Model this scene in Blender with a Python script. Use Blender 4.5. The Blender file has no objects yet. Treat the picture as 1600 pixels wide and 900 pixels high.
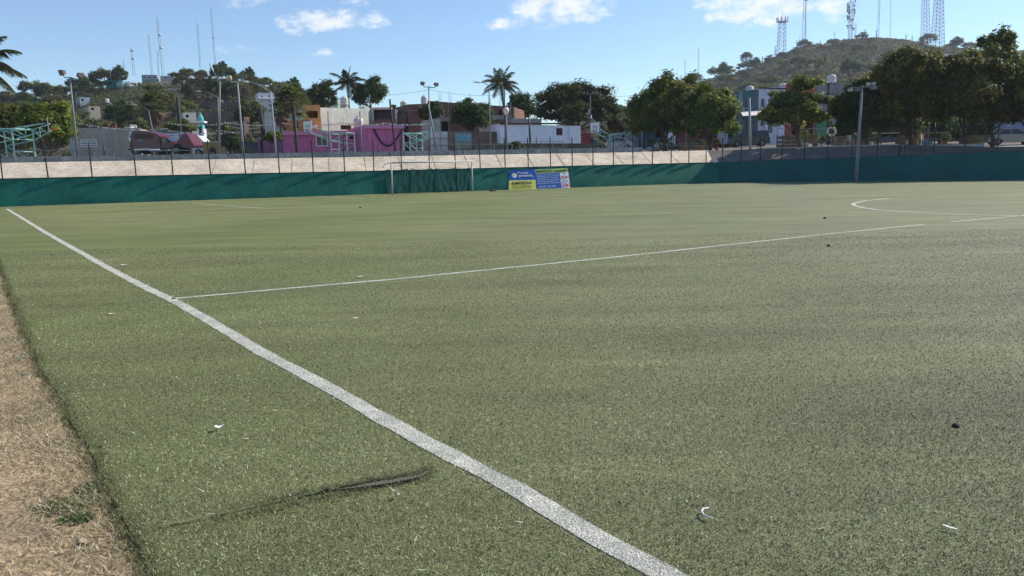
import bpy, bmesh, math, random
import numpy as np
from mathutils import Vector, Matrix, noise
R = math.radians
SC = bpy.context.scene
COL = SC.collection
# ------------------------------------------------------------------ camera
CAM_H = 1.65
F_PX = 1200.0                      # focal length for a 1600 px wide frame
PITCH = R(9.12); ROLL = R(-1.3)
cam_d = bpy.data.cameras.new('camera'); cam = bpy.data.objects.new('camera', cam_d)
COL.objects.link(cam); SC.camera = cam
cam_d.sensor_width = 36.0; cam_d.lens = 36.0 * F_PX / 1600.0
cam_d.clip_start = 0.05; cam_d.clip_end = 6000
CM = Matrix.Translation((0, 0, CAM_H)) @ Matrix.Rotation(R(90) - PITCH, 4, 'X') @ Matrix.Rotation(ROLL, 4, 'Z')
cam.matrix_world = CM
C3 = CM.to_3x3()
# ------------------------------------------------------------------ light and view
SUN_EL = R(38); SUN_AZ = R(65)     # azimuth from +Y towards +X
sl = bpy.data.lights.new('sun', 'SUN'); sl.energy = 5.0; sl.angle = R(0.53); sl.color = (1.0, .94, .84)
so = bpy.data.objects.new('sun', sl); COL.objects.link(so)
sdir = Vector((math.sin(SUN_AZ) * math.cos(SUN_EL), math.cos(SUN_AZ) * math.cos(SUN_EL), math.sin(SUN_EL)))
so.rotation_euler = sdir.to_track_quat('Z', 'Y').to_euler(); so.location = (30, 0, 60)
vs = SC.view_settings
SC.display_settings.display_device = 'sRGB'
vs.view_transform = 'Standard'; vs.look = 'None'; vs.exposure = 0.22; vs.gamma = 1.0; vs.use_curve_mapping = False
SC.cycles.volume_bounces = 0; SC.cycles.max_bounces = 6; SC.cycles.transparent_max_bounces = 12
SC.cycles.caustics_reflective = False; SC.cycles.caustics_refractive = False

def ray(px, py):
    return (C3 @ Vector((px - 800.0, 450.0 - py, -F_PX))).normalized()
def G(px, py, z=0.0):
    d = ray(px, py); t = (z - CAM_H) / d.z
    return Vector((0, 0, CAM_H)) + d * t
def D(px, py, y):
    d = ray(px, py)
    return Vector((0, 0, CAM_H)) + d * (y / d.y)
CMI = CM.inverted()
def proj(p):
    q = CMI @ Vector(p); return 800 + F_PX * q.x / -q.z, 450 - F_PX * q.y / -q.z
def S(y): return y / F_PX           # metres per photo pixel at depth y

# ------------------------------------------------------------------ node helpers
def nn(nt, t, **kw):
    n = nt.nodes.new(t)
    for k, v in kw.items(): setattr(n, k, v)
    return n
# world: Nishita sky, small fair-weather clouds at fixed directions of the sky
W = bpy.data.worlds.new('World'); SC.world = W; W.use_nodes = True
nt = W.node_tree; nt.nodes.clear()
sky = nn(nt, 'ShaderNodeTexSky', sky_type='NISHITA'); sky.sun_disc = False
sky.sun_elevation = SUN_EL; sky.sun_rotation = SUN_AZ
sky.altitude = 300; sky.air_density = 1.0; sky.dust_density = 0.05; sky.ozone_density = 3.0
bg = nn(nt, 'ShaderNodeBackground'); bg.inputs['Strength'].default_value = 0.128
out = nn(nt, 'ShaderNodeOutputWorld')
geo = nn(nt, 'ShaderNodeTexCoord')
clouds = [(508, 30, 50, 15, 1), (455, 41, 23, 10, .8), (582, 34, 25, 13, .9), (500, 84, 22, 7, .7), (866, 6, 78, 30, 1.1),
          (788, 40, 27, 9, .8), (1186, 8, 88, 26, 1.15), (1110, 24, 11, 9, .8), (1304, 8, 40, 18, .8), (385, 4, 30, 9, .5),
          (622, 55, 17, 4, .35), (365, 78, 26, 5, .35), (565, 2, 30, 6, .6), (1020, 46, 18, 5, .3)]
mx = None
for (cx, cy, a, b, st) in clouds:
    c = ray(cx, cy); U = ray(cx + 1, cy) - c; U.normalize(); V = c.cross(U).normalized()
    ca, cb = a / F_PX * 1.12, b / F_PX * 1.25
    dc = nn(nt, 'ShaderNodeVectorMath', operation='SUBTRACT'); dc.inputs[1].default_value = c
    nt.links.new(geo.outputs['Generated'], dc.inputs[0])
    ss = []
    for vec, r in ((U, ca), (V, cb)):
        d = nn(nt, 'ShaderNodeVectorMath', operation='DOT_PRODUCT'); d.inputs[1].default_value = vec / r
        nt.links.new(dc.outputs[0], d.inputs[0])
        m = nn(nt, 'ShaderNodeMath', operation='MULTIPLY'); nt.links.new(d.outputs['Value'], m.inputs[0]); nt.links.new(d.outputs['Value'], m.inputs[1]); ss.append(m)
    ad = nn(nt, 'ShaderNodeMath', operation='ADD'); nt.links.new(ss[0].outputs[0], ad.inputs[0]); nt.links.new(ss[1].outputs[0], ad.inputs[1])
    sb = nn(nt, 'ShaderNodeMath', operation='MULTIPLY_ADD'); sb.inputs[1].default_value = -st; sb.inputs[2].default_value = st
    nt.links.new(ad.outputs[0], sb.inputs[0])
    if mx is None: mx = sb
    else:
        m = nn(nt, 'ShaderNodeMath', operation='MAXIMUM'); nt.links.new(mx.outputs[0], m.inputs[0]); nt.links.new(sb.outputs[0], m.inputs[1]); mx = m
cmap = nn(nt, 'ShaderNodeMapping'); cmap.inputs['Scale'].default_value = (1, 1, 1.9)
nt.links.new(geo.outputs['Generated'], cmap.inputs[0])
cn = nn(nt, 'ShaderNodeTexNoise'); cn.inputs['Scale'].default_value = 34; cn.inputs['Detail'].default_value = 9; cn.inputs['Roughness'].default_value = .62
nt.links.new(cmap.outputs[0], cn.inputs['Vector'])
am = nn(nt, 'ShaderNodeMath', operation='MULTIPLY_ADD'); am.inputs[1].default_value = 4.2; am.inputs[2].default_value = -2.25
nt.links.new(cn.outputs['Fac'], am.inputs[0])
sm = nn(nt, 'ShaderNodeMath', operation='ADD'); nt.links.new(mx.outputs[0], sm.inputs[0]); nt.links.new(am.outputs[0], sm.inputs[1])
mr = nn(nt, 'ShaderNodeMapRange', interpolation_type='SMOOTHSTEP'); mr.inputs['From Min'].default_value = -.1; mr.inputs['From Max'].default_value = 1.25; mr.inputs['To Max'].default_value = .9
nt.links.new(sm.outputs[0], mr.inputs['Value'])
mxm = nn(nt, 'ShaderNodeMath', operation='GREATER_THAN'); mxm.inputs[1].default_value = -1.2
nt.links.new(mx.outputs[0], mxm.inputs[0])
mm = nn(nt, 'ShaderNodeMath', operation='MULTIPLY'); nt.links.new(mr.outputs[0], mm.inputs[0]); nt.links.new(mxm.outputs[0], mm.inputs[1])
cmix = nn(nt, 'ShaderNodeMixRGB'); cmix.inputs['Color2'].default_value = (6.9, 7.1, 7.4, 1)
nt.links.new(mm.outputs[0], cmix.inputs['Fac']); tintn = nn(nt, 'ShaderNodeVectorMath', operation='MULTIPLY'); tintn.inputs[1].default_value = (.94, 1.01, 1.07)
nt.links.new(sky.outputs[0], tintn.inputs[0]); nt.links.new(tintn.outputs[0], cmix.inputs['Color1'])
nt.links.new(cmix.outputs[0], bg.inputs['Color']); nt.links.new(bg.outputs[0], out.inputs['Surface'])

MATS = {}
def mat(name, col, rough=.8, var=.15, scale=1.2, bump=0.0, bscale=30, metal=0.0, spec=.3, col2=None, trans=0.0, fine=None):
    """procedural principled material: two octaves of colour variation and a bump"""
    if name in MATS: return MATS[name]
    m = bpy.data.materials.new(name); m.use_nodes = True; t = m.node_tree
    p = t.nodes['Principled BSDF']; p.inputs['Roughness'].default_value = rough; p.inputs['Metallic'].default_value = metal
    p.inputs['Specular IOR Level'].default_value = spec
    tc = nn(t, 'ShaderNodeTexCoord')
    n1 = nn(t, 'ShaderNodeTexNoise'); n1.inputs['Scale'].default_value = scale; n1.inputs['Detail'].default_value = 6; n1.inputs['Roughness'].default_value = .65
    t.links.new(tc.outputs['Object'], n1.inputs['Vector'])
    rp = nn(t, 'ShaderNodeValToRGB')
    a = col; b = col2 or tuple(c * (1 - var) for c in col)
    a2 = tuple(min(1, c * (1 + var * .6)) for c in col)
    rp.color_ramp.elements[0].position = .3; rp.color_ramp.elements[0].color = (*b, 1)
    rp.color_ramp.elements[1].position = .72; rp.color_ramp.elements[1].color = (*a2, 1)
    t.links.new(n1.outputs['Fac'], rp.inputs['Fac'])
    last = rp.outputs['Color']
    if fine:
        n2 = nn(t, 'ShaderNodeTexNoise'); n2.inputs['Scale'].default_value = fine[0]; n2.inputs['Detail'].default_value = 4
        t.links.new(tc.outputs['Object'], n2.inputs['Vector'])
        r2 = nn(t, 'ShaderNodeMapRange'); r2.inputs['From Min'].default_value = .3; r2.inputs['From Max'].default_value = .7
        r2.inputs['To Min'].default_value = 1 - fine[1]; r2.inputs['To Max'].default_value = 1 + fine[1]
        t.links.new(n2.outputs['Fac'], r2.inputs['Value'])
        ml = nn(t, 'ShaderNodeVectorMath', operation='SCALE'); t.links.new(last, ml.inputs[0]); t.links.new(r2.outputs[0], ml.inputs['Scale']); last = ml.outputs[0]
    if rough >= .84:      # rain streaks and grime running down
        mp = nn(t, 'ShaderNodeMapping'); mp.inputs['Scale'].default_value = (2.2, 2.2, .25); t.links.new(tc.outputs['Object'], mp.inputs[0])
        n3 = nn(t, 'ShaderNodeTexNoise'); n3.inputs['Scale'].default_value = 1.0; n3.inputs['Detail'].default_value = 7; n3.inputs['Roughness'].default_value = .7; t.links.new(mp.outputs[0], n3.inputs['Vector'])
        r3 = nn(t, 'ShaderNodeMapRange'); r3.inputs['From Min'].default_value = .36; r3.inputs['From Max'].default_value = .6; r3.inputs['To Min'].default_value = .83; r3.inputs['To Max'].default_value = 1.04
        t.links.new(n3.outputs['Fac'], r3.inputs['Value'])
        m3 = nn(t, 'ShaderNodeVectorMath', operation='SCALE'); t.links.new(last, m3.inputs[0]); t.links.new(r3.outputs[0], m3.inputs['Scale']); last = m3.outputs[0]
    t.links.new(last, p.inputs['Base Color'])
    if bump:
        nb = nn(t, 'ShaderNodeTexNoise'); nb.inputs['Scale'].default_value = bscale; nb.inputs['Detail'].default_value = 5
        t.links.new(tc.outputs['Object'], nb.inputs['Vector'])
        bp = nn(t, 'ShaderNodeBump'); bp.inputs['Strength'].default_value = bump; bp.inputs['Distance'].default_value = .03
        t.links.new(nb.outputs['Fac'], bp.inputs['Height']); t.links.new(bp.outputs[0], p.inputs['Normal'])
    if trans:
        p.inputs['Transmission Weight'].default_value = trans
    MATS[name] = m
    return m
def brick_mat(name, c1, c2, mortar, scale=1.0):
    if name in MATS: return MATS[name]
    m = bpy.data.materials.new(name); m.use_nodes = True; t = m.node_tree; p = t.nodes['Principled BSDF']; p.inputs['Roughness'].default_value = .9
    tc = nn(t, 'ShaderNodeTexCoord'); sx = nn(t, 'ShaderNodeSeparateXYZ'); cx = nn(t, 'ShaderNodeCombineXYZ')
    t.links.new(tc.outputs['Object'], sx.inputs[0])
    ad = nn(t, 'ShaderNodeMath', operation='ADD'); t.links.new(sx.outputs[0], ad.inputs[0]); t.links.new(sx.outputs[1], ad.inputs[1])
    t.links.new(ad.outputs[0], cx.inputs[0]); t.links.new(sx.outputs[2], cx.inputs[1])
    b = nn(t, 'ShaderNodeTexBrick'); b.inputs['Scale'].default_value = scale; b.inputs['Color1'].default_value = (*c1, 1); b.inputs['Color2'].default_value = (*c2, 1)
    b.inputs['Mortar'].default_value = (*mortar, 1); b.inputs['Mortar Size'].default_value = .012
    b.inputs['Brick Width'].default_value = .28; b.inputs['Row Height'].default_value = .09
    t.links.new(cx.outputs[0], b.inputs['Vector'])
    n1 = nn(t, 'ShaderNodeTexNoise'); n1.inputs['Scale'].default_value = .7; n1.inputs['Detail'].default_value = 7; t.links.new(tc.outputs['Object'], n1.inputs['Vector'])
    mr = nn(t, 'ShaderNodeMapRange'); mr.inputs['From Min'].default_value = .3; mr.inputs['From Max'].default_value = .7; mr.inputs['To Min'].default_value = .6; mr.inputs['To Max'].default_value = 1.25
    t.links.new(n1.outputs['Fac'], mr.inputs['Value'])
    ml = nn(t, 'ShaderNodeVectorMath', operation='SCALE'); t.links.new(b.outputs['Color'], ml.inputs[0]); t.links.new(mr.outputs[0], ml.inputs['Scale'])
    t.links.new(ml.outputs[0], p.inputs['Base Color'])
    MATS[name] = m; return m
def leaf_mat(name, c1, c2, c3, tr=.42, spec=.14, rough=.6):
    m = bpy.data.materials.new(name); m.use_nodes = True; t = m.node_tree; t.nodes.remove(t.nodes['Principled BSDF'])
    o = t.nodes['Material Output']
    at = nn(t, 'ShaderNodeAttribute', attribute_name='tone')
    oi = nn(t, 'ShaderNodeObjectInfo')
    r = nn(t, 'ShaderNodeValToRGB'); e = r.color_ramp.elements
    e[0].position = 0; e[0].color = (*c1, 1); e[1].position = 1; e[1].color = (*c3, 1)
    k = r.color_ramp.elements.new(.55); k.color = (*c2, 1)
    t.links.new(at.outputs['Fac'], r.inputs['Fac'])
    hs = nn(t, 'ShaderNodeHueSaturation')
    ma = nn(t, 'ShaderNodeMapRange'); ma.inputs['To Min'].default_value = .475; ma.inputs['To Max'].default_value = .515
    t.links.new(oi.outputs['Random'], ma.inputs['Value']); t.links.new(ma.outputs[0], hs.inputs['Hue'])
    mb = nn(t, 'ShaderNodeMapRange'); mb.inputs['To Min'].default_value = .75; mb.inputs['To Max'].default_value = 1.2
    t.links.new(oi.outputs['Random'], mb.inputs['Value']); t.links.new(mb.outputs[0], hs.inputs['Value'])
    t.links.new(r.outputs[0], hs.inputs['Color'])
    p = nn(t, 'ShaderNodeBsdfPrincipled'); p.inputs['Roughness'].default_value = rough; p.inputs['Specular IOR Level'].default_value = spec
    tl = nn(t, 'ShaderNodeBsdfTranslucent'); mixn = nn(t, 'ShaderNodeMixShader'); mixn.inputs[0].default_value = tr
    t.links.new(hs.outputs[0], p.inputs['Base Color'])
    hs2 = nn(t, 'ShaderNodeHueSaturation'); hs2.inputs['Hue'].default_value = .48; hs2.inputs['Value'].default_value = 1.9; t.links.new(hs.outputs[0], hs2.inputs['Color'])
    t.links.new(hs2.outputs[0], tl.inputs['Color'])
    t.links.new(p.outputs[0], mixn.inputs[1]); t.links.new(tl.outputs[0], mixn.inputs[2]); t.links.new(mixn.outputs[0], o.inputs['Surface'])
    MATS[name] = m; return m

# ------------------------------------------------------------------ object helpers
ORG = {}
def tag(o, label=None, cat=None, group=None, kind=None):
    if label: o['label'] = label
    if cat: o['category'] = cat
    if group: o['group'] = group
    if kind: o['kind'] = kind
    return o
def empty(name, loc=(0, 0, 0), rz=0.0, label=None, cat=None, group=None, local=False):
    o = bpy.data.objects.new(name, None); COL.objects.link(o); o.location = loc; o.rotation_euler = (0, 0, rz)
    o.empty_display_size = .2
    ORG[o.name] = Vector((0, 0, 0)) if local else Vector(loc)
    return tag(o, label, cat, group)
def link_mesh(name, me, m, parent=None):
    o = bpy.data.objects.new(name, me); COL.objects.link(o)
    if m: me.materials.append(m)
    if parent: o.parent = parent; ORG[o.name] = ORG[parent.name]
    else: ORG[o.name] = Vector((0, 0, 0))
    return o
def np_mesh(name, V, F, tone=None):
    me = bpy.data.meshes.new(name); n = F.shape[1]
    me.vertices.add(len(V)); me.vertices.foreach_set('co', V.astype(np.float32).ravel())
    me.loops.add(F.size); me.loops.foreach_set('vertex_index', F.astype(np.int32).ravel())
    me.polygons.add(len(F)); me.polygons.foreach_set('loop_start', np.arange(0, F.size, n, dtype=np.int32))
    try: me.polygons.foreach_set('loop_total', np.full(len(F), n, dtype=np.int32))
    except Exception: pass
    if tone is not None:
        if tone.ndim == 1:
            a = me.attributes.new('tone', 'FLOAT', 'FACE'); a.data.foreach_set('value', tone.astype(np.float32))
        else:
            a = me.attributes.new('tint', 'FLOAT_COLOR', 'FACE'); a.data.foreach_set('color', tone.astype(np.float32).ravel())
    me.update(calc_edges=True); return me
class MB:
    def __init__(s): s.v = []; s.f = []; s.uv = None
    def quad(s, *p):
        i = len(s.v); s.v += [Vector(q) for q in p]; s.f.append(tuple(range(i, i + len(p)))); return s
    def obox(s, c, ux, uy, sx, sy, sz, uz=Vector((0, 0, 1))):
        """box with base centre c, axes ux, uy, full sizes"""
        c = Vector(c); i = len(s.v)
        for z in (0, sz):
            for a, b in ((-1, -1), (1, -1), (1, 1), (-1, 1)):
                s.v.append(c + ux * (a * sx / 2) + uy * (b * sy / 2) + uz * z)
        s.f += [(i+3, i+2, i+1, i), (i+4, i+5, i+6, i+7)] + [(i+k, i+(k+1) % 4, i+4+(k+1) % 4, i+4+k) for k in range(4)]
        return s
    def box(s, x0, y0, z0, x1, y1, z1):
        return s.obox(((x0+x1)/2, (y0+y1)/2, z0), Vector((1, 0, 0)), Vector((0, 1, 0)), x1-x0, y1-y0, z1-z0)
    def tube(s, pts, r, n=8, cap=True):
        pts = [Vector(p) for p in pts]; m = len(pts)
        rs = r if isinstance(r, (list, tuple)) else [r] * m
        i0 = len(s.v); ref = None
        for k, p in enumerate(pts):
            t = (pts[min(k+1, m-1)] - pts[max(k-1, 0)]).normalized()
            if ref is None: ref = Vector((0, 0, 1)) if abs(t.z) < .9 else Vector((1, 0, 0))
            a = t.cross(ref)
            if a.length < 1e-4: a = t.orthogonal()
            a.normalize(); b = t.cross(a)
            for j in range(n):
                w = 2 * math.pi * (j + .5) / n
                s.v.append(p + (a * math.cos(w) + b * math.sin(w)) * rs[k])
        for k in range(m - 1):
            for j in range(n):
                q = i0 + k * n; s.f.append((q + j, q + (j+1) % n, q + n + (j+1) % n, q + n + j))
        if cap:
            s.f.append(tuple(i0 + j for j in range(n))[::-1]); s.f.append(tuple(i0 + (m-1) * n + j for j in range(n)))
        return s
    def lathe(s, c, prof, n=16):
        c = Vector(c); i0 = len(s.v)
        for (r, z) in prof:
            for j in range(n):
                w = 2 * math.pi * j / n; s.v.append(c + Vector((r * math.cos(w), r * math.sin(w), z)))
        for k in range(len(prof) - 1):
            for j in range(n):
                q = i0 + k * n; s.f.append((q + j, q + (j+1) % n, q + n + (j+1) % n, q + n + j))
        s.f.append(tuple(i0 + j for j in range(n))[::-1]); s.f.append(tuple(i0 + (len(prof)-1) * n + j for j in range(n)))
        return s
    def prism(s, poly, f0, f1):
        """poly: list of 2d; f0,f1 map 2d -> 3d for the two ends"""
        i = len(s.v); n = len(poly)
        s.v += [Vector(f0(*p)) for p in poly] + [Vector(f1(*p)) for p in poly]
        s.f.append(tuple(range(i, i+n))[::-1]); s.f.append(tuple(range(i+n, i+2*n)))
        for k in range(n): s.f.append((i+k, i+(k+1) % n, i+n+(k+1) % n, i+n+k))
        return s
    def build(s, name, m, parent=None, smooth=False, bevel=0.0):
        org = ORG[parent.name] if parent else Vector((0, 0, 0))
        me = bpy.data.meshes.new(name); me.from_pydata([tuple(v - org) for v in s.v], [], s.f)
        bm = bmesh.new(); bm.from_mesh(me); bmesh.ops.recalc_face_normals(bm, faces=bm.faces)
        if bevel: bmesh.ops.bevel(bm, geom=list(bm.edges), offset=bevel, segments=2, affect='EDGES', clamp_overlap=True)
        bm.to_mesh(me); bm.free()
        if smooth:
            me.polygons.foreach_set('use_smooth', [True] * len(me.polygons))
        me.update()
        return link_mesh(name, me, m, parent)
def top(mb, name, m, label=None, cat=None, group=None, kind=None, **kw):
    """a thing that is one mesh: origin moved to its base"""
    lo = Vector((sum(v.x for v in mb.v), sum(v.y for v in mb.v), 0)) / len(mb.v); lo.z = min(v.z for v in mb.v)
    mb.v = [v - lo for v in mb.v]
    o = mb.build(name, m, None, **kw); o.location = lo
    return tag(o, label, cat, group, kind)
def copy_tree(o, parent=None):
    c = o.copy(); COL.objects.link(c); c.parent = parent; ORG[c.name] = ORG.get(o.name, Vector((0, 0, 0)))
    for ch in list(o.children): copy_tree(ch, c)
    return c
def text_mesh(body, size, depth=.004, align='CENTER', bold=0.0, width=None, height=None):
    cu = bpy.data.curves.new('t', 'FONT'); cu.body = body; cu.size = size; cu.extrude = depth; cu.align_x = align; cu.align_y = 'CENTER'
    cu.offset = bold; cu.resolution_u = 3
    o = bpy.data.objects.new('t', cu); COL.objects.link(o)
    dg = bpy.context.evaluated_depsgraph_get(); dg.update()
    me = bpy.data.meshes.new_from_object(o.evaluated_get(dg))
    bpy.data.objects.remove(o); bpy.data.curves.remove(cu)
    co = np.zeros(len(me.vertices) * 3); me.vertices.foreach_get('co', co); co = co.reshape(-1, 3)
    if width: co[:, 0] *= width / (co[:, 0].max() - co[:, 0].min())
    if height: co[:, 1] *= height / (co[:, 1].max() - co[:, 1].min())
    if align == 'CENTER': co[:, :2] -= (co[:, :2].max(0) + co[:, :2].min(0)) / 2
    me.vertices.foreach_set('co', co.ravel()); return me
def place_text(me, name, m, c, ux, uz, parent, prou=.0):
    """lay a text mesh in the plane (ux,uz) centred at c"""
    n = ux.cross(uz).normalized(); org = ORG[parent.name]
    for v in me.vertices: v.co = (Vector(c) + ux * v.co.x + uz * v.co.y + n * v.co.z + n * prou) - org
    return link_mesh(name, me, m, parent)
# ================================================================== palette
concrete = mat('concrete', (.36, .34, .31), .9, .3, .5, .3, 12, fine=(6, .15))
dark_green = mat('dark_green_paint', (.012, .035, .032), .5, .3, 3)
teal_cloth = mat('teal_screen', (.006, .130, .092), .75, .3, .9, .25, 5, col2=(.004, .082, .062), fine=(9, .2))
teal_shaded = mat('teal_screen_shaded', (.006, .092, .088), .75, .25, .9, .2, 6, col2=(.004, .066, .068), fine=(9, .15))  # right wall: same cloth colour, darkened to carry its shade
white_paint = mat('white_paint', (.78, .78, .76), .5, .1, 2)
galv = mat('galvanised_steel', (.20, .215, .215), .6, .2, 2, metal=.15)
pole_grey = mat('pole_grey', (.33, .35, .37), .7, .2, 1.5)
pole_dark = mat('pole_dark', (.05, .048, .045), .85, .3, 1.5)
glass = mat('window_glass', (.03, .04, .05), .12, .3, 1, spec=.6)
black = mat('black_rubber', (.018, .018, .02), .8, .2, 5)
chrome = mat('bright_metal', (.7, .7, .7), .25, .1, 3, metal=.9)
mint = mat('mint_green_steel', (.32, .58, .52), .5, .2, 2)
bark = mat('bark', (.12, .09, .065), .95, .35, 3, .6, 8)
palm_bark = mat('palm_bark', (.2, .165, .125), .95, .3, 4, .6, 10)
rust = mat('rusty_steel', (.12, .05, .025), .85, .4, 3)
leaf_dark = leaf_mat('leaf_dark', (.022, .042, .012), (.046, .080, .018), (.11, .14, .030))
leaf_mid = leaf_mat('leaf_mid', (.036, .058, .012), (.095, .128, .022), (.27, .27, .055))
leaf_pale = leaf_mat('leaf_pale', (.045, .062, .022), (.09, .11, .035), (.19, .185, .06))
leaf_hill = leaf_mat('leaf_hill', (.055, .068, .028), (.095, .108, .044), (.15, .155, .068), .35, .08, .8)
leaf_dry = leaf_mat('leaf_dry', (.06, .05, .03), (.10, .082, .05), (.15, .125, .08), .2, .05, .9)
palm_leaf = leaf_mat('palm_leaf', (.03, .045, .014), (.055, .075, .022), (.12, .125, .04))
palm_dead = leaf_mat('palm_dead_leaf', (.09, .06, .03), (.17, .12, .07), (.26, .2, .13), .2)

# ================================================================== the playing field
# one sheet of bare ground out to the horizon, the turf lies on it
g = MB().quad((-3000, -3000, -.015), (3000, -3000, -.015), (3000, 60, -.015), (-3000, 60, -.015))
dirt = mat('dry_dirt', (.47, .335, .195), .95, .3, 1.6, .6, 40, col2=(.22, .165, .10), fine=(45, .5))
tag(g.build('ground', dirt), kind='structure')

# boundary wall line: (photo px of the foot, foot row, top height)
WL = [(-420, 343.5, 1.5), (0, 323, 1.5), (620, 303, 1.44), (1120, 285.2, 1.47)]
WR = [(1120, 285.2, 1.47), (1340, 283, 1.6), (1600, 281, 1.78), (2100, 279, 1.9)]
PL = [G(a, b) for a, b, _ in WL]; PR = [G(a, b) for a, b, _ in WR]
# straighten: a wall runs straight between its ends
def straight(P):
    a, b = P[0], P[-1]; u = (b - a).normalized()
    return [a + u * (p - a).dot(u) for p in P]
a0, a1 = PL[1].copy(), PL[3].copy(); uL = (a1 - a0).normalized(); PL[0] = a0 - uL * 16; PL[2] = a0 + uL * (PL[2] - a0).dot(uL)
b0, b1 = PR[0].copy(), PR[2].copy(); uR = (b1 - b0).normalized(); PR[3] = b1 + uR * 14; PR[1] = b0 + uR * (PR[1] - b0).dot(uR)
UP = Vector((0, 0, 1))
nL = uL.cross(UP) * 1.0; nR = uR.cross(UP) * 1.0      # towards the field (and the camera)
if nL.y > 0: nL = -nL
if nR.y > 0: nR = -nR
CORNER = PL[3]
EDGE = [G(x, y) for x, y in ((238, 900), (215, 850), (187, 800), (152, 720), (110, 650), (75, 590), (45, 530), (20, 470), (0, 412))]
e_dir = (EDGE[-1] - EDGE[3]).normalized()
EDGE = [EDGE[0] - e_dir * 8] + EDGE + [EDGE[-1] + e_dir * 6, EDGE[-1] + e_dir * 40]
# densify with a ragged outline
random.seed(3)
ed = []
for i in range(len(EDGE) - 1):
    n = max(2, int((EDGE[i+1] - EDGE[i]).length / .12)); n = min(n, 60)
    for k in range(n):
        p = EDGE[i].lerp(EDGE[i+1], k / n); w = noise.noise(p * 1.1) * .02 + noise.noise(p * 7) * .018
        ed.append(p + Vector((w, w * .3, 0)))
ed.append(EDGE[-1])

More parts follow.
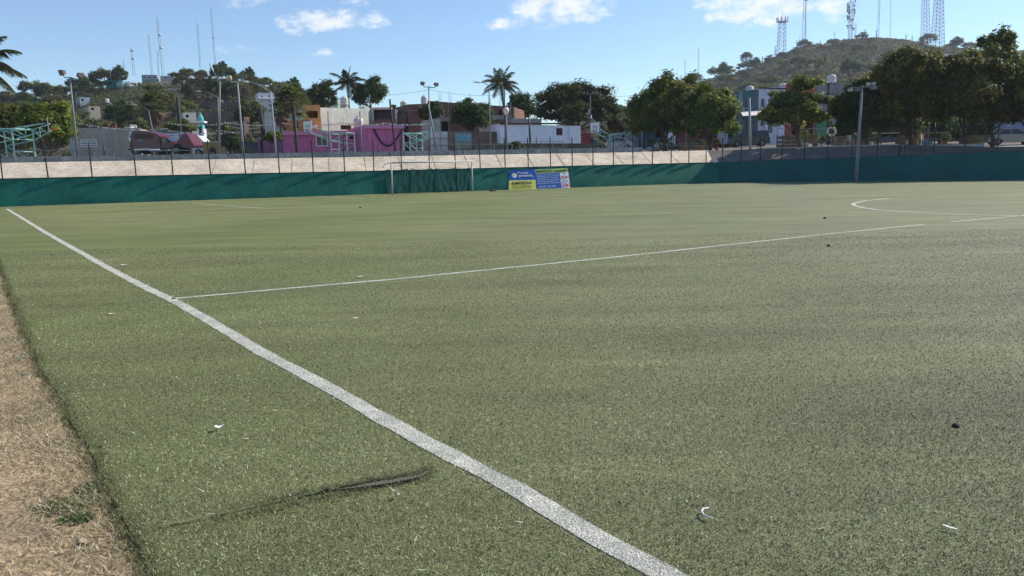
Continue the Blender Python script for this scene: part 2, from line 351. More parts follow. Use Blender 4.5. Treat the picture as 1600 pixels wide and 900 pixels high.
def turf_material():
    m = bpy.data.materials.new('artificial_turf'); m.use_nodes = True; t = m.node_tree; p = t.nodes['Principled BSDF']
    p.inputs['Roughness'].default_value = .7; p.inputs['Specular IOR Level'].default_value = .2
    p.inputs['Sheen Weight'].default_value = .0; p.inputs['Sheen Roughness'].default_value = .4
    tc = nn(t, 'ShaderNodeTexCoord')
    def nz(sc, det=5, ro=.6, vec=None):
        n = nn(t, 'ShaderNodeTexNoise'); n.inputs['Scale'].default_value = sc; n.inputs['Detail'].default_value = det; n.inputs['Roughness'].default_value = ro
        t.links.new(vec or tc.outputs['Object'], n.inputs['Vector']); return n
    big = nz(.085, 5, .6)
    r = nn(t, 'ShaderNodeValToRGB'); e = r.color_ramp.elements
    e[0].position = .36; e[0].color = (.142, .170, .050, 1); e[1].position = .64; e[1].color = (.20, .205, .082, 1)
    t.links.new(big.outputs['Fac'], r.inputs['Fac'])
    # the pitch is worn grey towards its middle, greener along the near touchline and goal line
    sx_ = nn(t, 'ShaderNodeSeparateXYZ'); t.links.new(tc.outputs['Object'], sx_.inputs[0])
    wd = nn(t, 'ShaderNodeMath', operation='MULTIPLY_ADD'); wd.inputs[1].default_value = -.22; t.links.new(sx_.outputs[1], wd.inputs[0]); t.links.new(sx_.outputs[0], wd.inputs[2])
    wn = nn(t, 'ShaderNodeMath', operation='MULTIPLY_ADD'); wn.inputs[1].default_value = 9; t.links.new(big.outputs['Fac'], wn.inputs[0]); t.links.new(wd.outputs[0], wn.inputs[2])
    wr_ = nn(t, 'ShaderNodeMapRange', interpolation_type='SMOOTHSTEP'); wr_.inputs['From Min'].default_value = -6; wr_.inputs['From Max'].default_value = 11; t.links.new(wn.outputs[0], wr_.inputs['Value'])
    wm = nn(t, 'ShaderNodeMixRGB'); wm.inputs['Color2'].default_value = (.208, .216, .112, 1); t.links.new(wr_.outputs[0], wm.inputs['Fac']); t.links.new(r.outputs[0], wm.inputs['Color1'])
    # worn grey band: patchy wear at middle scale
    mp = nn(t, 'ShaderNodeMapping'); mp.inputs['Rotation'].default_value = (0, 0, -.45); mp.inputs['Scale'].default_value = (.35, 1.6, 1)
    t.links.new(tc.outputs['Object'], mp.inputs[0])
    mid = nz(.55, 8, .7, mp.outputs[0])
    r2 = nn(t, 'ShaderNodeMapRange'); r2.inputs['From Min'].default_value = .3; r2.inputs['From Max'].default_value = .7; r2.inputs['To Min'].default_value = .70; r2.inputs['To Max'].default_value = 1.30
    t.links.new(mid.outputs['Fac'], r2.inputs['Value'])
    s1 = nn(t, 'ShaderNodeVectorMath', operation='SCALE'); t.links.new(wm.outputs[0], s1.inputs[0]); t.links.new(r2.outputs[0], s1.inputs['Scale'])
    # blades: fine speckle of light and dark fibres
    f1 = nz(95, 3, .75); f2 = nz(24, 4, .7)
    r3 = nn(t, 'ShaderNodeMapRange'); r3.inputs['From Min'].default_value = .33; r3.inputs['From Max'].default_value = .68; r3.inputs['To Min'].default_value = .42; r3.inputs['To Max'].default_value = 1.55
    t.links.new(f1.outputs['Fac'], r3.inputs['Value'])
    r4 = nn(t, 'ShaderNodeMapRange'); r4.inputs['From Min'].default_value = .3; r4.inputs['From Max'].default_value = .7; r4.inputs['To Min'].default_value = .74; r4.inputs['To Max'].default_value = 1.24
    t.links.new(f2.outputs['Fac'], r4.inputs['Value'])
    s2 = nn(t, 'ShaderNodeVectorMath', operation='SCALE'); t.links.new(s1.outputs[0], s2.inputs[0]); t.links.new(r3.outputs[0], s2.inputs['Scale'])
    s3 = nn(t, 'ShaderNodeVectorMath', operation='SCALE'); t.links.new(s2.outputs[0], s3.inputs[0]); t.links.new(r4.outputs[0], s3.inputs['Scale'])
    t.links.new(s3.outputs[0], p.inputs['Base Color'])
    b = nn(t, 'ShaderNodeBump'); b.inputs['Strength'].default_value = .9; b.inputs['Distance'].default_value = .012
    t.links.new(f1.outputs['Fac'], b.inputs['Height'])
    b2 = nn(t, 'ShaderNodeBump'); b2.inputs['Strength'].default_value = .5; b2.inputs['Distance'].default_value = .03
    t.links.new(f2.outputs['Fac'], b2.inputs['Height']); t.links.new(b.outputs[0], b2.inputs['Normal'])
    t.links.new(b2.outputs[0], p.inputs['Normal'])
    return m
turf = turf_material(); MATS['turf'] = turf
# turf polygon: ragged left edge, then along the walls
far = [PL[0] + nL * -.02 - uL * 30] + [CORNER] + [PR[3] + uR * 40]
tp = [Vector((ed[0].x, ed[0].y, 0))] + [Vector((p.x, p.y, 0)) for p in ed[1:]] + [PL[0] + uL * -4, CORNER.copy(), PR[3] + uR * 40, Vector((160, -60, 0)), Vector((ed[0].x + .5, -60, 0))]
bm = bmesh.new(); vsb = [bm.verts.new((p.x, p.y, 0.0)) for p in tp]
fc = bm.faces.new(vsb); bmesh.ops.triangulate(bm, faces=[fc])
# a real edge thickness along the dirt
bed = [e for e in bm.edges if e.is_boundary]
ex = bmesh.ops.extrude_edge_only(bm, edges=bed)
for v in ex['geom']:
    if isinstance(v, bmesh.types.BMVert): v.co.z = -.06
bmesh.ops.recalc_face_normals(bm, faces=bm.faces)
me = bpy.data.meshes.new('turf'); bm.to_mesh(me); bm.free()
if me.polygons[0].normal.z < 0: me.flip_normals()
tag(link_mesh('turf_field', me, turf), kind='structure')

# ---- white lines, each a thin sheet 4 mm above the turf
line_w = mat('worn_white_line', (.66, .63, .53), .85, .2, 6, .8, 90, col2=(.40, .42, .34), fine=(60, .35))
line_f = mat('faded_white_line', (.64, .64, .54), .85, .3, 3, .8, 90, col2=(.42, .44, .32), fine=(40, .35))
def strip(pts, w, z=.004, seed=0, step=.25, wob=.25):
    mb = MB(); P = []
    for i in range(len(pts) - 1):
        n = max(1, int((pts[i+1] - pts[i]).length / step))
        P += [pts[i].lerp(pts[i+1], k / n) for k in range(n)]
    P.append(pts[-1]); L = []; Q = []
    for i, p in enumerate(P):
        t = (P[min(i+1, len(P)-1)] - P[max(i-1, 0)]).normalized(); s = t.cross(UP)
        wa = w / 2 * (1 + wob * noise.noise(p * 3 + Vector((seed, 0, 0)))); wb = w / 2 * (1 + wob * noise.noise(p * 3 + Vector((seed, 9, 0))))
        c = p + s * (noise.noise(p * .6 + Vector((0, seed, 5))) * w * .12)
        L.append(c + s * wa + UP * z); Q.append(c - s * wb + UP * z)
    for i in range(len(P) - 1): mb.quad(L[i], L[i+1], Q[i+1], Q[i])
    return mb
TL = [G(x, y) for x, y in ((1170, 985), (1037, 898), (944, 848), (819, 772), (694, 706), (600, 655), (500, 600), (400, 545.5), (333, 505), (312, 492.5), (266, 468), (219, 444.5), (175, 422), (137.5, 401), (106, 383.5), (75, 365.5), (47, 348.5), (11, 326.5))]
tag(strip(TL, .132, step=.05, wob=.22).build('touch_line', line_w), kind='structure')
tag(strip([G(x, y) for x, y in ((268, 467), (620, 436), (960, 402), (1300, 365), (1442, 351))], .105, seed=2).build('halfway_line', line_f), kind='structure')
tag(strip([G(x, y) for x, y in ((1486, 347), (1560, 340.3), (1700, 327))], .105, seed=3).build('halfway_line_end', line_f), kind='structure')
circ = [(1390, 310), (1350, 314), (1333, 318), (1334, 321), (1350, 325), (1372, 328), (1430, 332), (1500, 335.2), (1600, 337.4), (1700, 339)]
tag(strip([G(x, y) for x, y in circ], .14, seed=4).build('centre_circle', line_f), kind='structure')
tag(strip([G(x, y) for x, y in ((300, 317.5), (418, 325.8), (560, 320.5), (730, 312.5), (900, 304), (1080, 293.5), (1180, 288.5))], .10, seed=5).build('penalty_box_line', line_f), kind='structure')
tag(strip([G(x, y) for x, y in ((505, 307.5), (570, 310.8))], .08, seed=6).build('goal_box_line', line_f), kind='structure')
tag(strip([PL[1] + nL * 1.25, PL[2] + nL * 1.15, CORNER + nL * 1.1], .10, seed=7).build('goal_line', line_f), kind='structure')
# strip of dead grass and dust at the foot of the walls
litter_m = mat('dry_grass_dust', (.30, .27, .16), .95, .3, 3, .5, 50, col2=(.20, .20, .10), fine=(20, .3))
tag(strip([PL[0] + nL * .62, PL[1] + nL * .62, PL[2] + nL * .62, CORNER + nL * .6], .42, z=.003, seed=8, wob=.9).build('wall_foot_strip', litter_m), kind='structure')
tag(strip([CORNER + nR * .9, PR[1] + nR * 1.1, PR[2] + nR * 1.1, PR[3] + nR * 1.1], .5, z=.003, seed=9, wob=.9).build('wall_foot_strip', litter_m), kind='structure')

# ---- real fibres near the camera (one countless thing: the turf pile)
def tint_mat(name, rough=.5, tr=.0, spec=.4):
    m = bpy.data.materials.new(name); m.use_nodes = True; t = m.node_tree; p = t.nodes['Principled BSDF']
    a = nn(t, 'ShaderNodeAttribute', attribute_name='tint'); t.links.new(a.outputs['Color'], p.inputs['Base Color'])
    p.inputs['Roughness'].default_value = rough; p.inputs['Specular IOR Level'].default_value = spec
    return m
fibre_m = tint_mat('turf_fibre', .5, spec=.25)
rng = np.random.default_rng(7)
def in_line(x, y, pts, w):
    best = np.full(len(x), 9e9)
    for a, b in zip(pts[:-1], pts[1:]):
        dx, dy = b.x - a.x, b.y - a.y; L2 = dx*dx + dy*dy
        t = np.clip(((x - a.x) * dx + (y - a.y) * dy) / L2, 0, 1)
        best = np.minimum(best, np.hypot(x - a.x - t*dx, y - a.y - t*dy))
    return best < w / 2, best
def edge_x(y):
    ys = np.array([p.y for p in ed]); xs = np.array([p.x for p in ed]); o = np.argsort(ys)
    return np.interp(y, ys[o], xs[o])
def sample_wedge(n, d0, d1, dens_pow=2.0):
    # radial density falling with distance
    u = rng.random(n)
    d = d0 * (d1 / d0) ** u if dens_pow == 2 else d0 + (d1 - d0) * u
    x = (rng.random(n) * 2 - 1) * (d * .78 + 1.0)
    return x, d
def blades(x, y, h, w, lean, tint, z0=0.0):
    n = len(x); a = rng.random(n) * 2 * np.pi; b = rng.random(n) * 2 * np.pi
    V = np.zeros((n, 3, 3))
    cx, cy = np.cos(a) * w / 2, np.sin(a) * w / 2
    V[:, 0] = np.stack([x - cx, y - cy, np.full(n, z0)], 1); V[:, 1] = np.stack([x + cx, y + cy, np.full(n, z0)], 1)
    l = h * lean
    V[:, 2] = np.stack([x + np.cos(b) * l, y + np.sin(b) * l, z0 + h * np.sqrt(np.clip(1 - lean**2, .02, 1))], 1)
    F = np.arange(3 * n).reshape(n, 3)
    return V.reshape(-1, 3), F, tint
N = 660000
x, y = sample_wedge(N, 2.0, 17.0)
keep = x > edge_x(y) - .01; x, y = x[keep], y[keep]; n = len(x)
il, dist = in_line(x, y, TL, .15)
il = dist < (.064 + rng.normal(0, .013, n))
pal = np.array([(.085, .104, .040), (.148, .168, .066), (.28, .29, .13), (.50, .49, .27), (.022, .030, .014), (.62, .57, .38)])
ci = rng.choice(len(pal), n, p=[.27, .28, .19, .09, .12, .05])
tint = np.ones((n, 4)); tint[:, :3] = pal[ci] * (0.8 + .4 * rng.random((n, 1)))
wp = np.array([(.84, .81, .72), (.70, .67, .58), (.42, .44, .36), (.2, .23, .12)]); wi = rng.choice(4, n, p=[.5, .27, .13, .10])
tint[il, :3] = wp[wi][il] * 1.08
gxs = np.arange(-20, 30, .25); gys = np.arange(0, 20, .25)
gn = np.array([[noise.noise(Vector((a * .55, b * .8, 4))) * .6 + noise.noise(Vector((a * 1.7, b * 2.2, 9))) * .4 for b in gys] for a in gxs])
fx = np.clip((x + 20) / .25, 0, len(gxs) - 2); fy = np.clip(y / .25, 0, len(gys) - 2); ix, iy = fx.astype(int), fy.astype(int); tx_, ty_ = fx - ix, fy - iy
pn = gn[ix, iy] * (1-tx_) * (1-ty_) + gn[ix+1, iy] * tx_ * (1-ty_) + gn[ix, iy+1] * (1-tx_) * ty_ + gn[ix+1, iy+1] * tx_ * ty_
pf = 1.08 + 1.15 * pn
tint[:, :3] *= np.where(il, 1, pf)[:, None] * np.where(il[:, None], 1, np.stack([1 - .1 * pn, np.ones(n), 1 + .1 * pn], 1))
wear = np.clip((x - .22 * y + 3.5) / 9, 0, 1)[:, None]; grey = tint[:, :3].mean(1, keepdims=True) * np.array([1.08, 1.06, .86])
tint[:, :3] = np.where(il[:, None], tint[:, :3], tint[:, :3] * (1 - .38 * wear) + grey * .40 * wear)
h = rng.uniform(.009, .020, n) * (1 + .03 * y); w = rng.uniform(.0018, .0035, n) * (1 + y * .055)
V, F, T = blades(x, y, h, w, rng.uniform(.55, .97, n), tint)
o = link_mesh('turf_pile', np_mesh('turf_pile', V, F, T), fibre_m)
tag(o, 'short green artificial turf fibres with whitened ones along the touchline', 'artificial turf', kind='stuff')
# dry grass lying on the dirt
n = 75000
y = 1.6 + 11 * rng.random(n) ** 1.6; ex_ = edge_x(y)
x = ex_ + .03 - np.abs(rng.normal(0, 1, n)) * (.16 + .5 * rng.random(n)) * 1.1
clump = np.array([noise.noise(Vector((a * 2.2, b * 2.2, 3))) for a, b in zip(x, y)])
k = (clump > -.18 + .35 * rng.random(n) - .2) ; x, y = x[k], y[k]; n = len(x)
pal = np.array([(.46, .38, .22), (.32, .26, .14), (.66, .58, .39), (.13, .115, .06), (.09, .10, .04)])
tint = np.ones((n, 4)); tint[:, :3] = pal[rng.choice(5, n, p=[.32, .27, .2, .13, .08])]
V, F, T = blades(x, y, rng.uniform(.02, .06, n), rng.uniform(.002, .005, n), rng.uniform(.72, .99, n), tint, -.014)
tag(link_mesh('dry_grass', np_mesh('dry_grass', V, F, T), tint_mat('dry_grass_blade', .8)), 'dry straw coloured grass scraps over the brown dirt verge', 'dry grass', kind='stuff')
# fringe where the turf ends: darker taller tufts
n = 34000
y = 1.6 + 22 * rng.random(n) ** 1.5; x = edge_x(y) + rng.normal(0, .04, n)
pal = np.array([(.07, .08, .03), (.11, .13, .045), (.18, .17, .07), (.32, .26, .13)])
tint = np.ones((n, 4)); tint[:, :3] = pal[rng.choice(4, n, p=[.4, .3, .2, .1])]
V, F, T = blades(x, y, rng.uniform(.02, .05, n), rng.uniform(.003, .006, n), rng.uniform(.3, .95, n), tint, -.014)
tag(link_mesh('frayed_turf_edge', np_mesh('fr', V, F, T), fibre_m), 'dark frayed tufts along the ragged edge of the turf', 'turf edge', kind='stuff')
n = 650; x, y = sample_wedge(n, 2.0, 16.0); k = x > edge_x(y); x, y = x[k], y[k]; n = len(x)
pal = np.array([(.62, .54, .36), (.48, .38, .22), (.72, .70, .60), (.14, .10, .06)]); tint = np.ones((n, 4)); tint[:, :3] = pal[rng.choice(4, n, p=[.4, .3, .2, .1])]
V, F, T = blades(x, y, rng.uniform(.015, .055, n) * (1 + y * .03), rng.uniform(.004, .011, n), rng.uniform(.9, .995, n), tint, .014)
tag(link_mesh('turf_debris', np_mesh('turf_debris', V, F, T), MATS.get('x') or tint_mat('debris', .8)), 'tiny pale straws and leaf crumbs scattered over the turf', 'debris', kind='stuff')
# few green weeds on the dirt
for (px, py, s_) in ((105, 790, .16), (150, 762, .12), (120, 812, .09)):
    c = G(px, py, -.015); n = 500; r_ = rng.random(n) ** .7 * s_; a_ = rng.random(n) * 6.28
    tint = np.ones((n, 4)); tint[:, :3] = np.array([(.06, .10, .03)]) * rng.uniform(.5, 1.8, (n, 1))
    V, F, T = blades(c.x + r_ * np.cos(a_), c.y + r_ * np.sin(a_) * .8, rng.uniform(.01, .035, n), rng.uniform(.004, .009, n), rng.uniform(.6, .98, n), tint, -.014)
    V -= np.array([c.x, c.y, -.015])
    o = link_mesh('weed_patch', np_mesh('weed', V, F, T), fibre_m); o.location = (c.x, c.y, -.015)
    tag(o, {105: 'larger green weed patch, leftmost of three on the dirt verge', 150: 'green weed patch closest to the turf edge on the dirt', 120: 'smallest weed patch, nearest the camera on the dirt verge'}[px], 'weed', 'weeds on the dirt verge')
# ================================================================== boundary walls covered with green cloth
def wall_body(P, Hs, n, name, m, label, thick=.15, seed=0, wr=.03, tilt=.5):
    """long low wall with slightly rippled cloth: grid on the field side"""
    root = empty(name, P[0], label=label, cat='wall')
    L = (P[-1] - P[0]).length; u = (P[-1] - P[0]).normalized()
    ds = [(p - P[0]).dot(u) for p in P]
    step = .15; nx = int(L / step); nz = 10; mb = MB(); idx = {}
    def hgt(s): return float(np.interp(s, ds, Hs))
    for i in range(nx + 1):
        s = L * i / nx
        for k in range(nz + 1):
            z = hgt(s) * k / nz; q = P[0] + u * s
            diag = noise.noise(Vector(((s - z) * .55, (s + z) * .12, seed))) * wr * 1.6 + noise.noise(Vector(((s - z * .9) * 1.7, z * .4, seed + 4))) * wr * .6
            edge = math.sin(math.pi * k / nz) ** .5
            top_sag = noise.noise(Vector((s * .8, 0, seed + 8))) * .025 if k == nz else 0
            mb.v.append(q + n * (.02 + tilt * (1 - k / nz) + (diag + wr * .6) * edge + .012) + UP * (z + top_sag))
    for i in range(nx):
        for k in range(nz):
            a = i * (nz + 1) + k; mb.f.append((a, a + nz + 1, a + nz + 2, a + 1))
    mb.build('screen_cloth', m, root, smooth=True)
    core = MB()
    for i in range(len(P) - 1):
        a, b = P[i], P[i+1]
        for q in (0,):
            core.quad(a + UP*-.1, b + UP*-.1, b + UP*(Hs[i+1]-.03), a + UP*(Hs[i]-.03))
            a2, b2 = a - n*thick, b - n*thick
            core.quad(a2 + UP*-.1, b2 + UP*-.1, b2 + UP*(Hs[i+1]-.03), a2 + UP*(Hs[i]-.03))
            core.quad(a + UP*(Hs[i]-.03), b + UP*(Hs[i+1]-.03), b2 + UP*(Hs[i+1]-.03), a2 + UP*(Hs[i]-.03))
    core.build('wall_core', concrete, root)
    rail = MB().tube([p + n * .03 + UP * (h + .01) for p, h in zip(P, Hs)], .022, 6); rail.build('top_rail', dark_green, root)
    return root
wall_body(PL, [1.5, 1.5, 1.44, 1.47], nL, 'boundary_wall', teal_cloth, 'low green cloth covered wall behind the goal, running left from the corner', seed=1, wr=.035)
wall_body(PR, [1.47, 1.6, 1.78, 1.95], nR, 'boundary_wall', teal_shaded, 'low dark teal wall in shade, running right from the corner behind the floodlight pole', seed=2, wr=.012, tilt=.25)
# white scuffs on the cloth: thin flakes of old paint
# ---- fence standing on the walls
wire_m = mat('fence_wire', (.05, .07, .065), .6, .2, 4)
def fence_on_wall(P, n, u, pxs, hbase, label, base_rows, H=1.98):
    root = empty('mesh_fence', P[0], label=label, cat='fence')
    sp = []
    for px in pxs:
        # column px crosses the wall line
        d = ray(px, 260); d2 = Vector((d.x, d.y)); o = Vector((P[0].x, P[0].y)); uu = Vector((u.x, u.y))
        det = d2.x * -uu.y + uu.x * d2.y
        t = (o.x * -uu.y + uu.x * o.y) / det; q = Vector((d.x * t, d.y * t, 0))
        # keep on the line
        s = (q - P[0]).dot(u); sp.append(s)
    rnd = random.Random(5)
    zb = []
    for s in sp:
        q = P[0] + u * s - n * .06; z0 = hbase(s)
        lean = u * rnd.uniform(-.05, .03) + n * rnd.uniform(-.03, .03)
        MB().tube([q + UP * (z0 - .35), q + lean + UP * (z0 + H + rnd.uniform(-.04, .04))], .036, 8).build('post', dark_green, root)
    mb = MB(); s0, s1 = min(sp), max(sp)
    for k in range(14):
        z = k * .135 + .1
        pts = [P[0] + u * s - n * .06 + UP * (hbase(s) + z + .01 * math.sin(s * 3 + k)) for s in np.linspace(s0, s1, 24)]
        mb.tube(pts, .0019, 3, cap=False)
    s = s0
    while s < s1:
        q = P[0] + u * s - n * .06; mb.tube([q + UP * hbase(s), q + UP * (hbase(s) + 1.86)], .0019, 3, cap=False); s += .13
    mb.build('wire_mesh', wire_m, root)
    return root
hL = lambda s: 1.46
LR = (PR[2] - PR[0]).length
hR = lambda s: 1.47 + .31 * s / LR
fence_on_wall(PL[1:], nL, uL, [-68, 1, 73, 142, 211, 269, 328, 383, 436, 489, 538, 584, 628, 671, 712, 751, 790, 826, 861, 895, 927, 959, 990, 1020, 1049, 1077, 1104], hL,
              'dark green post and wire mesh fence on top of the left wall', None)
fence_on_wall(PR, nR, uR, [1128, 1157, 1188, 1221, 1256, 1292, 1330, 1370, 1412, 1457, 1505, 1556, 1610, 1670], hR,
              'dark green post and wire mesh fence on top of the shaded right wall', None, H=1.75)

# ---- goal
A = G(613.5, 305.3); Bp = G(738.5, 299.8)
gu = (Bp - A).normalized(); gn = gu.cross(UP);
if gn.y < 0: gn = -gn          # away from the camera
gh = 1.92
goal = empty('football_goal', A.lerp(Bp, .5), label='white metal football goal with sagging net in front of the green wall', cat='goal')
gw = mat('goal_paint', (.48, .49, .48), .45, .25, 5)
gp = lambda p, w=0, z=0: p + gn * w + UP * z
MB().tube([A, gp(A, 0, gh)], .045, 12).build('goal_post', gw, goal, smooth=True)
MB().tube([Bp, gp(Bp, 0, gh)], .045, 12).build('goal_post', gw, goal, smooth=True)
MB().tube([gp(A, 0, gh), gp(Bp, 0, gh)], .045, 12).build('crossbar', gw, goal, smooth=True)
for p, e in ((A, -1), (Bp, 1)):
    MB().tube([gp(p, 0, gh - .01), gp(p, .35, gh - .06) + gu * e * .28, gp(p, .5, gh - .3) + gu * e * .34], .016, 6).build('net_hook', rust, goal, smooth=True)

net = MB(); dn = .16; W_ = (Bp - A).length
def netp(s, k):
    # k 0..1 from crossbar back and down to the ground
    w = .05 + .95 * k; z = gh * (1 - k) ** 1.1 - .05 * math.sin(s * 3) * k * (1 - k); return gp(A + gu * s, w, max(z, .02))
for i in range(int(W_ / dn) + 1):
    net.tube([netp(i * dn, k / 10) for k in range(11)], .0028, 3, cap=False)
for k in range(1, 13):
    net.tube([netp(s, k / 12) for s in np.linspace(0, W_, 30)], .0028, 3, cap=False)
net.build('goal_net', mat('net_cord', (.02, .03, .028), .8), goal)

# dark loose cloth sheets hanging behind the goal
for px0, px1, dx in ((603, 640, .0), (655, 700, .1)):
    pass

# ---- banners hung on the wall
blue = mat('banner_blue', (.02, .13, .50), .5, .2, 2); yel = mat('banner_yellow', (.85, .78, .16), .5, .12, 3); whb = mat('banner_white', (.85, .85, .88), .5, .1, 3)
inkb = mat('banner_ink_black', (.02, .02, .02), .6); inkw = mat('banner_ink_white', (.75, .76, .78), .6); inkr = mat('banner_ink_red', (.55, .03, .04), .6); inky = mat('banner_ink_yellow', (.8, .62, .06), .6)
banner = mat('banner_pale_green', (.62, .70, .22), .5, .15, 3)
UB = (UP * 1.46 - nL * .5).normalized(); nB = uL.cross(UB)
if nB.dot(nL) < 0: nB = -nB
def on_wall(px, py):
    d = ray(px, py); o = Vector((0, 0, CAM_H)); q = a0 + nL * .60; t = (q - o).dot(nB) / d.dot(nB); return o + d * t
def sheet(c00, c10, c11, c01, m, name, parent, off=0.0, nx=14, nz=6, th=.004, seed=0):
    """cloth sheet from four corners with small ripples; double skin for thickness"""
    mb = MB()
    for o_ in (0, -th):
        i0 = len(mb.v)
        for i in range(nx + 1):
            for k in range(nz + 1):
                a = c00.lerp(c10, i/nx); b = c01.lerp(c11, i/nx); p = a.lerp(b, k/nz)
                mb.v.append(p + nB * (off + o_ + .006 * noise.noise(p * 2 + Vector((seed, 0, 0)))))
        for i in range(nx):
            for k in range(nz):
                q = i0 + i*(nz+1) + k; mb.f.append((q, q+nz+1, q+nz+2, q+1))
    return mb.build(name, m, parent, smooth=True)
def tx(s, parent, c, size, m, name='lettering', width=None, height=None, bold=.0, off=.022):
    me = text_mesh(s, size, .003, bold=bold, width=width, height=height)
    return place_text(me, name, m, c, uL if uL.cross(UB).dot(nB) > 0 else uL, UB, parent, off)
bA = [on_wall(795, 297.6), on_wall(838, 296.6), on_wall(836, 264.8), on_wall(795.5, 266.3)]
b1 = empty('advertising_banner', bA[0], label='left pawnshop banner, blue with sun emblem above yellow EMPEÑA CON NOSOTROS', cat='banner', group='banners hung on the green wall')
mid0, mid1 = bA[0].lerp(bA[3], .49), bA[1].lerp(bA[2], .49)
sheet(bA[0], bA[1], mid1, mid0, yel, 'yellow_panel', b1); sheet(mid0, mid1, bA[2], bA[3], blue, 'blue_panel', b1)
def bl(c, fx, fz): return c[0].lerp(c[1], fx).lerp(c[3].lerp(c[2], fx), fz)
wA = (bA[1] - bA[0]).length; hA = (bA[3] - bA[0]).length
tx('EMPEÑA', b1, bl(bA, .48, .37), .3, inkb, width=wA*.74, height=hA*.17, bold=.006)
tx('CON NOSOTROS', b1, bl(bA, .48, .16), .2, inkb, width=wA*.74, height=hA*.105)
tx('Presta', b1, bl(bA, .52, .86), .2, inkw, width=wA*.38, height=hA*.12)
tx('prenda', b1, bl(bA, .64, .70), .3, inkw, width=wA*.52, height=hA*.17, bold=.006)
sun_c = bl(bA, .2, .74)
mb = MB(); N_ = 12; pts = []
for k in range(2 * N_):
    r = hA * (.155 if k % 2 == 0 else .10); w = math.pi * k / N_; pts.append((r * math.cos(w), r * math.sin(w)))
mb.prism(pts, lambda a, b: sun_c + nB*.016 + uL*a + UB*b, lambda a, b: sun_c + nB*.02 + uL*a + UB*b); mb.build('sun_emblem', inkw, b1)
pts = [(hA*.06*math.cos(k*.52), hA*.06*math.sin(k*.52)) for k in range(12)]
MB().prism(pts, lambda a, b: sun_c + nB*.0205 + uL*a + UB*b, lambda a, b: sun_c + nB*.025 + uL*a + UB*b).build('emblem_disc', inky, b1)
bB = [on_wall(839, 296.4), on_wall(891, 294), on_wall(887, 262.5), on_wall(834, 265)]
b2 = empty('advertising_banner', bB[0], label='right pawnshop banner in blue and white under a pale green heading, TU ORO in red', cat='banner', group='banners hung on the green wall')
wB = (bB[1] - bB[0]).length; hB = (bB[3] - bB[0]).length
q = lambda fx, fz: bl(bB, fx, fz)
sheet(q(0, .79), q(1, .79), q(1, 1), q(0, 1), banner, 'heading_panel', b2, seed=3); sheet(q(0, 0), q(.74, 0), q(.74, .79), q(0, .79), blue, 'blue_panel', b2, seed=4)
sheet(q(.74, 0), q(1, 0), q(1, .79), q(.74, .79), whb, 'white_panel', b2, nx=5, seed=5)
tx('EMPEÑO DE AUTOS Y MAQUINARIA', b2, q(.5, .885), .2, inkb, width=wB*.93, height=hB*.12, bold=.006)
tx('TE', b2, q(.87, .70), .2, inkb, width=wB*.06, height=hB*.07); tx('PRESTAMOS', b2, q(.87, .55), .2, inkr, width=wB*.23, height=hB*.11, bold=.004)
tx('MÁS POR', b2, q(.87, .36), .2, inkb, width=wB*.2, height=hB*.09); tx('TU ORO', b2, q(.87, .16), .2, inkr, width=wB*.23, height=hB*.15, bold=.008)
rnd = random.Random(2)
for r_ in range(6):
    z = .70 - r_ * .085; x = .05
    while x < .68:
        w_ = rnd.uniform(.03, .09); MB().obox(q(x + w_/2, z) + nB * .02, uL, nB, w_ * wB, .004, hB * .035).build('small_print', inkw, b2); x += w_ + .018
for r_, x in enumerate((.1, .17, .24, .34, .41, .48, .55)):
    MB().obox(q(x, .1) + nB * .02, uL, nB, .045 * wB, .004, hB * .075).build('phone_digit', inkw, b2)


# loose dark cloth hanging behind the goal
lc = mat('loose_dark_cloth', (.006, .085, .07), .85, .3, 1.2, .3, 8)
wl_ = [o for o in bpy.data.objects if o.name.startswith('boundary_wall')][0]
for (xa, xb, yb0, yb1, sd) in ((602, 638, 303.6, 302.2, 1), (641, 676, 302.2, 301.0, 2), (679, 712, 300.6, 299.6, 5), (713, 734, 300.2, 299.4, 3)):
    h0 = 305 - (xa - 613) * .055
    c = [on_wall(xa, yb0), on_wall(xb, yb1), on_wall(xb - 1, 264.5 - (xb-620)*.02), on_wall(xa + 1, 265 - (xa-620)*.02)]
    mb = MB(); nx, nz = 20, 10
    for o_ in (0, -.006):
        i0 = len(mb.v)
        for i_ in range(nx + 1):
            for k in range(nz + 1):
                f, g_ = i_/nx, k/nz; p = c[0].lerp(c[1], f).lerp(c[3].lerp(c[2], f), g_)
                dr = .05 * (1 - g_*.7) * math.sin(f * 9 + sd + 2.2 * math.sin(g_ * 2 + sd)) * .5 + .04 * noise.noise(p * 2.5); mb.v.append(p + nB * (.05 + abs(dr) + o_) + UB * (.05 * math.sin(f*math.pi) if k == 0 else (-.06 * math.sin(f*math.pi) if k == nz else 0)))
        for i_ in range(nx):
            for k in range(nz):
                q_ = i0 + i_*(nz+1) + k; mb.f.append((q_, q_+nz+1, q_+nz+2, q_+1))
    mb.build('loose_cloth', lc, wl_, smooth=True)

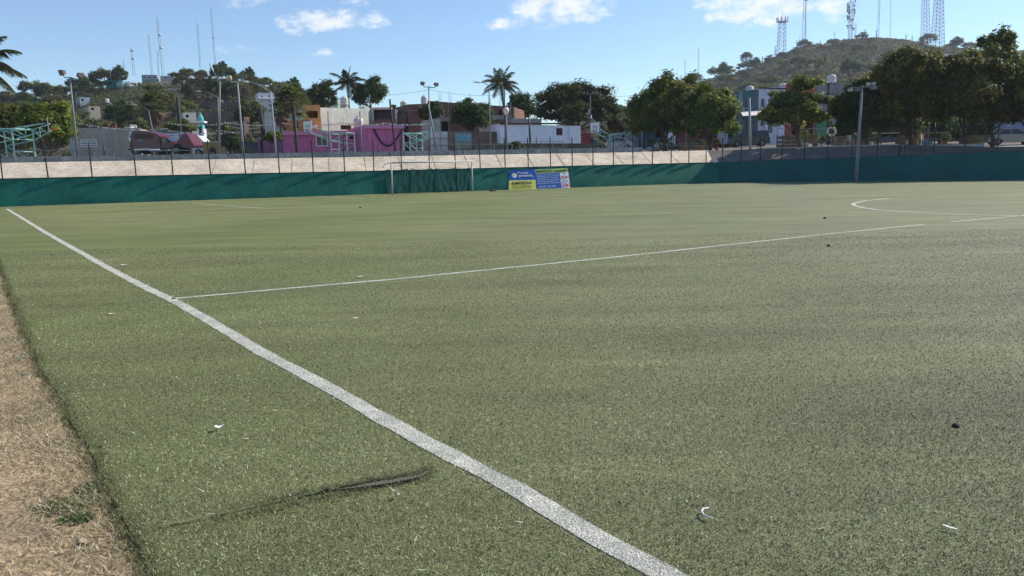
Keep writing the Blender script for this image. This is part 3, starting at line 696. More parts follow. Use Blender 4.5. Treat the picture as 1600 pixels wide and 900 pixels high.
# ---- floodlight pole standing inside the right wall
def flood_head(name, c, aim, root, w=.55, h=.42, dpt=.22, m=None, facem=None):
    aim = aim.normalized(); s = aim.cross(UP).normalized(); up2 = s.cross(aim)
    mb = MB(); mb.prism([(-w/2, -h/2), (w/2, -h/2), (w/2, h/2), (-w/2, h/2)], lambda a, b: c + s*a + up2*b + aim*dpt*.5, lambda a, b: c + s*a*.6 + up2*b*.6 - aim*dpt*.5)
    o = mb.build(name, m or galv, root)
    mb = MB(); mb.prism([(-w*.46, -h*.46), (w*.46, -h*.46), (w*.46, h*.46), (-w*.46, h*.46)], lambda a, b: c + s*a + up2*b + aim*(dpt*.5+.004), lambda a, b: c + s*a + up2*b + aim*(dpt*.5+.012))
    mb.build('lens', facem or glass, o)
    return o
pb = G(1337.5, 284.6); ptp = D(1347, 134, pb.y + .1)
r = empty('floodlight_pole', pb, label='tall grey concrete floodlight pole standing inside the shaded right wall', cat='light pole')
MB().tube([pb + UP*-.1, pb.lerp(ptp, .5), ptp], [.125, .10, .07], 12).build('pole', mat('pole_concrete', (.24, .25, .27), .9, .2, 1.2, .2, 15), r, smooth=True)
sx = Vector((1, 0, 0)); c = ptp - UP * .12
MB().obox(c, sx, Vector((0, 1, 0)), 1.6, .06, .06).build('crossarm', galv, r)
pale = mat('flood_lens_pale', (.42, .44, .44), .25, .1, 2, spec=.6)
for dx, dz, am_ in ((-.75, -.1, (-.25, -.6, -.5)), (-.25, -.12, (.1, 1, -.3)), (.38, .22, (.1, -.7, -.45)), (.72, .24, (.4, -.8, -.5)), (.75, -.02, (.2, 1, -.4))):
    flood_head('lamp_head', c + sx*dx + UP*dz, Vector(am_), r, .36, .21, .14, facem=pale)

# ================================================================== embankment and terrace
def offs(k, off, z):
    return k
stations = []   # (point, outward offset vector per metre, slope top height)
corner_out = (-(nL + nR)).normalized(); cosf = corner_out.dot(-nL)
stations.append((PL[0] - uL * 300, -nL, 2.45)); stations.append((PL[0], -nL, 2.45)); stations.append((PL[1], -nL, 2.45)); stations.append((PL[2], -nL, 2.42))
stations.append((PL[3] - uL * 5, -nL, 2.4)); stations.append((CORNER, corner_out / cosf, 2.42))
for s, zt in ((5, 2.42), (12, 2.42), (LR * .62, 2.42), (LR, 2.05), (LR + 15, 2.0), (LR + 400, 2.0)):
    stations.append((PR[0] + uR * s, -nR, zt))
OFF = 4.0
def row(off, zf): return [p + o * off + UP * zf(zt) for p, o, zt in stations]
def strips(rows, name, m, kind='structure'):
    mb = MB(); uvs = []
    for r0, r1 in zip(rows[:-1], rows[1:]):
        for i in range(len(r0) - 1):
            L = (r0[i+1] - r0[i]).length; n = max(1, int(L / 4)) if L < 80 else 20
            for k in range(n):
                mb.quad(r0[i].lerp(r0[i+1], k/n), r0[i].lerp(r0[i+1], (k+1)/n), r1[i].lerp(r1[i+1], (k+1)/n), r1[i].lerp(r1[i+1], k/n))
    o = mb.build(name, m); 
    return tag(o, kind=kind)
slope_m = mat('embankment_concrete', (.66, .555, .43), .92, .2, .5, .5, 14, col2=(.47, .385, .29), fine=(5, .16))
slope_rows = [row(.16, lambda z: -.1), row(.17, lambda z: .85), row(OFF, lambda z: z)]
slope_d = mat('shade_toned_embankment', (.20, .175, .15), .95, .3, .6, .5, 10, col2=(.12, .105, .09), fine=(4, .2))  # right slope: same concrete, the shade on it darkened into the base colour
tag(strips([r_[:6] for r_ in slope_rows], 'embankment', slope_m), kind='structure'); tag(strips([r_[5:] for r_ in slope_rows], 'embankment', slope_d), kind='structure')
court_m = mat('court_concrete', (.27, .26, .245), .9, .25, .25, .3, 12, fine=(3, .12))
road_m = mat('dusty_street', (.19, .155, .12), .95, .3, .15, .3, 8, fine=(1.5, .15))
tag(strips([row(OFF, lambda z: z), row(OFF + 12, lambda z: z + .1), row(OFF + 22, lambda z: z + .3)], 'court_ground', court_m), kind='structure')
tag(strips([row(OFF + 22, lambda z: z + .3), row(OFF + 36, lambda z: z + .9), row(70, lambda z: z + 1.2), row(2500, lambda z: z + 1.3)], 'street_ground', road_m), kind='structure')
def gz(x, y):
    """height of the terrace and street at a plan point"""
    p = Vector((x, y, 0)); off = max((p - PL[1]).dot(-nL), (p - PR[0]).dot(-nR)); s = (p - PR[0]).dot(uR)
    zt = float(np.interp(s, [LR*.62, LR], [2.42, 2.05]))
    return float(np.interp(off, [OFF, OFF+12, OFF+22, OFF+36, 70, 500], [zt, zt+.1, zt+.3, zt+.9, zt+1.2, zt+1.3]))
def top_depth(px):
    """depth of the slope's top edge in a photo column"""
    y = 40.0; d = ray(px, hor0(px))
    while y < 90:
        p = Vector((d.x/d.y*y, y, 0))
        if max((p - PL[1]).dot(-nL), (p - PR[0]).dot(-nR)) > OFF: return y
        y += .2
    return y
def hor0(px): return 450 - F_PX * math.tan(PITCH) - (px - 800) * math.tan(-ROLL)
# expansion joints on the slope
jm = mat('joint_dark', (.26, .21, .165), .95, .3, 3)
mb = MB()
def slope_pt(P0, u, n, s, f, zt):
    off = .17 + (OFF - .17) * f; return P0 + u * s - n * off + UP * (.85 + (zt - .85) * f)
LL = (CORNER - PL[1]).length
s = -8.0
while s < LL - 2:
    a = slope_pt(PL[1], uL, nL, s, .05, 2.43); b = slope_pt(PL[1], uL, nL, s + .4, .97, 2.43); sd = uL * .018; up = UP * .006
    mb.quad(a - sd + up, a + sd + up, b + sd + up, b - sd + up); s += 2.35
s = 3
while s < LR:
    zt = 2.42 if s < LR*.62 else 2.42 - .37 * (s - LR*.62) / (LR*.38)
    a = slope_pt(PR[0], uR, nR, s, .05, zt); b = slope_pt(PR[0], uR, nR, s, .97, zt); sd = uR * .018; up = UP * .006
    mb.quad(a - sd + up, a + sd + up, b + sd + up, b - sd + up); s += 2.6
tag(mb.build('embankment_joint', jm), kind='structure')
# kerb beams along the top of the slope
kerb_m = mat('kerb_weathered', (.27, .30, .31), .9, .35, 1.5, .3, 12, fine=(6, .2)); kerb_w = mat('kerb_light', (.50, .49, .46), .9, .25, 1.5, .3, 12)
def kerb(P0, u, n, s0, s1, zf, h, m, name, label, off=OFF + .15, w=.3, gap=None):
    mb = MB(); s = s0; rnd = random.Random(int(s0 * 7))
    seg = 5.2
    while s < s1:
        e = min(s + seg - .05, s1); a = P0 + u * s - n * off; b = P0 + u * e - n * off
        za, zb = zf(s) + rnd.uniform(-.015, .015), zf(e)
        mb.obox((a + b) / 2 + UP * ((za + zb) / 2 - .15), u, n, (b - a).length, w, h + .15); s += seg
    return tag(top(mb, name, m, label, 'kerb', bevel=.02), kind=None)
kerb(PL[1], uL, nL, -14, LL - 4, lambda s: 2.44, .32, kerb_m, 'terrace_kerb', 'long weathered blue grey concrete kerb along the top of the left slope')
kerb(PR[0], uR, nR, 2, LR * .62, lambda s: 2.42, .07, kerb_w, 'terrace_kerb', 'thin pale kerb line above the shaded right slope')
kerb(PR[0], uR, nR, LR * .62, LR + 8, lambda s: 2.42 - .37 * (s - LR*.62) / (LR*.38), .07, kerb_w, 'terrace_kerb', 'thin pale kerb at the far right of the slope, by the silver car')
# ================================================================== hills
def ssm(a, b, x):
    t = min(1, max(0, (x - a) / (b - a))); return t * t * (3 - 2 * t)
def interp(x, tab):
    if x <= tab[0][0]: return tab[0][1]
    for (a, ya), (b, yb) in zip(tab[:-1], tab[1:]):
        if x <= b: return ya + (yb - ya) * (x - a) / (b - a)
    return tab[-1][1]
# ridge row of bare ground by column (tree tops stand above it)
RIDGE_L = [(-500, 215), (-200, 190), (0, 178), (60, 165), (100, 158), (150, 146), (200, 136), (250, 128), (310, 130), (360, 130), (420, 138), (470, 152), (530, 178), (600, 205), (700, 225), (800, 238)]
RIDGE_R = [(850, 215), (920, 192), (980, 170), (1040, 150), (1090, 133), (1150, 117), (1200, 93), (1250, 75), (1310, 66), (1360, 64), (1400, 67), (1450, 77), (1500, 80), (1560, 88), (1640, 98), (1800, 120), (2100, 160)]
def hor(px): return 450 - F_PX * math.tan(PITCH) * 1.0 - (px - 800) * math.tan(-ROLL)
def col_of(x, y):
    t = x / y
    # photo column of a ground azimuth near the horizon
    lo, hi = -900, 2600
    for _ in range(26):
        m_ = (lo + hi) / 2; d = ray(m_, hor(m_))
        if d.x / d.y < t: lo = m_
        else: hi = m_
    return lo
_T = [(c, (lambda d: d.x / d.y)(ray(c, hor(c)))) for c in range(-900, 2700, 20)]
def col_fast(x, y):
    t = x / y; return float(np.interp(t, [b for _, b in _T], [a for a, _ in _T]))
def zl(x, y):
    c = col_fast(x, y); yr = 265.0; top_ = D(c, interp(c, RIDGE_L), yr).z
    f = ssm(118, yr, y) * .45 + .55 * max(0, min(1, (y - 118) / (yr - 118)))
    z = 2.2 + (top_ - 2.2) * f
    if y > yr: z -= (y - yr) * .35
    return z + noise.noise(Vector((x * .03, y * .03, 1))) * 2.2 * ssm(125, 180, y)
def zr(x, y):
    c = col_fast(x, y); yr = 560.0; top_ = D(c, interp(c, RIDGE_R), yr).z
    t = max(0, min(1, (y - 190) / (yr - 190))); f = .6 * t + .4 * ssm(0, 1, t)
    z = 2.2 + (top_ - 2.2) * f
    if y > yr: z -= (y - yr) * .3
    return z + noise.noise(Vector((x * .014, y * .014, 7))) * 7 * ssm(210, 330, y) * (1 - .7 * ssm(430, 560, y))
def hill(zf, cols, ys, name, m):
    mb = MB(); n = len(ys)
    ts = [float(np.interp(c, [a for a, _ in _T], [b for _, b in _T])) for c in cols]
    for t in ts:
        for y in ys:
            x = t * y; mb.v.append(Vector((x, y, zf(x, y))))
    for i in range(len(cols) - 1):
        for k in range(n - 1):
            a = i * n + k; mb.f.append((a, a + n, a + n + 1, a + 1))
    return tag(mb.build(name, m, smooth=True), kind='structure')
hill_m = mat('hill_soil', (.15, .12, .085), .95, .35, .06, .4, 2, col2=(.085, .08, .05), fine=(.4, .35))
hill_mr = mat('hill_scrub_ground', (.145, .115, .085), .95, .35, .02, .4, 1, col2=(.08, .075, .05), fine=(.12, .35))
hill(zl, list(range(-600, 861, 20)), [112 + 6 * k for k in range(34)], 'hill_left', hill_m)
hill(zr, list(range(840, 2200, 16)), [185 + 11 * k for k in range(46)], 'hill_right', hill_mr)
def hit(px, py, zf, y0, y1):
    """where the sight line of a photo position meets a hill"""
    o = Vector((0, 0, CAM_H)); d = ray(px, py); y = y0
    while y < y1:
        p = o + d * (y / d.y)
        if zf(p.x, p.y) >= p.z: return p
        y += 2
    return None

# ================================================================== houses
UP = Vector((0, 0, 1))
def depth_ok(d): return d < 112
class House:
    """a building: front facade plane between two plan points with real openings, body behind it"""
    def __init__(s, name, label, pxa, da, pxb, db, ytop, zb, thick, m, cat='house', ytop2=None, group=None, zoff=.5):
        s.a = D(pxa, ytop, da); s.b = D(pxb, ytop2 if ytop2 is not None else ytop, db)
        s.za, s.zb_ = s.a.z, s.b.z; s.z0 = zb
        if depth_ok(da): zb = gz((s.a.x+s.b.x)/2, (da+db)/2); zoff = 1.2
        s.z0 = zb
        s.A = Vector((s.a.x, s.a.y, 0)); s.B = Vector((s.b.x, s.b.y, 0)); s.u = (s.B - s.A).normalized(); s.w = (s.B - s.A).length
        s.n = s.u.cross(UP)
        if s.n.y > 0: s.n = -s.n
        s.h = max(s.za, s.zb_) - zb; s.th = thick; s.m = m
        mid = (s.A + s.B) / 2 - s.n * thick / 2 + UP * zb
        s.root = empty(name, mid, label=label, cat=cat, group=group); s.ops = []; s.low = zoff
    def uv(s, px, py):
        d = ray(px, py); o = Vector((0, 0, CAM_H)); t = (s.A - o).dot(s.n) / d.dot(s.n); p = o + d * t
        return (p - s.A).dot(s.u), p.z
    def pt(s, a, z, out=0.0): return s.A + s.u * a + UP * z + s.n * out
    def ztop(s, a): return s.za + (s.zb_ - s.za) * a / s.w
    def opening(s, x0, y0, x1, y1, kind='window', m=None, fm=None, bars=1, depth=.14):
        u0, zt = s.uv(x0, y0); u1, zb = s.uv(x1, y1)
        s.ops.append((max(.05, u0), max(zb, s.z0 + .02), min(s.w - .05, u1), zt, kind, m, fm, bars, depth)); return s
    def finish(s, roof=True, parapet=None):
        zc = min(s.za, s.zb_)
        us = sorted({0, s.w, *[o[0] for o in s.ops], *[o[2] for o in s.ops]}); zs = sorted({s.z0 - s.low, zc, *[min(o[1], zc) for o in s.ops], *[min(o[3], zc - .02) for o in s.ops]})
        mb = MB()
        for i in range(len(us) - 1):
            for k in range(len(zs) - 1):
                cu, cz = (us[i] + us[i+1]) / 2, (zs[k] + zs[k+1]) / 2
                if any(o[0] < cu < o[2] and o[1] < cz < min(o[3], zc - .02) for o in s.ops): continue
                mb.quad(s.pt(us[i], zs[k]), s.pt(us[i+1], zs[k]), s.pt(us[i+1], zs[k+1]), s.pt(us[i], zs[k+1]))
        mb.quad(s.pt(0, zc), s.pt(s.w, zc), s.pt(s.w, s.zb_), s.pt(0, s.za)) if abs(s.za - s.zb_) > .01 else None
        t = s.th; z_ = s.z0 - s.low
        mb.quad(s.pt(0, z_), s.pt(0, s.za), s.pt(0, s.za, -t), s.pt(0, z_, -t)); mb.quad(s.pt(s.w, z_), s.pt(s.w, s.zb_), s.pt(s.w, s.zb_, -t), s.pt(s.w, z_, -t))
        mb.quad(s.pt(0, z_, -t), s.pt(s.w, z_, -t), s.pt(s.w, s.zb_, -t), s.pt(0, s.za, -t)); mb.quad(s.pt(0, s.za - .25), s.pt(s.w, s.zb_ - .25), s.pt(s.w, s.zb_ - .25, -t), s.pt(0, s.za - .25, -t))
        # parapet ring thickness
        for (p, q_) in (((0, 0), (s.w, 0)),):
            mb.quad(s.pt(0, s.za), s.pt(s.w, s.zb_), s.pt(s.w, s.zb_, -.18), s.pt(0, s.za, -.18)); mb.quad(s.pt(0, s.za, -.18), s.pt(s.w, s.zb_, -.18), s.pt(s.w, s.zb_ - .25, -.18), s.pt(0, s.za - .25, -.18))
        for o in s.ops:
            u0, z0, u1, z1, kind, m, fm, bars, dp = o; z1 = min(z1, zc - .02)
            for a, b in (((u0, z0), (u1, z0)), ((u1, z0), (u1, z1)), ((u1, z1), (u0, z1)), ((u0, z1), (u0, z0))):
                mb.quad(s.pt(*a), s.pt(*b), s.pt(*b, -dp), s.pt(*a, -dp))
        s.wall = mb.build('wall', s.m, s.root)
        for o in s.ops:
            u0, z0, u1, z1, kind, m, fm, bars, dp = o; z1 = min(z1, zc - .02)
            pane = MB().quad(s.pt(u0, z0, -dp), s.pt(u1, z0, -dp), s.pt(u1, z1, -dp), s.pt(u0, z1, -dp))
            if kind == 'void':
                # an unglazed opening: a dark room behind it
                r_ = MB(); d2 = dp + 1.6
                r_.quad(s.pt(u0, z0, -d2), s.pt(u1, z0, -d2), s.pt(u1, z1, -d2), s.pt(u0, z1, -d2))
                for a, b in (((u0, z0), (u1, z0)), ((u1, z0), (u1, z1)), ((u1, z1), (u0, z1)), ((u0, z1), (u0, z0))):
                    r_.quad(s.pt(*a, -dp), s.pt(*b, -dp), s.pt(*b, -d2), s.pt(*a, -d2))
                r_.build('opening', m or s.m, s.root); continue
            if kind == 'door':
                pane.build('door', m or rust, s.root); continue
            f = MB(); w_ = min(.09, (u1 - u0) * .12); fo = .03
            def bar(ua, za, ub, zb2): 
                f.obox(s.pt((ua + ub) / 2, za, -dp / 2 + fo / 2), s.u, s.n, ub - ua, dp * .7, zb2 - za)
            bar(u0, z0, u0 + w_, z1); bar(u1 - w_, z0, u1, z1); bar(u0 + w_, z0, u1 - w_, z0 + w_); bar(u0 + w_, z1 - w_, u1 - w_, z1)
            for k in range(bars):
                uu = u0 + (u1 - u0) * (k + 1) / (bars + 1); bar(uu - w_ / 3, z0 + w_, uu + w_ / 3, z1 - w_)
            fo_ = f.build('window', fm or white_paint, s.root); pane.build('pane', m or glass, fo_)
        return s
    def slab(s, name, x0, y0, x1, y1, out0, out1, m, parent=None):
        """box on the facade covering photo rows y0..y1, standing out0..out1 in front"""
        u0, z1 = s.uv(x0, y0); u1, z0 = s.uv(x1, y1)
        c = s.pt((u0 + u1) / 2, z0, (out0 + out1) / 2)
        return MB().obox(c, s.u, s.n, u1 - u0, out1 - out0, z1 - z0).build(name, m, parent or s.root)
def water_tank(px, ytop, ybot, depth, label, wpx, m=None, zb=None):
    b = D(px, ybot, depth); t = D(px, ytop, depth); h = t.z - b.z; r_ = wpx * S(depth) / 2
    r = empty('water_tank', b, label=label, cat='water tank', group='rooftop water tanks')
    prof = [(r_ * .92, 0), (r_, h * .04), (r_, h * .26), (r_ * .96, h * .29), (r_, h * .32), (r_, h * .52), (r_ * .96, h * .55), (r_, h * .58), (r_, h * .74), (r_ * .82, h * .86), (r_ * .4, h * .93)]
    MB().lathe(b, prof, 20).build('tank', m or tank_w, r, smooth=True); MB().lathe(b + UP * h * .93, [(r_ * .36, 0), (r_ * .36, h * .07), (r_ * .2, h * .09)], 14).build('lid', m or tank_w, r, smooth=True)
    return r
tank_w = mat('tank_offwhite', (.62, .6, .55), .55, .2, 1.5, fine=(5, .1))
ZT = 2.55
grey_plaster = mat('grey_plaster', (.38, .34, .295), .9, .14, .5, .15, 15, fine=(2, .06))
pink = mat('pink_paint', (.64, .17, .36), .85, .12, .6, .15, 12, col2=(.50, .145, .30)); pink2 = mat('mauve_paint', (.36, .13, .24), .85, .15, .7, .15, 12)
pinkt = mat('pink_trim', (.62, .24, .40), .8, .12, 1)
offw = mat('grey_white_block', (.58, .58, .50), .9, .18, .6, .2, 12, fine=(1.5, .1)); yellow_w = mat('yellow_ochre_paint', (.62, .40, .13), .85, .15, .7)
brick = brick_mat('red_brick', (.20, .075, .045), (.16, .06, .04), (.24, .18, .14)); brick_d = brick_mat('weathered_brick', (.19, .11, .075), (.14, .08, .06), (.2, .17, .14))
lilac_w = mat('pale_lilac_wall', (.76, .78, .86), .82, .08, .5, .12, 10, fine=(1, .05)); dark_in = mat('dark_interior', (.05, .04, .035), .9, .3, 1)
teal_h = mat('teal_house_paint', (.07, .145, .17), .85, .12, .7); teal_l = mat('light_teal_trim', (.14, .25, .30), .8, .1, 1); white_h = mat('white_house_paint', (.66, .68, .82), .85, .08, .7)
maroon_w = mat('maroon_paint', (.16, .02, .03), .8, .2, 1); redbrown = mat('terracotta_paint', (.34, .08, .06), .85, .12, .8); green_w = mat('green_wall_paint', (.05, .22, .12), .85, .15, .8)
grey_bl = mat('grey_block', (.22, .23, .25), .9, .2, .7); sheetm = mat('corrugated_sheet', (.3, .3, .3), .6, .25, 1)
# --- grey workshop at the left
h = House('workshop', 'flat roofed grey workshop with a white lattice vent, beside the leftmost floodlight pole', 118, 93, 218, 95, 200, ZT, 7, grey_plaster, 'building', ytop2=200)
h.opening(125.5, 218, 152, 229.5, 'window', bars=6, fm=white_paint)
h.finish()
u0, z1 = h.uv(125.5, 218); u1, z0 = h.uv(152, 229.5); mb = MB()
for k in (1, 2): mb.obox(h.pt((u0+u1)/2, z0 + (z1-z0)*k/3 - .04, -.03), h.u, h.n, u1-u0, .06, .09)
mb.build('lattice', white_paint, h.root)
MB().quad(h.pt(-.01, ZT-.3, -.05), h.pt(-1.3, ZT-.3, -2.2), h.pt(-1.3, h.za - .05, -2.2), h.pt(-.01, h.za - .05, -.05)).build('side_sheeting', sheetm, h.root)
rnd = random.Random(4)
for (px, py, w_, hh, m_, lb) in ((137, 200, 16, 6, dark_in, 'dark bundle of scrap on the grey workshop roof, leftmost'), (170, 200, 18, 8, rust, 'rusty heap of scrap on the middle of the workshop roof'), (201, 200, 17, 6, tank_w, 'pale sacks heaped at the right end of the workshop roof')):
    c = D(px, py + 1, 97); mb = MB(); s_ = S(95)
    for k in range(9):
        q_ = c + Vector((rnd.uniform(-.5, .5) * w_ * s_, rnd.uniform(-.5, .6), rnd.uniform(-.05, .1))); a = rnd.uniform(0, 3)
        mb.obox(q_ , Vector((math.cos(a), math.sin(a), 0)), Vector((-math.sin(a), math.cos(a), 0)), rnd.uniform(.2, .5), rnd.uniform(.2, .5), rnd.uniform(.1, hh * s_))
    top(mb, 'scrap_heap', m_, lb, 'scrap heap', 'scrap heaps on the workshop roof')
# --- low pale houses behind the truck
h = House('stall', 'low pale shack behind the truck with a wide dark opening under a sheet roof', 222, 109, 300, 110, 204, ZT, 6, grey_bl, 'building'); h.opening(226, 207, 248, 214, 'void', m=dark_in).opening(255, 208, 270, 218, 'void', m=dark_in).opening(276, 208, 292, 218, 'door', m=sheetm); h.finish()
# --- pink house: low left wing, long middle, taller right block
h = House('pink_house', 'low mauve annex at the left end of the pink house', 402, 84, 441, 82, 214, ZT, 6, pink2); h.opening(438, 206, 443, 219, 'window').opening(406, 219, 412, 240, 'door', m=dark_in); h.opening(441, 222, 455, 238, 'void', m=dark_in); h.finish()
h = House('pink_house', 'long single storey pink house with white window behind the middle hoop', 441, 79, 566, 81, 207.5, ZT, 8, pink, ytop2=208.5)
h.opening(493, 212, 512.5, 228.5, 'window', bars=1).opening(546.5, 213, 553, 217, 'void', m=dark_in).opening(457, 212, 462, 226, 'window', fm=pinkt); h.finish()
h.slab('cornice', 441, 205.5, 566, 210, .003, .35, pinkt); h.slab('downpipe', 483, 211, 484.5, 244, .003, .1, pinkt)
h = House('pink_house', 'taller bright pink block with a drooping cable across its front', 566, 78, 631, 79.6, 196.5, ZT, 8, pink, ytop2=195)
h.opening(626, 206, 629, 240, 'door', m=rust); h.finish(); h.slab('cornice', 566, 195.5, 630.5, 201, .003, .3, pinkt)
pts = [h.pt(*h.uv(583 + 46 * k / 10, 201 + 27 * math.sin(math.pi * (k / 10) ** .95)), .12) for k in range(11)]
top(MB().tube(pts, .09, 6), 'drooping_cable', black, 'thick black cable drooping across the bright pink block', 'cable', smooth=True)
# --- yellow and off-white buildings behind the pink house
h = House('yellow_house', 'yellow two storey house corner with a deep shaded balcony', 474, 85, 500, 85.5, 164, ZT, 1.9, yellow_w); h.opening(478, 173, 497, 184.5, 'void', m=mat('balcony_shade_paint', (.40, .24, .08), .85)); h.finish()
h.slab('balcony_panel', 481, 186, 502, 200.5, .003, .7, mat('yellow_panel_paint', (.68, .42, .12), .8, .12, 2))
h = House('block_building', 'large windowless off white building with a tank on its roof', 500, 90, 583, 97, 168, ZT, 10, offw, 'building', ytop2=170); h.opening(532, 195, 549, 203, 'window', fm=rust, bars=3); h.finish(); h.slab('roof_housing', 530, 164.5, 546, 169, -1.5, -.2, offw); h.slab('pilaster', 580, 169, 583.5, 240, .003, .3, offw)
h.slab('roof_block', 571.5, 166, 578.5, 170, -1.2, -.2, offw)
h = House('yellow_house', 'low yellow wing with arched dark windows behind the pink house', 437, 86, 476, 86, 188, ZT, 2, yellow_w); h.opening(441, 193, 447, 203, 'void', m=dark_in).opening(462, 191, 466, 200, 'void', m=dark_in); h.finish()
water_tank(538, 150.5, 165, 93.5, 'white water tank on the off white building roof housing', 13); water_tank(561, 181.5, 208, 86, 'large cream water tank standing behind the pink house roof', 15)
h = House('dark_house', 'dark roofed terrace house with louvred shutters beside the off white building', 583, 90, 617, 90, 170, ZT, 8, mat('dark_grey_paint', (.10, .11, .12), .8, .2, 1)); h.opening(584, 172, 611, 186, 'void', m=mat('louvre', (.16, .17, .19), .6, .2, 3)); h.finish(); h.slab('lower_wall', 583, 187.5, 617, 200, .003, .08, brick); h.slab('roof_edge', 581, 168.5, 613, 171, .003, .5, offw)
# --- brick buildings in the middle
h = House('brick_tower', 'small unplastered brick tower with one high window, left of the brick apartment', 637, 92, 668, 93, 163, ZT, 7, brick, 'building', ytop2=162); h.opening(655, 164.5, 659.5, 169, 'window', bars=0).finish(); h.slab('tie_beam', 637, 172, 668, 173.5, .003, .05, concrete); h.slab('low_wing', 617, 176, 637, 200, -2, -.3, brick_d)
h = House('brick_apartment', 'long unplastered two storey brick building with grey concrete beams, behind the mural wall', 668, 97, 803, 95, 157.5, ZT, 9, brick, 'building', ytop2=167)
h.opening(688, 170, 694, 182, 'window', bars=0).opening(690, 190, 700, 205, 'void', m=dark_in).opening(779, 172, 784, 180, 'void', m=dark_in); h.finish()
for x_ in (700.5, 762, 797): h.slab('concrete_column', x_, 160, x_ + 2.2, 205, .003, .08, concrete)
h.slab('concrete_band', 668, 184, 800, 186, .004, .06, concrete)
for x_ in (686, 701.5, 733, 763, 780, 798):
    u_, z_ = h.uv(x_, 160)
    for k in range(3): MB().tube([h.pt(u_ + .12*k, h.ztop(u_) - .1, -.1), h.pt(u_ + .12*k + .04*(k-1), h.ztop(u_) + .8 + .25*((k*7 + int(x_)) % 3), -.1)], .02, 4).build('rebar', rust, h.root)
water_tank(663, 149, 163, 92, 'cream water tank on the brick tower', 10); water_tank(631, 157.5, 168, 100, 'old white water tank half hidden left of the brick tower', 11)
h = House('small_shed', 'pale mint shed wall above the white metal gate', 674, 86, 688, 86.5, 186.5, ZT, 3, mat('mint_plaster', (.33, .45, .38), .85, .12, 1), 'shed', ytop2=185); h.finish()
# white sheet-metal gate and mural wall
h = House('metal_gate', 'tall white sheet metal gate with rusty patches between brick walls', 668, 79.5, 699, 80, 205.5, ZT, .12, mat('gate_white', (.52, .54, .56), .6, .2, 1.2, col2=(.40, .38, .36)), 'gate'); h.finish()
for x_ in (678, 688): h.slab('upright', x_, 206, x_ + .6, 238, .003, .05, galv)
h.slab('crossbar', 669, 216, 699, 216.7, .003, .05, galv); h.slab('crossbar', 669, 227.5, 699, 228.2, .003, .05, galv)
h = House('mural_wall', 'rough brick street wall carrying a faded blue painted DIOS mural', 700, 80, 782, 81, 204.5, ZT, .3, brick_d, 'wall', ytop2=206); h.finish(); wallh = h
u0, z1 = h.uv(710.5, 208); u1, z0 = h.uv(737.5, 233)
mural_bg = mat('mural_ground', (.20, .26, .28), .85, .2, 1.2, col2=(.28, .25, .16), fine=(3, .3)); MB().obox(h.pt((u0+u1)/2, z0, .02), h.u, h.n, u1-u0, .02, z1-z0).build('mural', mural_bg, h.root)
me = text_mesh('DIOS', 1, .004, bold=.06, width=(u1-u0)*.9, height=(z1-z0)*.4); place_text(me, 'mural_lettering', mat('mural_blue', (.16, .42, .58), .8, .15, 2), h.pt((u0+u1)/2, z0 + (z1-z0)*.7), h.u, UP, h.root, .045)
rnd = random.Random(9)
mb = MB()
for k in range(26):
    a, b = rnd.uniform(u0+.1, u1-.3), rnd.uniform(z0+.1, z0+(z1-z0)*.45); mb.obox(h.pt(a, b, .036), h.u, h.n, rnd.uniform(.08, .35), .006, rnd.uniform(.03, .09))
mb.build('mural_strokes', mat('mural_ochre', (.42, .33, .14), .85, .2, 2), h.root)
h = House('brick_yard_wall', 'dark brick corner wall between the mural wall and the pale lilac house', 768, 84, 782, 84, 193, ZT, .5, brick_d, 'wall'); h.finish()
# pale long house
h = House('lilac_house', 'long low pale lilac house with one square brown window', 781, 80, 906, 83, 193.5, ZT, 7, lilac_w, ytop2=197)
h.opening(869, 200, 879, 211.5, 'window', m=dark_in, fm=mat('window_brown', (.16, .09, .06), .8), bars=1); h.finish(); h.slab('roof_edge', 781, 192.3, 890, 194.3, .003, .18, rust)
h.slab('end_wall', 889, 197, 906, 226, .003, .25, lilac_w)
h = House('low_stone_wall', 'dark mossy stone wall and bank below the pale lilac house', 752, 75, 925, 78, 224, 2.4, .4, mat('mossy_stone', (.13, .11, .085), .95, .4, 1.2, .5, 6, fine=(4, .3)), 'wall', ytop2=224); h.finish()
h = House('block_wall', 'bare grey block parapet above the lilac house roof', 800, 92, 846, 93, 185, ZT, 4, concrete, 'wall', ytop2=186); h.finish()
h = House('red_gate', 'dark red gate and brick pier to the right of the lilac house', 906, 88, 922, 88, 208, ZT, .2, maroon_w, 'gate'); h.finish(); h.slab('pier', 913, 202, 918, 208.5, -.3, -.05, redbrown)
# --- right row of houses
h = House('maroon_house', 'single storey maroon house with a white framed window, left end of the right row', 1125, 93, 1150, 95, 147, ZT, 8, maroon_w); h.opening(1134, 189, 1141.5, 203, 'window').opening(1128, 152, 1134, 165, 'void', m=dark_in); h.finish()
h.slab('lower_panel', 1121, 190, 1133, 225, .01, .4, mat('pale_grey_paint', (.42, .45, .52), .8, .1, 1))
h = House('teal_house', 'two storey teal house with light teal pilaster and white canopy', 1146, 94, 1185.5, 94.6, 144, ZT, 9, teal_h, ytop2=139.5)
h.opening(1158.5, 157, 1167, 168, 'window', fm=teal_h, bars=0).opening(1172, 155, 1179, 167, 'window', fm=teal_l).opening(1159, 187, 1166, 206, 'door', m=galv).opening(1171.5, 186, 1179.5, 197, 'window', fm=teal_l).opening(1147.5, 159, 1152.5, 168, 'window', fm=teal_h, bars=0).opening(1149, 186, 1152, 200, 'window', fm=teal_l, bars=0); h.finish()
h.slab('pilaster', 1153, 143, 1157, 210, .003, .3, teal_l); h.slab('band', 1153, 168.5, 1171, 170, .31, .38, teal_l); h.slab('pilaster', 1144.5, 184, 1148, 210, .003, .4, teal_l)
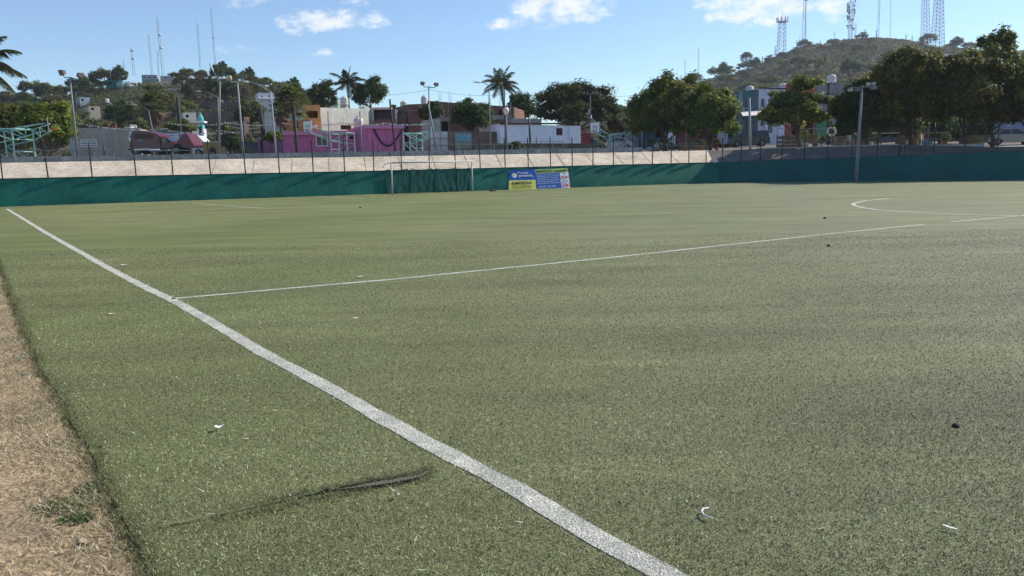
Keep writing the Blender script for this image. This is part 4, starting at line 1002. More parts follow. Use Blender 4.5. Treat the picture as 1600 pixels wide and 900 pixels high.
c0 = [h.pt(*h.uv(1143, 183.5), 2.8), h.pt(*h.uv(1186, 181.5), 2.8), h.pt(*h.uv(1186, 176), .05), h.pt(*h.uv(1156, 178), .05)]
mb = MB(); n_ = 8
for k in range(n_):
    f0, f1 = k/n_, (k+1)/n_; e = lambda f: f - .0 ; bow = lambda f: UP * .28 * math.sin(math.pi * (.5 + f*.5))
    for o_ in (0, -.05): mb.quad(c0[3].lerp(c0[0], f0)+bow(f0)+UP*o_, c0[2].lerp(c0[1], f0)+bow(f0)+UP*o_, c0[2].lerp(c0[1], f1)+bow(f1)+UP*o_, c0[3].lerp(c0[0], f1)+bow(f1)+UP*o_)
mb.build('canopy', mat('canopy_cream', (.72, .66, .6), .7, .1, 1), h.root, smooth=True)
water_tank(1171.5, 134, 143.5, 97, 'white water tank on the teal house', 12)
h = House('white_house', 'two storey pale blue white house with narrow upper windows', 1185.5, 95, 1228, 95.8, 138, ZT, 9, white_h, ytop2=134.5)
h.opening(1189, 154, 1193.8, 167, 'window', fm=pole_grey, bars=0).opening(1199.5, 153, 1209, 167, 'window', fm=pole_grey, bars=1).opening(1188, 185, 1193, 197, 'window', fm=pole_grey, bars=0).opening(1199, 186, 1207, 208, 'door', m=galv).opening(1212, 186, 1220, 200, 'window'); h.finish()
h.slab('roof_cap', 1185.5, 136.8, 1197, 138.6, .003, .25, dark_in); h.slab('pilaster', 1195.5, 139, 1198, 210, .003, .2, white_h); h.slab('roof_cap', 1198, 137.4, 1228, 139.2, .003, .25, dark_in)
h.slab('upper_band', 1185.5, 167.8, 1197, 169, .21, .3, pole_grey)
water_tank(1223, 130, 137, 100, 'white water tank on the pale blue white house', 10)
h = House('terracotta_house', 'terracotta coloured house rising behind the small street tree', 1228, 98, 1276, 99, 133, ZT, 9, redbrown, ytop2=130)
h.opening(1236, 188, 1250, 210, 'void', m=dark_in).opening(1256, 188, 1270, 210, 'void', m=dark_in); h.finish(); h.slab('roof_cap', 1228, 131.8, 1240, 133.3, .003, .2, dark_in)
water_tank(1252, 124, 133, 103, 'white water tank on the terracotta house', 12)
h = House('green_fronted_house', 'tall grey house with a green painted ground floor', 1276, 99, 1316, 99.6, 130, ZT, 9, grey_bl, ytop2=130); h.opening(1292, 190, 1300, 208, 'void', m=dark_in).opening(1281, 146, 1287, 156, 'window', bars=0); h.finish(); h.slab('green_front', 1275, 176, 1290.5, 215, .003, .12, green_w)
water_tank(1299, 116, 130, 104, 'cream water tank on the tall grey house', 13)
h = House('blue_fronted_store', 'row of low blue fronted shops in the shade of the right trees', 1018, 96, 1075, 97, 196, ZT, 6, mat('shop_blue', (.03, .09, .22), .8, .2, 1), 'shop'); h.opening(1024, 200, 1034, 214, 'void', m=dark_in).opening(1058, 199, 1070, 206, 'window'); h.finish()
h = House('pale_house', 'pale house glimpsed between trees right of the small hoop', 966, 100, 1018, 100, 204, ZT, 6, mat('pale_blue_grey', (.35, .40, .44), .85, .1, 1)); h.opening(972, 210, 979, 222, 'void', m=dark_in).opening(992, 209, 999, 216, 'window'); h.finish()
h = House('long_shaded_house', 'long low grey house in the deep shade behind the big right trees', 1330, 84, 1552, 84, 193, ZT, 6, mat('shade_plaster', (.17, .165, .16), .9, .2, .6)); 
for x_ in (1345, 1398, 1440, 1490, 1520): h.opening(x_, 200, x_ + 14, 214, 'void', m=dark_in)
h.finish()
h = House('lavender_house', 'lavender house with a dark upper window at the far right edge', 1566, 80, 1650, 80, 180, ZT, 6, mat('lavender_paint', (.24, .27, .42), .85, .1, .8)); h.opening(1572, 192.5, 1582, 196.5, 'window', bars=0); h.finish()
# church like turquoise turret
tq = mat('turquoise_paint', (.10, .50, .48), .8, .12, 1)
b = D(316, 214, 104); r = empty('shrine_tower', b, label='slim turquoise and white shrine turret with a pointed cap', cat='tower'); s_ = S(104); X = Vector((1, 0, 0)); Y = Vector((0, 1, 0))
MB().obox(b, X, Y, 10*s_, .9, 12*s_).build('shaft', white_paint, r); MB().obox(b + UP*12*s_, X, Y, 7*s_, .7, 9*s_).build('shaft_upper', tq, r)
MB().obox(b + UP*2*s_ - Y*.46, X, Y, 3.6*s_, .03, 13*s_).build('niche', dark_in, r); MB().obox(b + UP*21*s_, X, Y, 14*s_, 1.1, 2.5*s_).build('cornice', white_paint, r)
MB().lathe(b + UP*23.5*s_, [(4.5*s_, 0), (4.5*s_, 5*s_), (3*s_, 8*s_), (.3*s_, 13*s_)], 8).build('cap', tq, r)
mb = MB().obox(b - X*12*s_ + UP*20*s_, X, Y, 10*s_, 1.2, 1.6*s_); mb.build('side_canopy', mat('salmon_paint', (.55, .38, .28), .8), r)

# --- houses on the left hill
def hill_house(label, x0, y0, x1, y1, m, depth, ops=(), cat='house', th=6, fm=None):
    zb = D((x0+x1)/2, y1, depth).z
    h = House('hill_house', label, x0, depth, x1, depth + 1.5, y0, zb, th, m, cat, group='houses on the hills', zoff=3.0)
    for o in ops: h.opening(*o[:4], o[4] if len(o) > 4 else 'window', bars=0, fm=fm, m=o[5] if len(o) > 5 else None)
    h.finish(); return h
gr_h = mat('dark_green_house', (.02, .14, .10), .8, .15, .5)
hill_house('dark green house with open balconies, highest left on the left hill', 165, 125, 191, 139, gr_h, 240, [(167, 128, 175, 132, 'void', dark_in), (177, 128, 189, 133, 'void', dark_in)])
hill_house('mint hill house with one window, right of the dark green one', 191, 127, 202, 136, mat('mint_house', (.36, .55, .50), .8), 238, [(197, 130, 200, 133)])
hill_house('white hill house with wide glazing, right of the mint one', 202, 127, 214, 134.5, white_paint, 237, [(203, 129, 213, 133)])
hill_house('blue grey house with a strip of windows on the left hill crest', 221, 117, 245, 125.5, mat('blue_grey_house', (.27, .32, .37), .8), 258, [(224, 119.5, 229, 122.5), (230, 119.5, 237, 122.5), (238, 119.5, 244, 122.5)])
hill_house('low white house on the crest behind the thin masts', 250, 118.5, 272, 124, offw, 260, [(255, 120, 262, 123)])
hill_house('small grey white house with bushes, low on the left slope', 168, 160, 184, 172, grey_bl, 205, [(170, 162, 176, 165)])
h = hill_house('white two storey house alone on the right end of the left hill', 403, 145, 428, 163, mat('hill_white', (.70, .70, .72), .8, .08, .5), 190, [(407, 149, 411.5, 152.3), (418, 149, 422, 152.3), (407.5, 157.5, 411.5, 160), (420, 157, 424, 160)]); h.slab('mid_band', 402, 154, 429, 155.3, .003, .6, h.m)
hill_house('pale terrace wall showing through palms on the left slope', 262, 138, 282, 144, mat('pale_wall', (.55, .55, .56), .85), 225, [(266, 139.5, 270, 143, 'void', dark_in)])
hill_house('flat roofed mud coloured house under the green one', 190, 141, 222, 150, mat('tan_house', (.33, .26, .20), .85), 228, [(196, 143, 202, 148, 'void', dark_in), (208, 143, 214, 148, 'void', dark_in)])
hill_house('brown house low at the left foot of the hill', 60, 165, 100, 180, mat('brown_plaster', (.22, .17, .13), .85), 190, [(68, 169, 76, 175, 'void', dark_in), (84, 169, 92, 175, 'void', dark_in)])
hill_house('small pale blue hut among trees under the leftmost crest trees', 124, 152, 140, 160, mat('hut_blue', (.40, .46, .5), .85), 215, [(127, 154, 131, 158, 'void', dark_in)])
hill_house('cream shed on a bare terrace in the middle of the left slope', 138, 166, 156, 174, mat('shed_cream', (.5, .44, .34), .85), 188, [(142, 168, 147, 172, 'void', dark_in)])
hill_house('long tan terrace house left of the shaggy fan palm', 186, 158, 208, 168, mat('terrace_tan', (.36, .28, .2), .85), 196, [(190, 160, 195, 165, 'void', dark_in), (200, 160, 204, 165, 'void', dark_in)])
hill_house('white walled yard house right of the shaggy fan palm', 286, 176, 306, 187, mat('yard_white', (.56, .54, .5), .85), 165, [(290, 179, 295, 184, 'void', dark_in)])
water_tank(167.5, 154, 161, 206, 'small cream tank above the low grey white hill house', 6)
ret = brick_mat('retaining_brick', (.17, .085, .06), (.13, .07, .055), (.18, .14, .12))
for (x0, y0, x1, y1, dp, lb) in ((300, 156, 345, 172, 195, 'upper left retaining wall of reddish brick on the hill'), (345, 160, 398, 171, 190, 'upper right retaining wall of reddish brick on the hill'), (312, 173, 385, 186, 168, 'lower retaining wall of reddish brick with pale coping'), (355, 181, 380, 190, 150, 'low salmon brick wall under the retaining walls')):
    zb = D(x0, y1, dp).z; h = House('retaining_wall', lb, x0, dp, x1, dp - 2, y0, zb, 1.2, ret, 'wall', group='retaining walls on the left hill', zoff=3); h.finish()
# --- houses on the right hill
for (x0, y0, x1, y1, dp, m_, lb, ops) in (
    (1108, 122, 1137, 126, 470, offw, 'thin pale flat roof low on the left flank of the right hill', ()),
    (1228, 92, 1249, 99, 450, mat('pale_hill_roof', (.45, .46, .44), .8), 'pale hillside house with a dark side window, upper left of the right hill', ((1230, 94.5, 1236, 97.5, 'void', dark_in),)),
    (1334, 67, 1347, 72, 545, white_paint, 'white hut at the foot of the busy antenna tower', ((1337, 69, 1340, 71),)),
    (1404, 65, 1428, 75, 520, mat('hill_lilac', (.42, .44, .56), .8), 'flat roofed lilac white house on the right part of the crest', ((1420, 68, 1423, 73),)),
    (1360, 79, 1388, 84, 500, mat('hill_red_roof', (.50, .06, .04), .7), 'bright red roofed shed just under the hill crest', ()),
    (1343, 90, 1352, 97, 440, mat('hill_orange', (.48, .16, .08), .8), 'orange wall below the red shed on the right hill', ()),
    (1470, 84, 1496, 96, 380, white_paint, 'white house showing between the big right trees on the hill', ((1476, 88, 1482, 92), (1486, 88, 1491, 92)))):
    zb = D(x0, y1, dp).z; h = House('hill_house', lb, x0, dp, x1, dp + 2, y0, zb, 8, m_, 'house', group='houses on the hills', zoff=4)
    for o in ops: h.opening(*o[:4], o[4] if len(o) > 4 else 'window', bars=0, m=o[5] if len(o) > 5 else None)
    h.finish()
# ================================================================== trees
def unit(n, rng):
    v = rng.normal(size=(n, 3)); return v / np.linalg.norm(v, axis=1, keepdims=True)
def leaf_cards(C, N_, size, rng, aspect=.55):
    """bent leaf quads at C with rough normals N_"""
    n = len(C); T = unit(n, rng); T -= N_ * (T * N_).sum(1, keepdims=True); T /= np.linalg.norm(T, axis=1, keepdims=True) + 1e-9
    B = np.cross(N_, T); s = size[:, None]
    V = np.stack([C - T * s, C - B * s * aspect + N_ * s * .12, C + T * s, C + B * s * aspect + N_ * s * .12], 1)
    return V.reshape(-1, 3), np.arange(4 * n).reshape(n, 4)
def crown_data(rx, ry, rz, seed, nclump=70, per=160, leaf=.13, hollow=.55, clump=.26, flat=.75, lumps=.22, gap=.0):
    rng = np.random.default_rng(seed)
    d = unit(nclump, rng); d[:, 2] = np.where(d[:, 2] < -.45, -d[:, 2] * .6, d[:, 2])
    r = rng.uniform(hollow, 1, nclump) ** .7
    lump = np.array([1 + lumps * 1.8 * noise.noise(Vector(tuple(v * 1.6 + seed))) for v in d])
    cc = d * (r * lump)[:, None]; keep = rng.random(nclump) > gap; cc = cc[keep]; nclump = len(cc)
    cr = rng.uniform(.7, 1.3, nclump) * clump
    k = np.repeat(np.arange(nclump), per); n = len(k)
    dd = unit(n, rng); rad = rng.uniform(.2, 1.0, n) ** .6 * rng.choice([1, 1, 1.3, 1.6], n)
    P = cc[k] + dd * (cr[k] * rad)[:, None] * np.array([1, 1, flat])
    Nn = dd * .7 + P * .35 + np.array([0, 0, .35]) + rng.normal(size=(n, 3)) * .45; Nn /= np.linalg.norm(Nn, axis=1, keepdims=True)
    P = P * np.array([rx, ry, rz])
    size = rng.uniform(.6, 1.25, n) * leaf
    V, F = leaf_cards(P, Nn, size, rng)
    ctone = rng.normal(.45, .16, nclump)
    tone = np.clip(ctone[k] + rng.normal(0, .16, n), 0, 1)
    return V, F, tone, cc * np.array([rx, ry, rz])
def tree_at(base, h_tot, rx, rz, seed, lm, label=None, cat='tree', group=None, name='broadleaf_tree', trunk_r=.18, nclump=70, per=160, leaf=.13, cz=None, lean=(0, 0), bm_=None, trunk_top=None, **kw):
    """base world point, total height, crown half sizes"""
    r = empty(name, base, label=label, cat=cat, group=group)
    cz = h_tot - rz if cz is None else cz
    V, F, tone, cc = crown_data(rx, rx * .95, rz, seed, nclump, per, leaf, **kw)
    V = V + np.array([lean[0], lean[1], cz])
    link_mesh('crown', np_mesh('crown', V, F, tone), lm, r); 
    rnd = random.Random(seed); mb = MB(); b = Vector(base)
    c = b + Vector((lean[0], lean[1], cz)); fork = b.lerp(Vector((c.x, c.y, b.z + cz - rz * .5)), .75)
    fork.z = b.z + max(.6, (cz - rz) * 1.0 + rz * .15)
    mb.tube([b - UP*.15, b.lerp(fork, .5) + Vector((rnd.uniform(-.1, .1), rnd.uniform(-.1, .1), 0)), fork], [trunk_r * 1.25, trunk_r, trunk_r * .8], 9)
    sel = rnd.sample(range(len(cc)), min(9, len(cc)))
    for k in sel:
        e = b + Vector(tuple(cc[k])) + Vector((lean[0], lean[1], cz)); m_ = fork.lerp(e, .5) + Vector((0, 0, -.1 * rz))
        mb.tube([fork, m_, e], [trunk_r * .55, trunk_r * .33, trunk_r * .1], 6)
    mb.build('trunk', bm_ or bark, r, smooth=True)
    return r
def tree_px(x0, x1, ytop, ybot, depth, seed, lm, label, zg=None, nclump=70, per=170, leaf=.13, bx=None, **kw):
    cx = (x0 + x1) / 2; s_ = S(depth) * 1.02; rx = (x1 - x0) / 2 * s_; rz = (ybot - ytop) / 2 * s_
    zg = ZT if zg is None else zg
    cpt = D(cx, (ytop + ybot) / 2, depth); bp = D(bx if bx is not None else cx, 240, depth)
    zg = gz(bp.x, depth) if depth < 112 else zg
    base = Vector((bp.x, depth, zg)); cz = cpt.z - zg
    return tree_at(base, cz + rz, rx * .93, rz * .93, seed, lm, label, trunk_r=max(.1, rx * .06), nclump=nclump, per=per, leaf=leaf, cz=cz, lean=(cpt.x - base.x, 0), **kw)
street = 'trees along the terrace and street'
tree_px(36, 117, 162, 236, 61, 11, leaf_mid, 'bushy light green tree behind the leftmost hoop board', nclump=110, per=190, leaf=.14, clump=.24, group=street)
tree_px(-40, 40, 166, 238, 66, 12, leaf_mid, 'broad tree cut by the left edge behind the mint hoop truss', nclump=90, per=180, leaf=.14, group=street)
tree_px(706, 768, 157, 208, 84, 13, leaf_dark, 'dark leafy tree in front of the brick apartment', nclump=90, per=170, leaf=.15, group=street)
tree_px(846, 955, 126, 212, 96, 14, leaf_dark, 'big dark spreading tree behind the lilac house', nclump=130, per=220, leaf=.19, clump=.2, lumps=.3, group=street)
tree_px(984, 1092, 124, 236, top_depth(1036) + 8, 15, leaf_mid, 'large round tree left of the maroon house', nclump=150, per=230, leaf=.15, clump=.2, lumps=.25, group=street)
tree_px(1040, 1102, 119, 205, 77, 16, leaf_mid, 'tall tree rising behind the large round one, left of the maroon house', nclump=90, per=200, leaf=.15, clump=.22, group=street)
tree_px(1066, 1154, 138, 232, top_depth(1114) + 4, 17, leaf_mid, 'dense low tree hiding the left of the maroon house', nclump=130, per=210, leaf=.14, clump=.2, lumps=.2, group=street)
tree_px(1196, 1292, 134, 212, top_depth(1252) + 1.6, 18, leaf_mid, 'small street tree with an open yellowish crown before the terracotta house', nclump=110, per=150, leaf=.15, clump=.2, lumps=.35, bx=1252, group=street)
tree_px(1306, 1402, 128, 226, top_depth(1350) + 1.3, 19, leaf_dark, 'dark tree just behind the tall concrete floodlight pole', nclump=130, per=220, leaf=.15, clump=.2, group=street)
tree_px(1362, 1484, 72, 226, top_depth(1420) + 1.2, 20, leaf_mid, 'tallest leafy tree right of the concrete floodlight pole', nclump=190, per=260, leaf=.16, clump=.18, lumps=.28, group=street)
tree_px(1448, 1572, 84, 224, top_depth(1510) + 1.0, 21, leaf_mid, 'broad tree above the blue based net post', nclump=190, per=260, leaf=.15, clump=.18, lumps=.25, group=street)
tree_px(1500, 1600, 68, 216, top_depth(1550) + 2.6, 22, leaf_mid, 'pointed tall tree near the right edge above the silver car', nclump=150, per=250, leaf=.15, clump=.19, lumps=.3, group=street)
tree_px(1560, 1690, 88, 214, top_depth(1620) + 2.4, 23, leaf_mid, 'wide tree cut by the right edge', nclump=150, per=240, leaf=.15, clump=.2, group=street)
tree_px(552, 606, 126, 172, 120, 24, leaf_dark, 'dark round tree behind the dark roofed terrace house', nclump=70, per=170, leaf=.2, zg=3, group=street)
tree_px(484, 524, 130, 176, 125, 25, leaf_dark, 'dark tree between the fan palm and the coconut palm', nclump=60, per=160, leaf=.2, zg=3, group=street)
tree_px(792, 832, 146, 190, 104, 26, leaf_dark, 'dense tree at the foot of the right coconut palm', nclump=60, per=160, leaf=.18, zg=3, group=street)
tree_px(604, 640, 164, 200, 98, 27, leaf_pale, 'yellowish shrub like tree left of the brick tower', nclump=50, per=120, leaf=.16, zg=3, group=street)
tree_px(655, 690, 160, 196, 90, 28, leaf_dark, 'dark small tree against the brick tower', nclump=45, per=120, leaf=.15, zg=3, group=street)
tree_px(366, 414, 160, 200, 120, 29, leaf_pale, 'pale green tree below the white two storey hill house', nclump=60, per=150, leaf=.2, zg=3, group=street)
tree_px(410, 440, 205, 226, 74, 30, leaf_mid, 'small clipped umbrella shaped tree before the mauve annex', nclump=40, per=140, leaf=.1, group=street)
tree_px(950, 984, 178, 216, 98, 31, leaf_pale, 'yellow green shrub like tree right of the white hoop board', nclump=50, per=120, leaf=.17, zg=3, group=street)
tree_px(974, 1012, 150, 214, 104, 32, leaf_pale, 'thin pale tree with sparse foliage left of the large round tree', nclump=55, per=80, leaf=.17, zg=3, gap=.2, group=street)
tree_px(264, 302, 186, 210, 108, 33, leaf_mid, 'bushy tree beside the dark leaning post behind the trucks', nclump=45, per=120, leaf=.16, zg=3, group=street)
tree_px(345, 378, 214, 242, 80, 34, leaf_dark, 'dark shrub behind the parked dark sedan', nclump=40, per=120, leaf=.12, group=street)
tree_px(794, 822, 222, 240, 72, 35, leaf_pale, 'low scrubby bush on the bank before the lilac house', nclump=40, per=90, leaf=.09, group=street, name='shrub')
tree_px(935, 955, 196, 226, 108, 36, leaf_pale, 'slim sapling behind the white hoop board', nclump=30, per=90, leaf=.16, group=street)
tree_px(815, 850, 168, 190, 118, 37, leaf_pale, 'distant pale bush above the lilac house roof', nclump=35, per=90, leaf=.2, zg=3, group=street)
tree_px(1585, 1640, 130, 205, top_depth(1610) + 1.5, 38, leaf_mid, 'near leafy branch hanging at the right edge over the silver car', nclump=70, per=170, leaf=.13, zg=2.2, group=street)

tree_px(1660, 1800, 80, 206, top_depth(1700) + 2, 39, leaf_mid, 'tree beyond the right edge that shades the far slope', nclump=120, per=200, leaf=.15, clump=.22, group=street)
for (xa, xb, ya, sd, lb) in ((1322, 1380, 182, 41, 'added dark shrub filling the shade behind the tall floodlight pole'), (1376, 1440, 178, 42, 'added dark shrub filling the shade behind the trunk of the tallest tree'), (1436, 1500, 176, 43, 'added dark shrub filling the shade behind the blue footed post'), (1494, 1548, 178, 44, 'added dark shrub filling the shade left of the silver car'), (1296, 1326, 188, 45, 'added dark shrub filling the shade right of the white tyre ring')):
    tree_px(xa, xb, ya, 226, 76, sd, leaf_dark, lb, nclump=46, per=130, leaf=.16, group='dark shrubs under the right trees', name='shrub')  # shrubs added to stand in for the dark shade behind the trunks
# ---- palms
def frond(base, az, elev, L, droop, rnd, nl=26, ll=.5, w=.045, twist=0):
    """returns leaflets (verts, faces) and rachis points"""
    pts = []; p = Vector(base); d = Vector((math.cos(az) * math.cos(elev), math.sin(az) * math.cos(elev), math.sin(elev)))
    n = 12
    for k in range(n + 1):
        pts.append(p.copy()); p = p + d * (L / n); d.z -= droop / n * (1 + k * .12); d.normalize()
    V = []; side0 = Vector((-math.sin(az), math.cos(az), 0))
    for k in range(nl):
        f = .12 + .88 * k / nl; q = f * n; i = min(int(q), n - 1); c = pts[i].lerp(pts[i+1], q - i); t = (pts[i+1] - pts[i]).normalized()
        l = ll * (math.sin(math.pi * min(1, f * .86 + .12)) ** .6) * rnd.uniform(.85, 1.1)
        for sgn in (-1, 1):
            dr = (side0 * sgn * .8 + t * .55 + Vector((0, 0, -.35 - rnd.uniform(0, .5)))).normalized()
            e = c + dr * l + Vector((0, 0, -l * .12)); m_ = c + dr * l * .5; wv = t * w
            V.append((c - wv, c + wv, m_ + wv * .9, e + wv * .1)); V.append((c - wv, m_ + wv * .9, e + wv * .1, m_ - wv * .9))
    return V, pts
def coconut(px, ytop, ycrown, depth, zg, label, R_=2.6, nf=20, seed=1, bx=None, lean=0.0):
    c = D(px, ycrown, depth); b = Vector((D(bx if bx else px, 240, depth).x, depth, zg)); rnd = random.Random(seed)
    r = empty('coconut_palm', b, label=label, cat='palm tree', group='coconut palms')
    MB().tube([b - UP*.2, b.lerp(c, .3) + Vector((.15, 0, 0)), b.lerp(c, .7) + Vector((.1, 0, 0)), c], [.24, .18, .15, .14], 10).build('trunk', palm_bark, r, smooth=True)
    allV = []; rc = MB()
    for k in range(nf):
        az = k * 2.399 + rnd.uniform(-.2, .2); el = R(78) - (k / nf) * R(105) + rnd.uniform(-.1, .1)
        V, pts = frond(c, az, el, R_ * rnd.uniform(.85, 1.1), rnd.uniform(.75, 1.2) if k < nf * .6 else .6, rnd, nl=34, ll=R_ * .26, w=R_ * .011)
        allV += V; rc.tube(pts, [.035 - .0028 * i for i in range(len(pts))], 4, cap=False)
    A_ = np.array([[tuple(v - b) for v in q] for q in allV]).reshape(-1, 3)
    rr = np.random.default_rng(seed); tone = np.clip(rr.normal(.45, .2, len(allV)), 0, 1)
    link_mesh('fronds', np_mesh('fronds', A_, np.arange(len(A_)).reshape(-1, 4), tone), palm_leaf, r); rc.build('frond_ribs', palm_leaf, r)
    return r
coconut(543, 106, 131, 118, 3, 'left coconut palm above the off white building', R_=3.1, seed=2, bx=546)
coconut(783, 104, 133, 106, 3, 'right coconut palm behind the brick apartment', R_=3.1, seed=3, nf=22, bx=792)
coconut(-34, 70, 100, 52, 2.4, 'coconut palm at the left edge with fronds reaching into view', R_=3.1, seed=6, nf=22)
def fan_palm(px, ytop, ycrown, ybot, depth, zg, label, R_=1.0, seed=1, nf=46, skirt=True, zf=None, bx=None, group='fan palms'):
    c = D(px, ycrown, depth); b = Vector((D(bx or px, 240, depth).x, c.y, zg)); rnd = random.Random(seed); s_ = S(depth)
    r = empty('fan_palm', b, label=label, cat='palm tree', group=group)
    MB().tube([b - UP*.2, b.lerp(c, .5), c], [.3, .22, .2], 10).build('trunk', palm_bark, r, smooth=True)
    live, dead = [], []
    for k in range(nf):
        az = k * 2.399; f = k / nf; el = R(85) - f * (R(165) if skirt else R(120)); pl = R_ * rnd.uniform(.5, .75)
        d = Vector((math.cos(az) * math.cos(el), math.sin(az) * math.cos(el), math.sin(el))); q = c + d * pl
        if f > .7: q = q - UP * R_ * (f - .7) * 1.5; q.x = c.x + (q.x - c.x) * .8
        side = Vector((-math.sin(az), math.cos(az), 0)); upv = d.cross(side)
        L = live if f < .72 or not skirt else dead
        nr = 12
        for j in range(nr):
            a = R(-95) + R(190) * j / (nr - 1); dr = (d * math.cos(a) + side * math.sin(a)); l = R_ * .62 * rnd.uniform(.85, 1.1); w_ = dr.cross(upv).normalized() * R_ * .06
            m_ = q + dr * l * .55; e = q + dr * l + Vector((0, 0, -l * .3)); L.append((q - w_ * .3, m_ - w_, e, m_ + w_))
        pw = side * R_ * .018; L.append((c - pw, q - pw, q + pw, c + pw))
    for nm, L, m_ in (('fronds', live, palm_leaf), ('dead_skirt', dead, palm_dead)):
        if not L: continue
        A_ = np.array([[tuple(v - b) for v in q] for q in L]).reshape(-1, 3); rr = np.random.default_rng(seed)
        link_mesh(nm, np_mesh(nm, A_, np.arange(len(A_)).reshape(-1, 4), np.clip(rr.normal(.5, .22, len(L)), 0, 1)), m_, r)
    return r
fan_palm(240, 140, 163, 205, 112, 3, 'shaggy fan palm with a dead brown skirt behind the maroon truck', R_=1.95, seed=4, nf=46)
fan_palm(457, 128, 158, 240, 80, 2.6, 'tall dark trunked fan palm before the yellow house', R_=1.65, seed=5, nf=40, skirt=False, bx=464)
fan_palm(440, 140, 172, 240, 84, 2.6, 'smaller drooping fan palm just left of the tall one', R_=1.2, seed=8, nf=34, bx=440)

# ---- hillside trees: a few kinds built once, copied over the slopes
def hill_kind(seed, h_, rx, rz, lm, name, leaf, per, ncl, **kw):
    return tree_at(Vector((0, -40, -30)), h_, rx, rz, seed, lm, name=name, nclump=ncl, per=per, leaf=leaf, trunk_r=.2, **kw)
def put(src, p, sc, rz, label, cat, group):
    c = copy_tree(src); c.location = p; c.scale = sc; c.rotation_euler = (0, 0, rz); tag(c, label, cat, group); return c
kinds = [hill_kind(101, 7.5, 3.6, 2.9, leaf_hill, 'hill_tree', .32, 60, 46, clump=.27), hill_kind(102, 6.5, 4.2, 2.3, leaf_mid, 'hill_tree', .32, 60, 50, clump=.25, gap=.1),
         hill_kind(103, 8.5, 2.8, 3.4, leaf_dark, 'hill_tree', .32, 60, 44, clump=.28), hill_kind(104, 5.5, 3.2, 2.2, leaf_pale, 'hill_tree', .3, 45, 38, gap=.15), hill_kind(105, 5.0, 3.4, 1.9, leaf_dry, 'hill_tree', .26, 34, 40, gap=.2)]
klab = ['round olive green tree', 'broad mid green tree', 'tall dark green tree', 'low pale green tree', 'thin dry leafless looking tree']
rnd = random.Random(21)
cnt = 0
places = []
for j in range(16):
    yy = 135 + j * 8.6
    c = -60 + rnd.uniform(0, 26)
    while c < 520:
        d = ray(c, hor(c)); x = d.x / d.y * yy; z = zl(x, yy)
        ridge_ok = z > 3.0
        skip = (300 < c < 400 and 140 < yy < 200) or rnd.random() < .12
        if ridge_ok and not skip: places.append((x, yy + rnd.uniform(-3, 3), c))
        c += rnd.uniform(15, 34) * 200 / yy
# keep sight lines to the hill houses free
views = [(165, 122, 192, 141, 240), (190, 126, 215, 138, 240), (220, 116, 246, 127, 262), (250, 118, 272, 124, 264), (168, 158, 184, 170, 206), (403, 143, 431, 164, 194), (195, 140, 222, 149, 230), (304, 160, 396, 184, 196), (62, 166, 98, 176, 194), (262, 138, 282, 144, 226), (122, 151, 142, 160, 217), (136, 165, 158, 174, 190), (184, 157, 210, 168, 198), (284, 175, 308, 187, 168)]
rnd.shuffle(places)
for (x, yy, c) in places:
    k = rnd.choices(range(5), [5, 5, 4, 3, 2])[0]; s = rnd.uniform(.5, .95) * (.8 if yy > 225 else 1)
    z = zl(x, yy) - .3; px, pb_ = proj((x, yy, z)); pt_ = proj((x, yy, z + 6.8 * s))[1]; w_ = 3.6 * s / S(yy)
    if any(px + w_ > a + 2 and px - w_ < b_ - 2 and pt_ < d_ - 1.5 and pb_ > c_ and yy < dp + 4 for a, c_, b_, d_, dp in views): continue
    if cnt >= 170: break
    put(kinds[k], Vector((x, yy, z)), (s * rnd.uniform(.9, 1.2), s, s * rnd.uniform(.85, 1.15)), rnd.uniform(0, 6.28), klab[k] + ' among the trees covering the left hill', 'tree', 'trees on the left hill, ' + klab[k]); cnt += 1
# crest trees standing out against the sky, by silhouette
for (c, ytop, k, lb) in ((42, 145, 2, 'dark round crest tree, leftmost on the left hill skyline'), (70, 126, 1, 'open crowned crest tree above the leftmost tree group'), (84, 127, 0, 'crest tree between the open crowned one and the leftmost floodlights'), (128, 122, 2, 'dark narrow crest tree just right of the leftmost floodlights'), (160, 117, 2, 'dark crest tree left of the dark green hill house'), (181, 106, 1, 'spindly tall crest tree above the dark green hill house'), (203, 103, 2, 'tallest dark crest tree above the white hill house'), (288, 112, 1, 'broad crest tree right of the low white crest house'), (305, 110, 3, 'yellow green crest tree behind the tall lamp post'), (328, 108, 0, 'crest tree directly behind the tall lamp post'), (352, 107, 0, 'crest tree right of the tall lamp post'), (372, 114, 3, 'yellowish crest tree behind the twin beige floodlights'), (388, 112, 2, 'dark crest tree right of the beige floodlights'), (404, 115, 2, 'small round dark crest tree on the falling ridge'), (420, 121, 0, 'crest tree above the white two storey hill house'), (440, 130, 3, 'last pale crest tree before the fan palms')):
    yr = 258; d = ray(c, hor(c)); x = d.x / d.y * yr; z = zl(x, yr); ht = D(c, ytop, yr).z - z; kh = [7.5, 6.5, 8.5, 5.5, 5][k]; s = ht / kh
    put(kinds[k], Vector((x, yr, z)), (min(s, 1.1), min(s, 1.1), s), c, lb, 'tree', 'crest trees of the left hill')
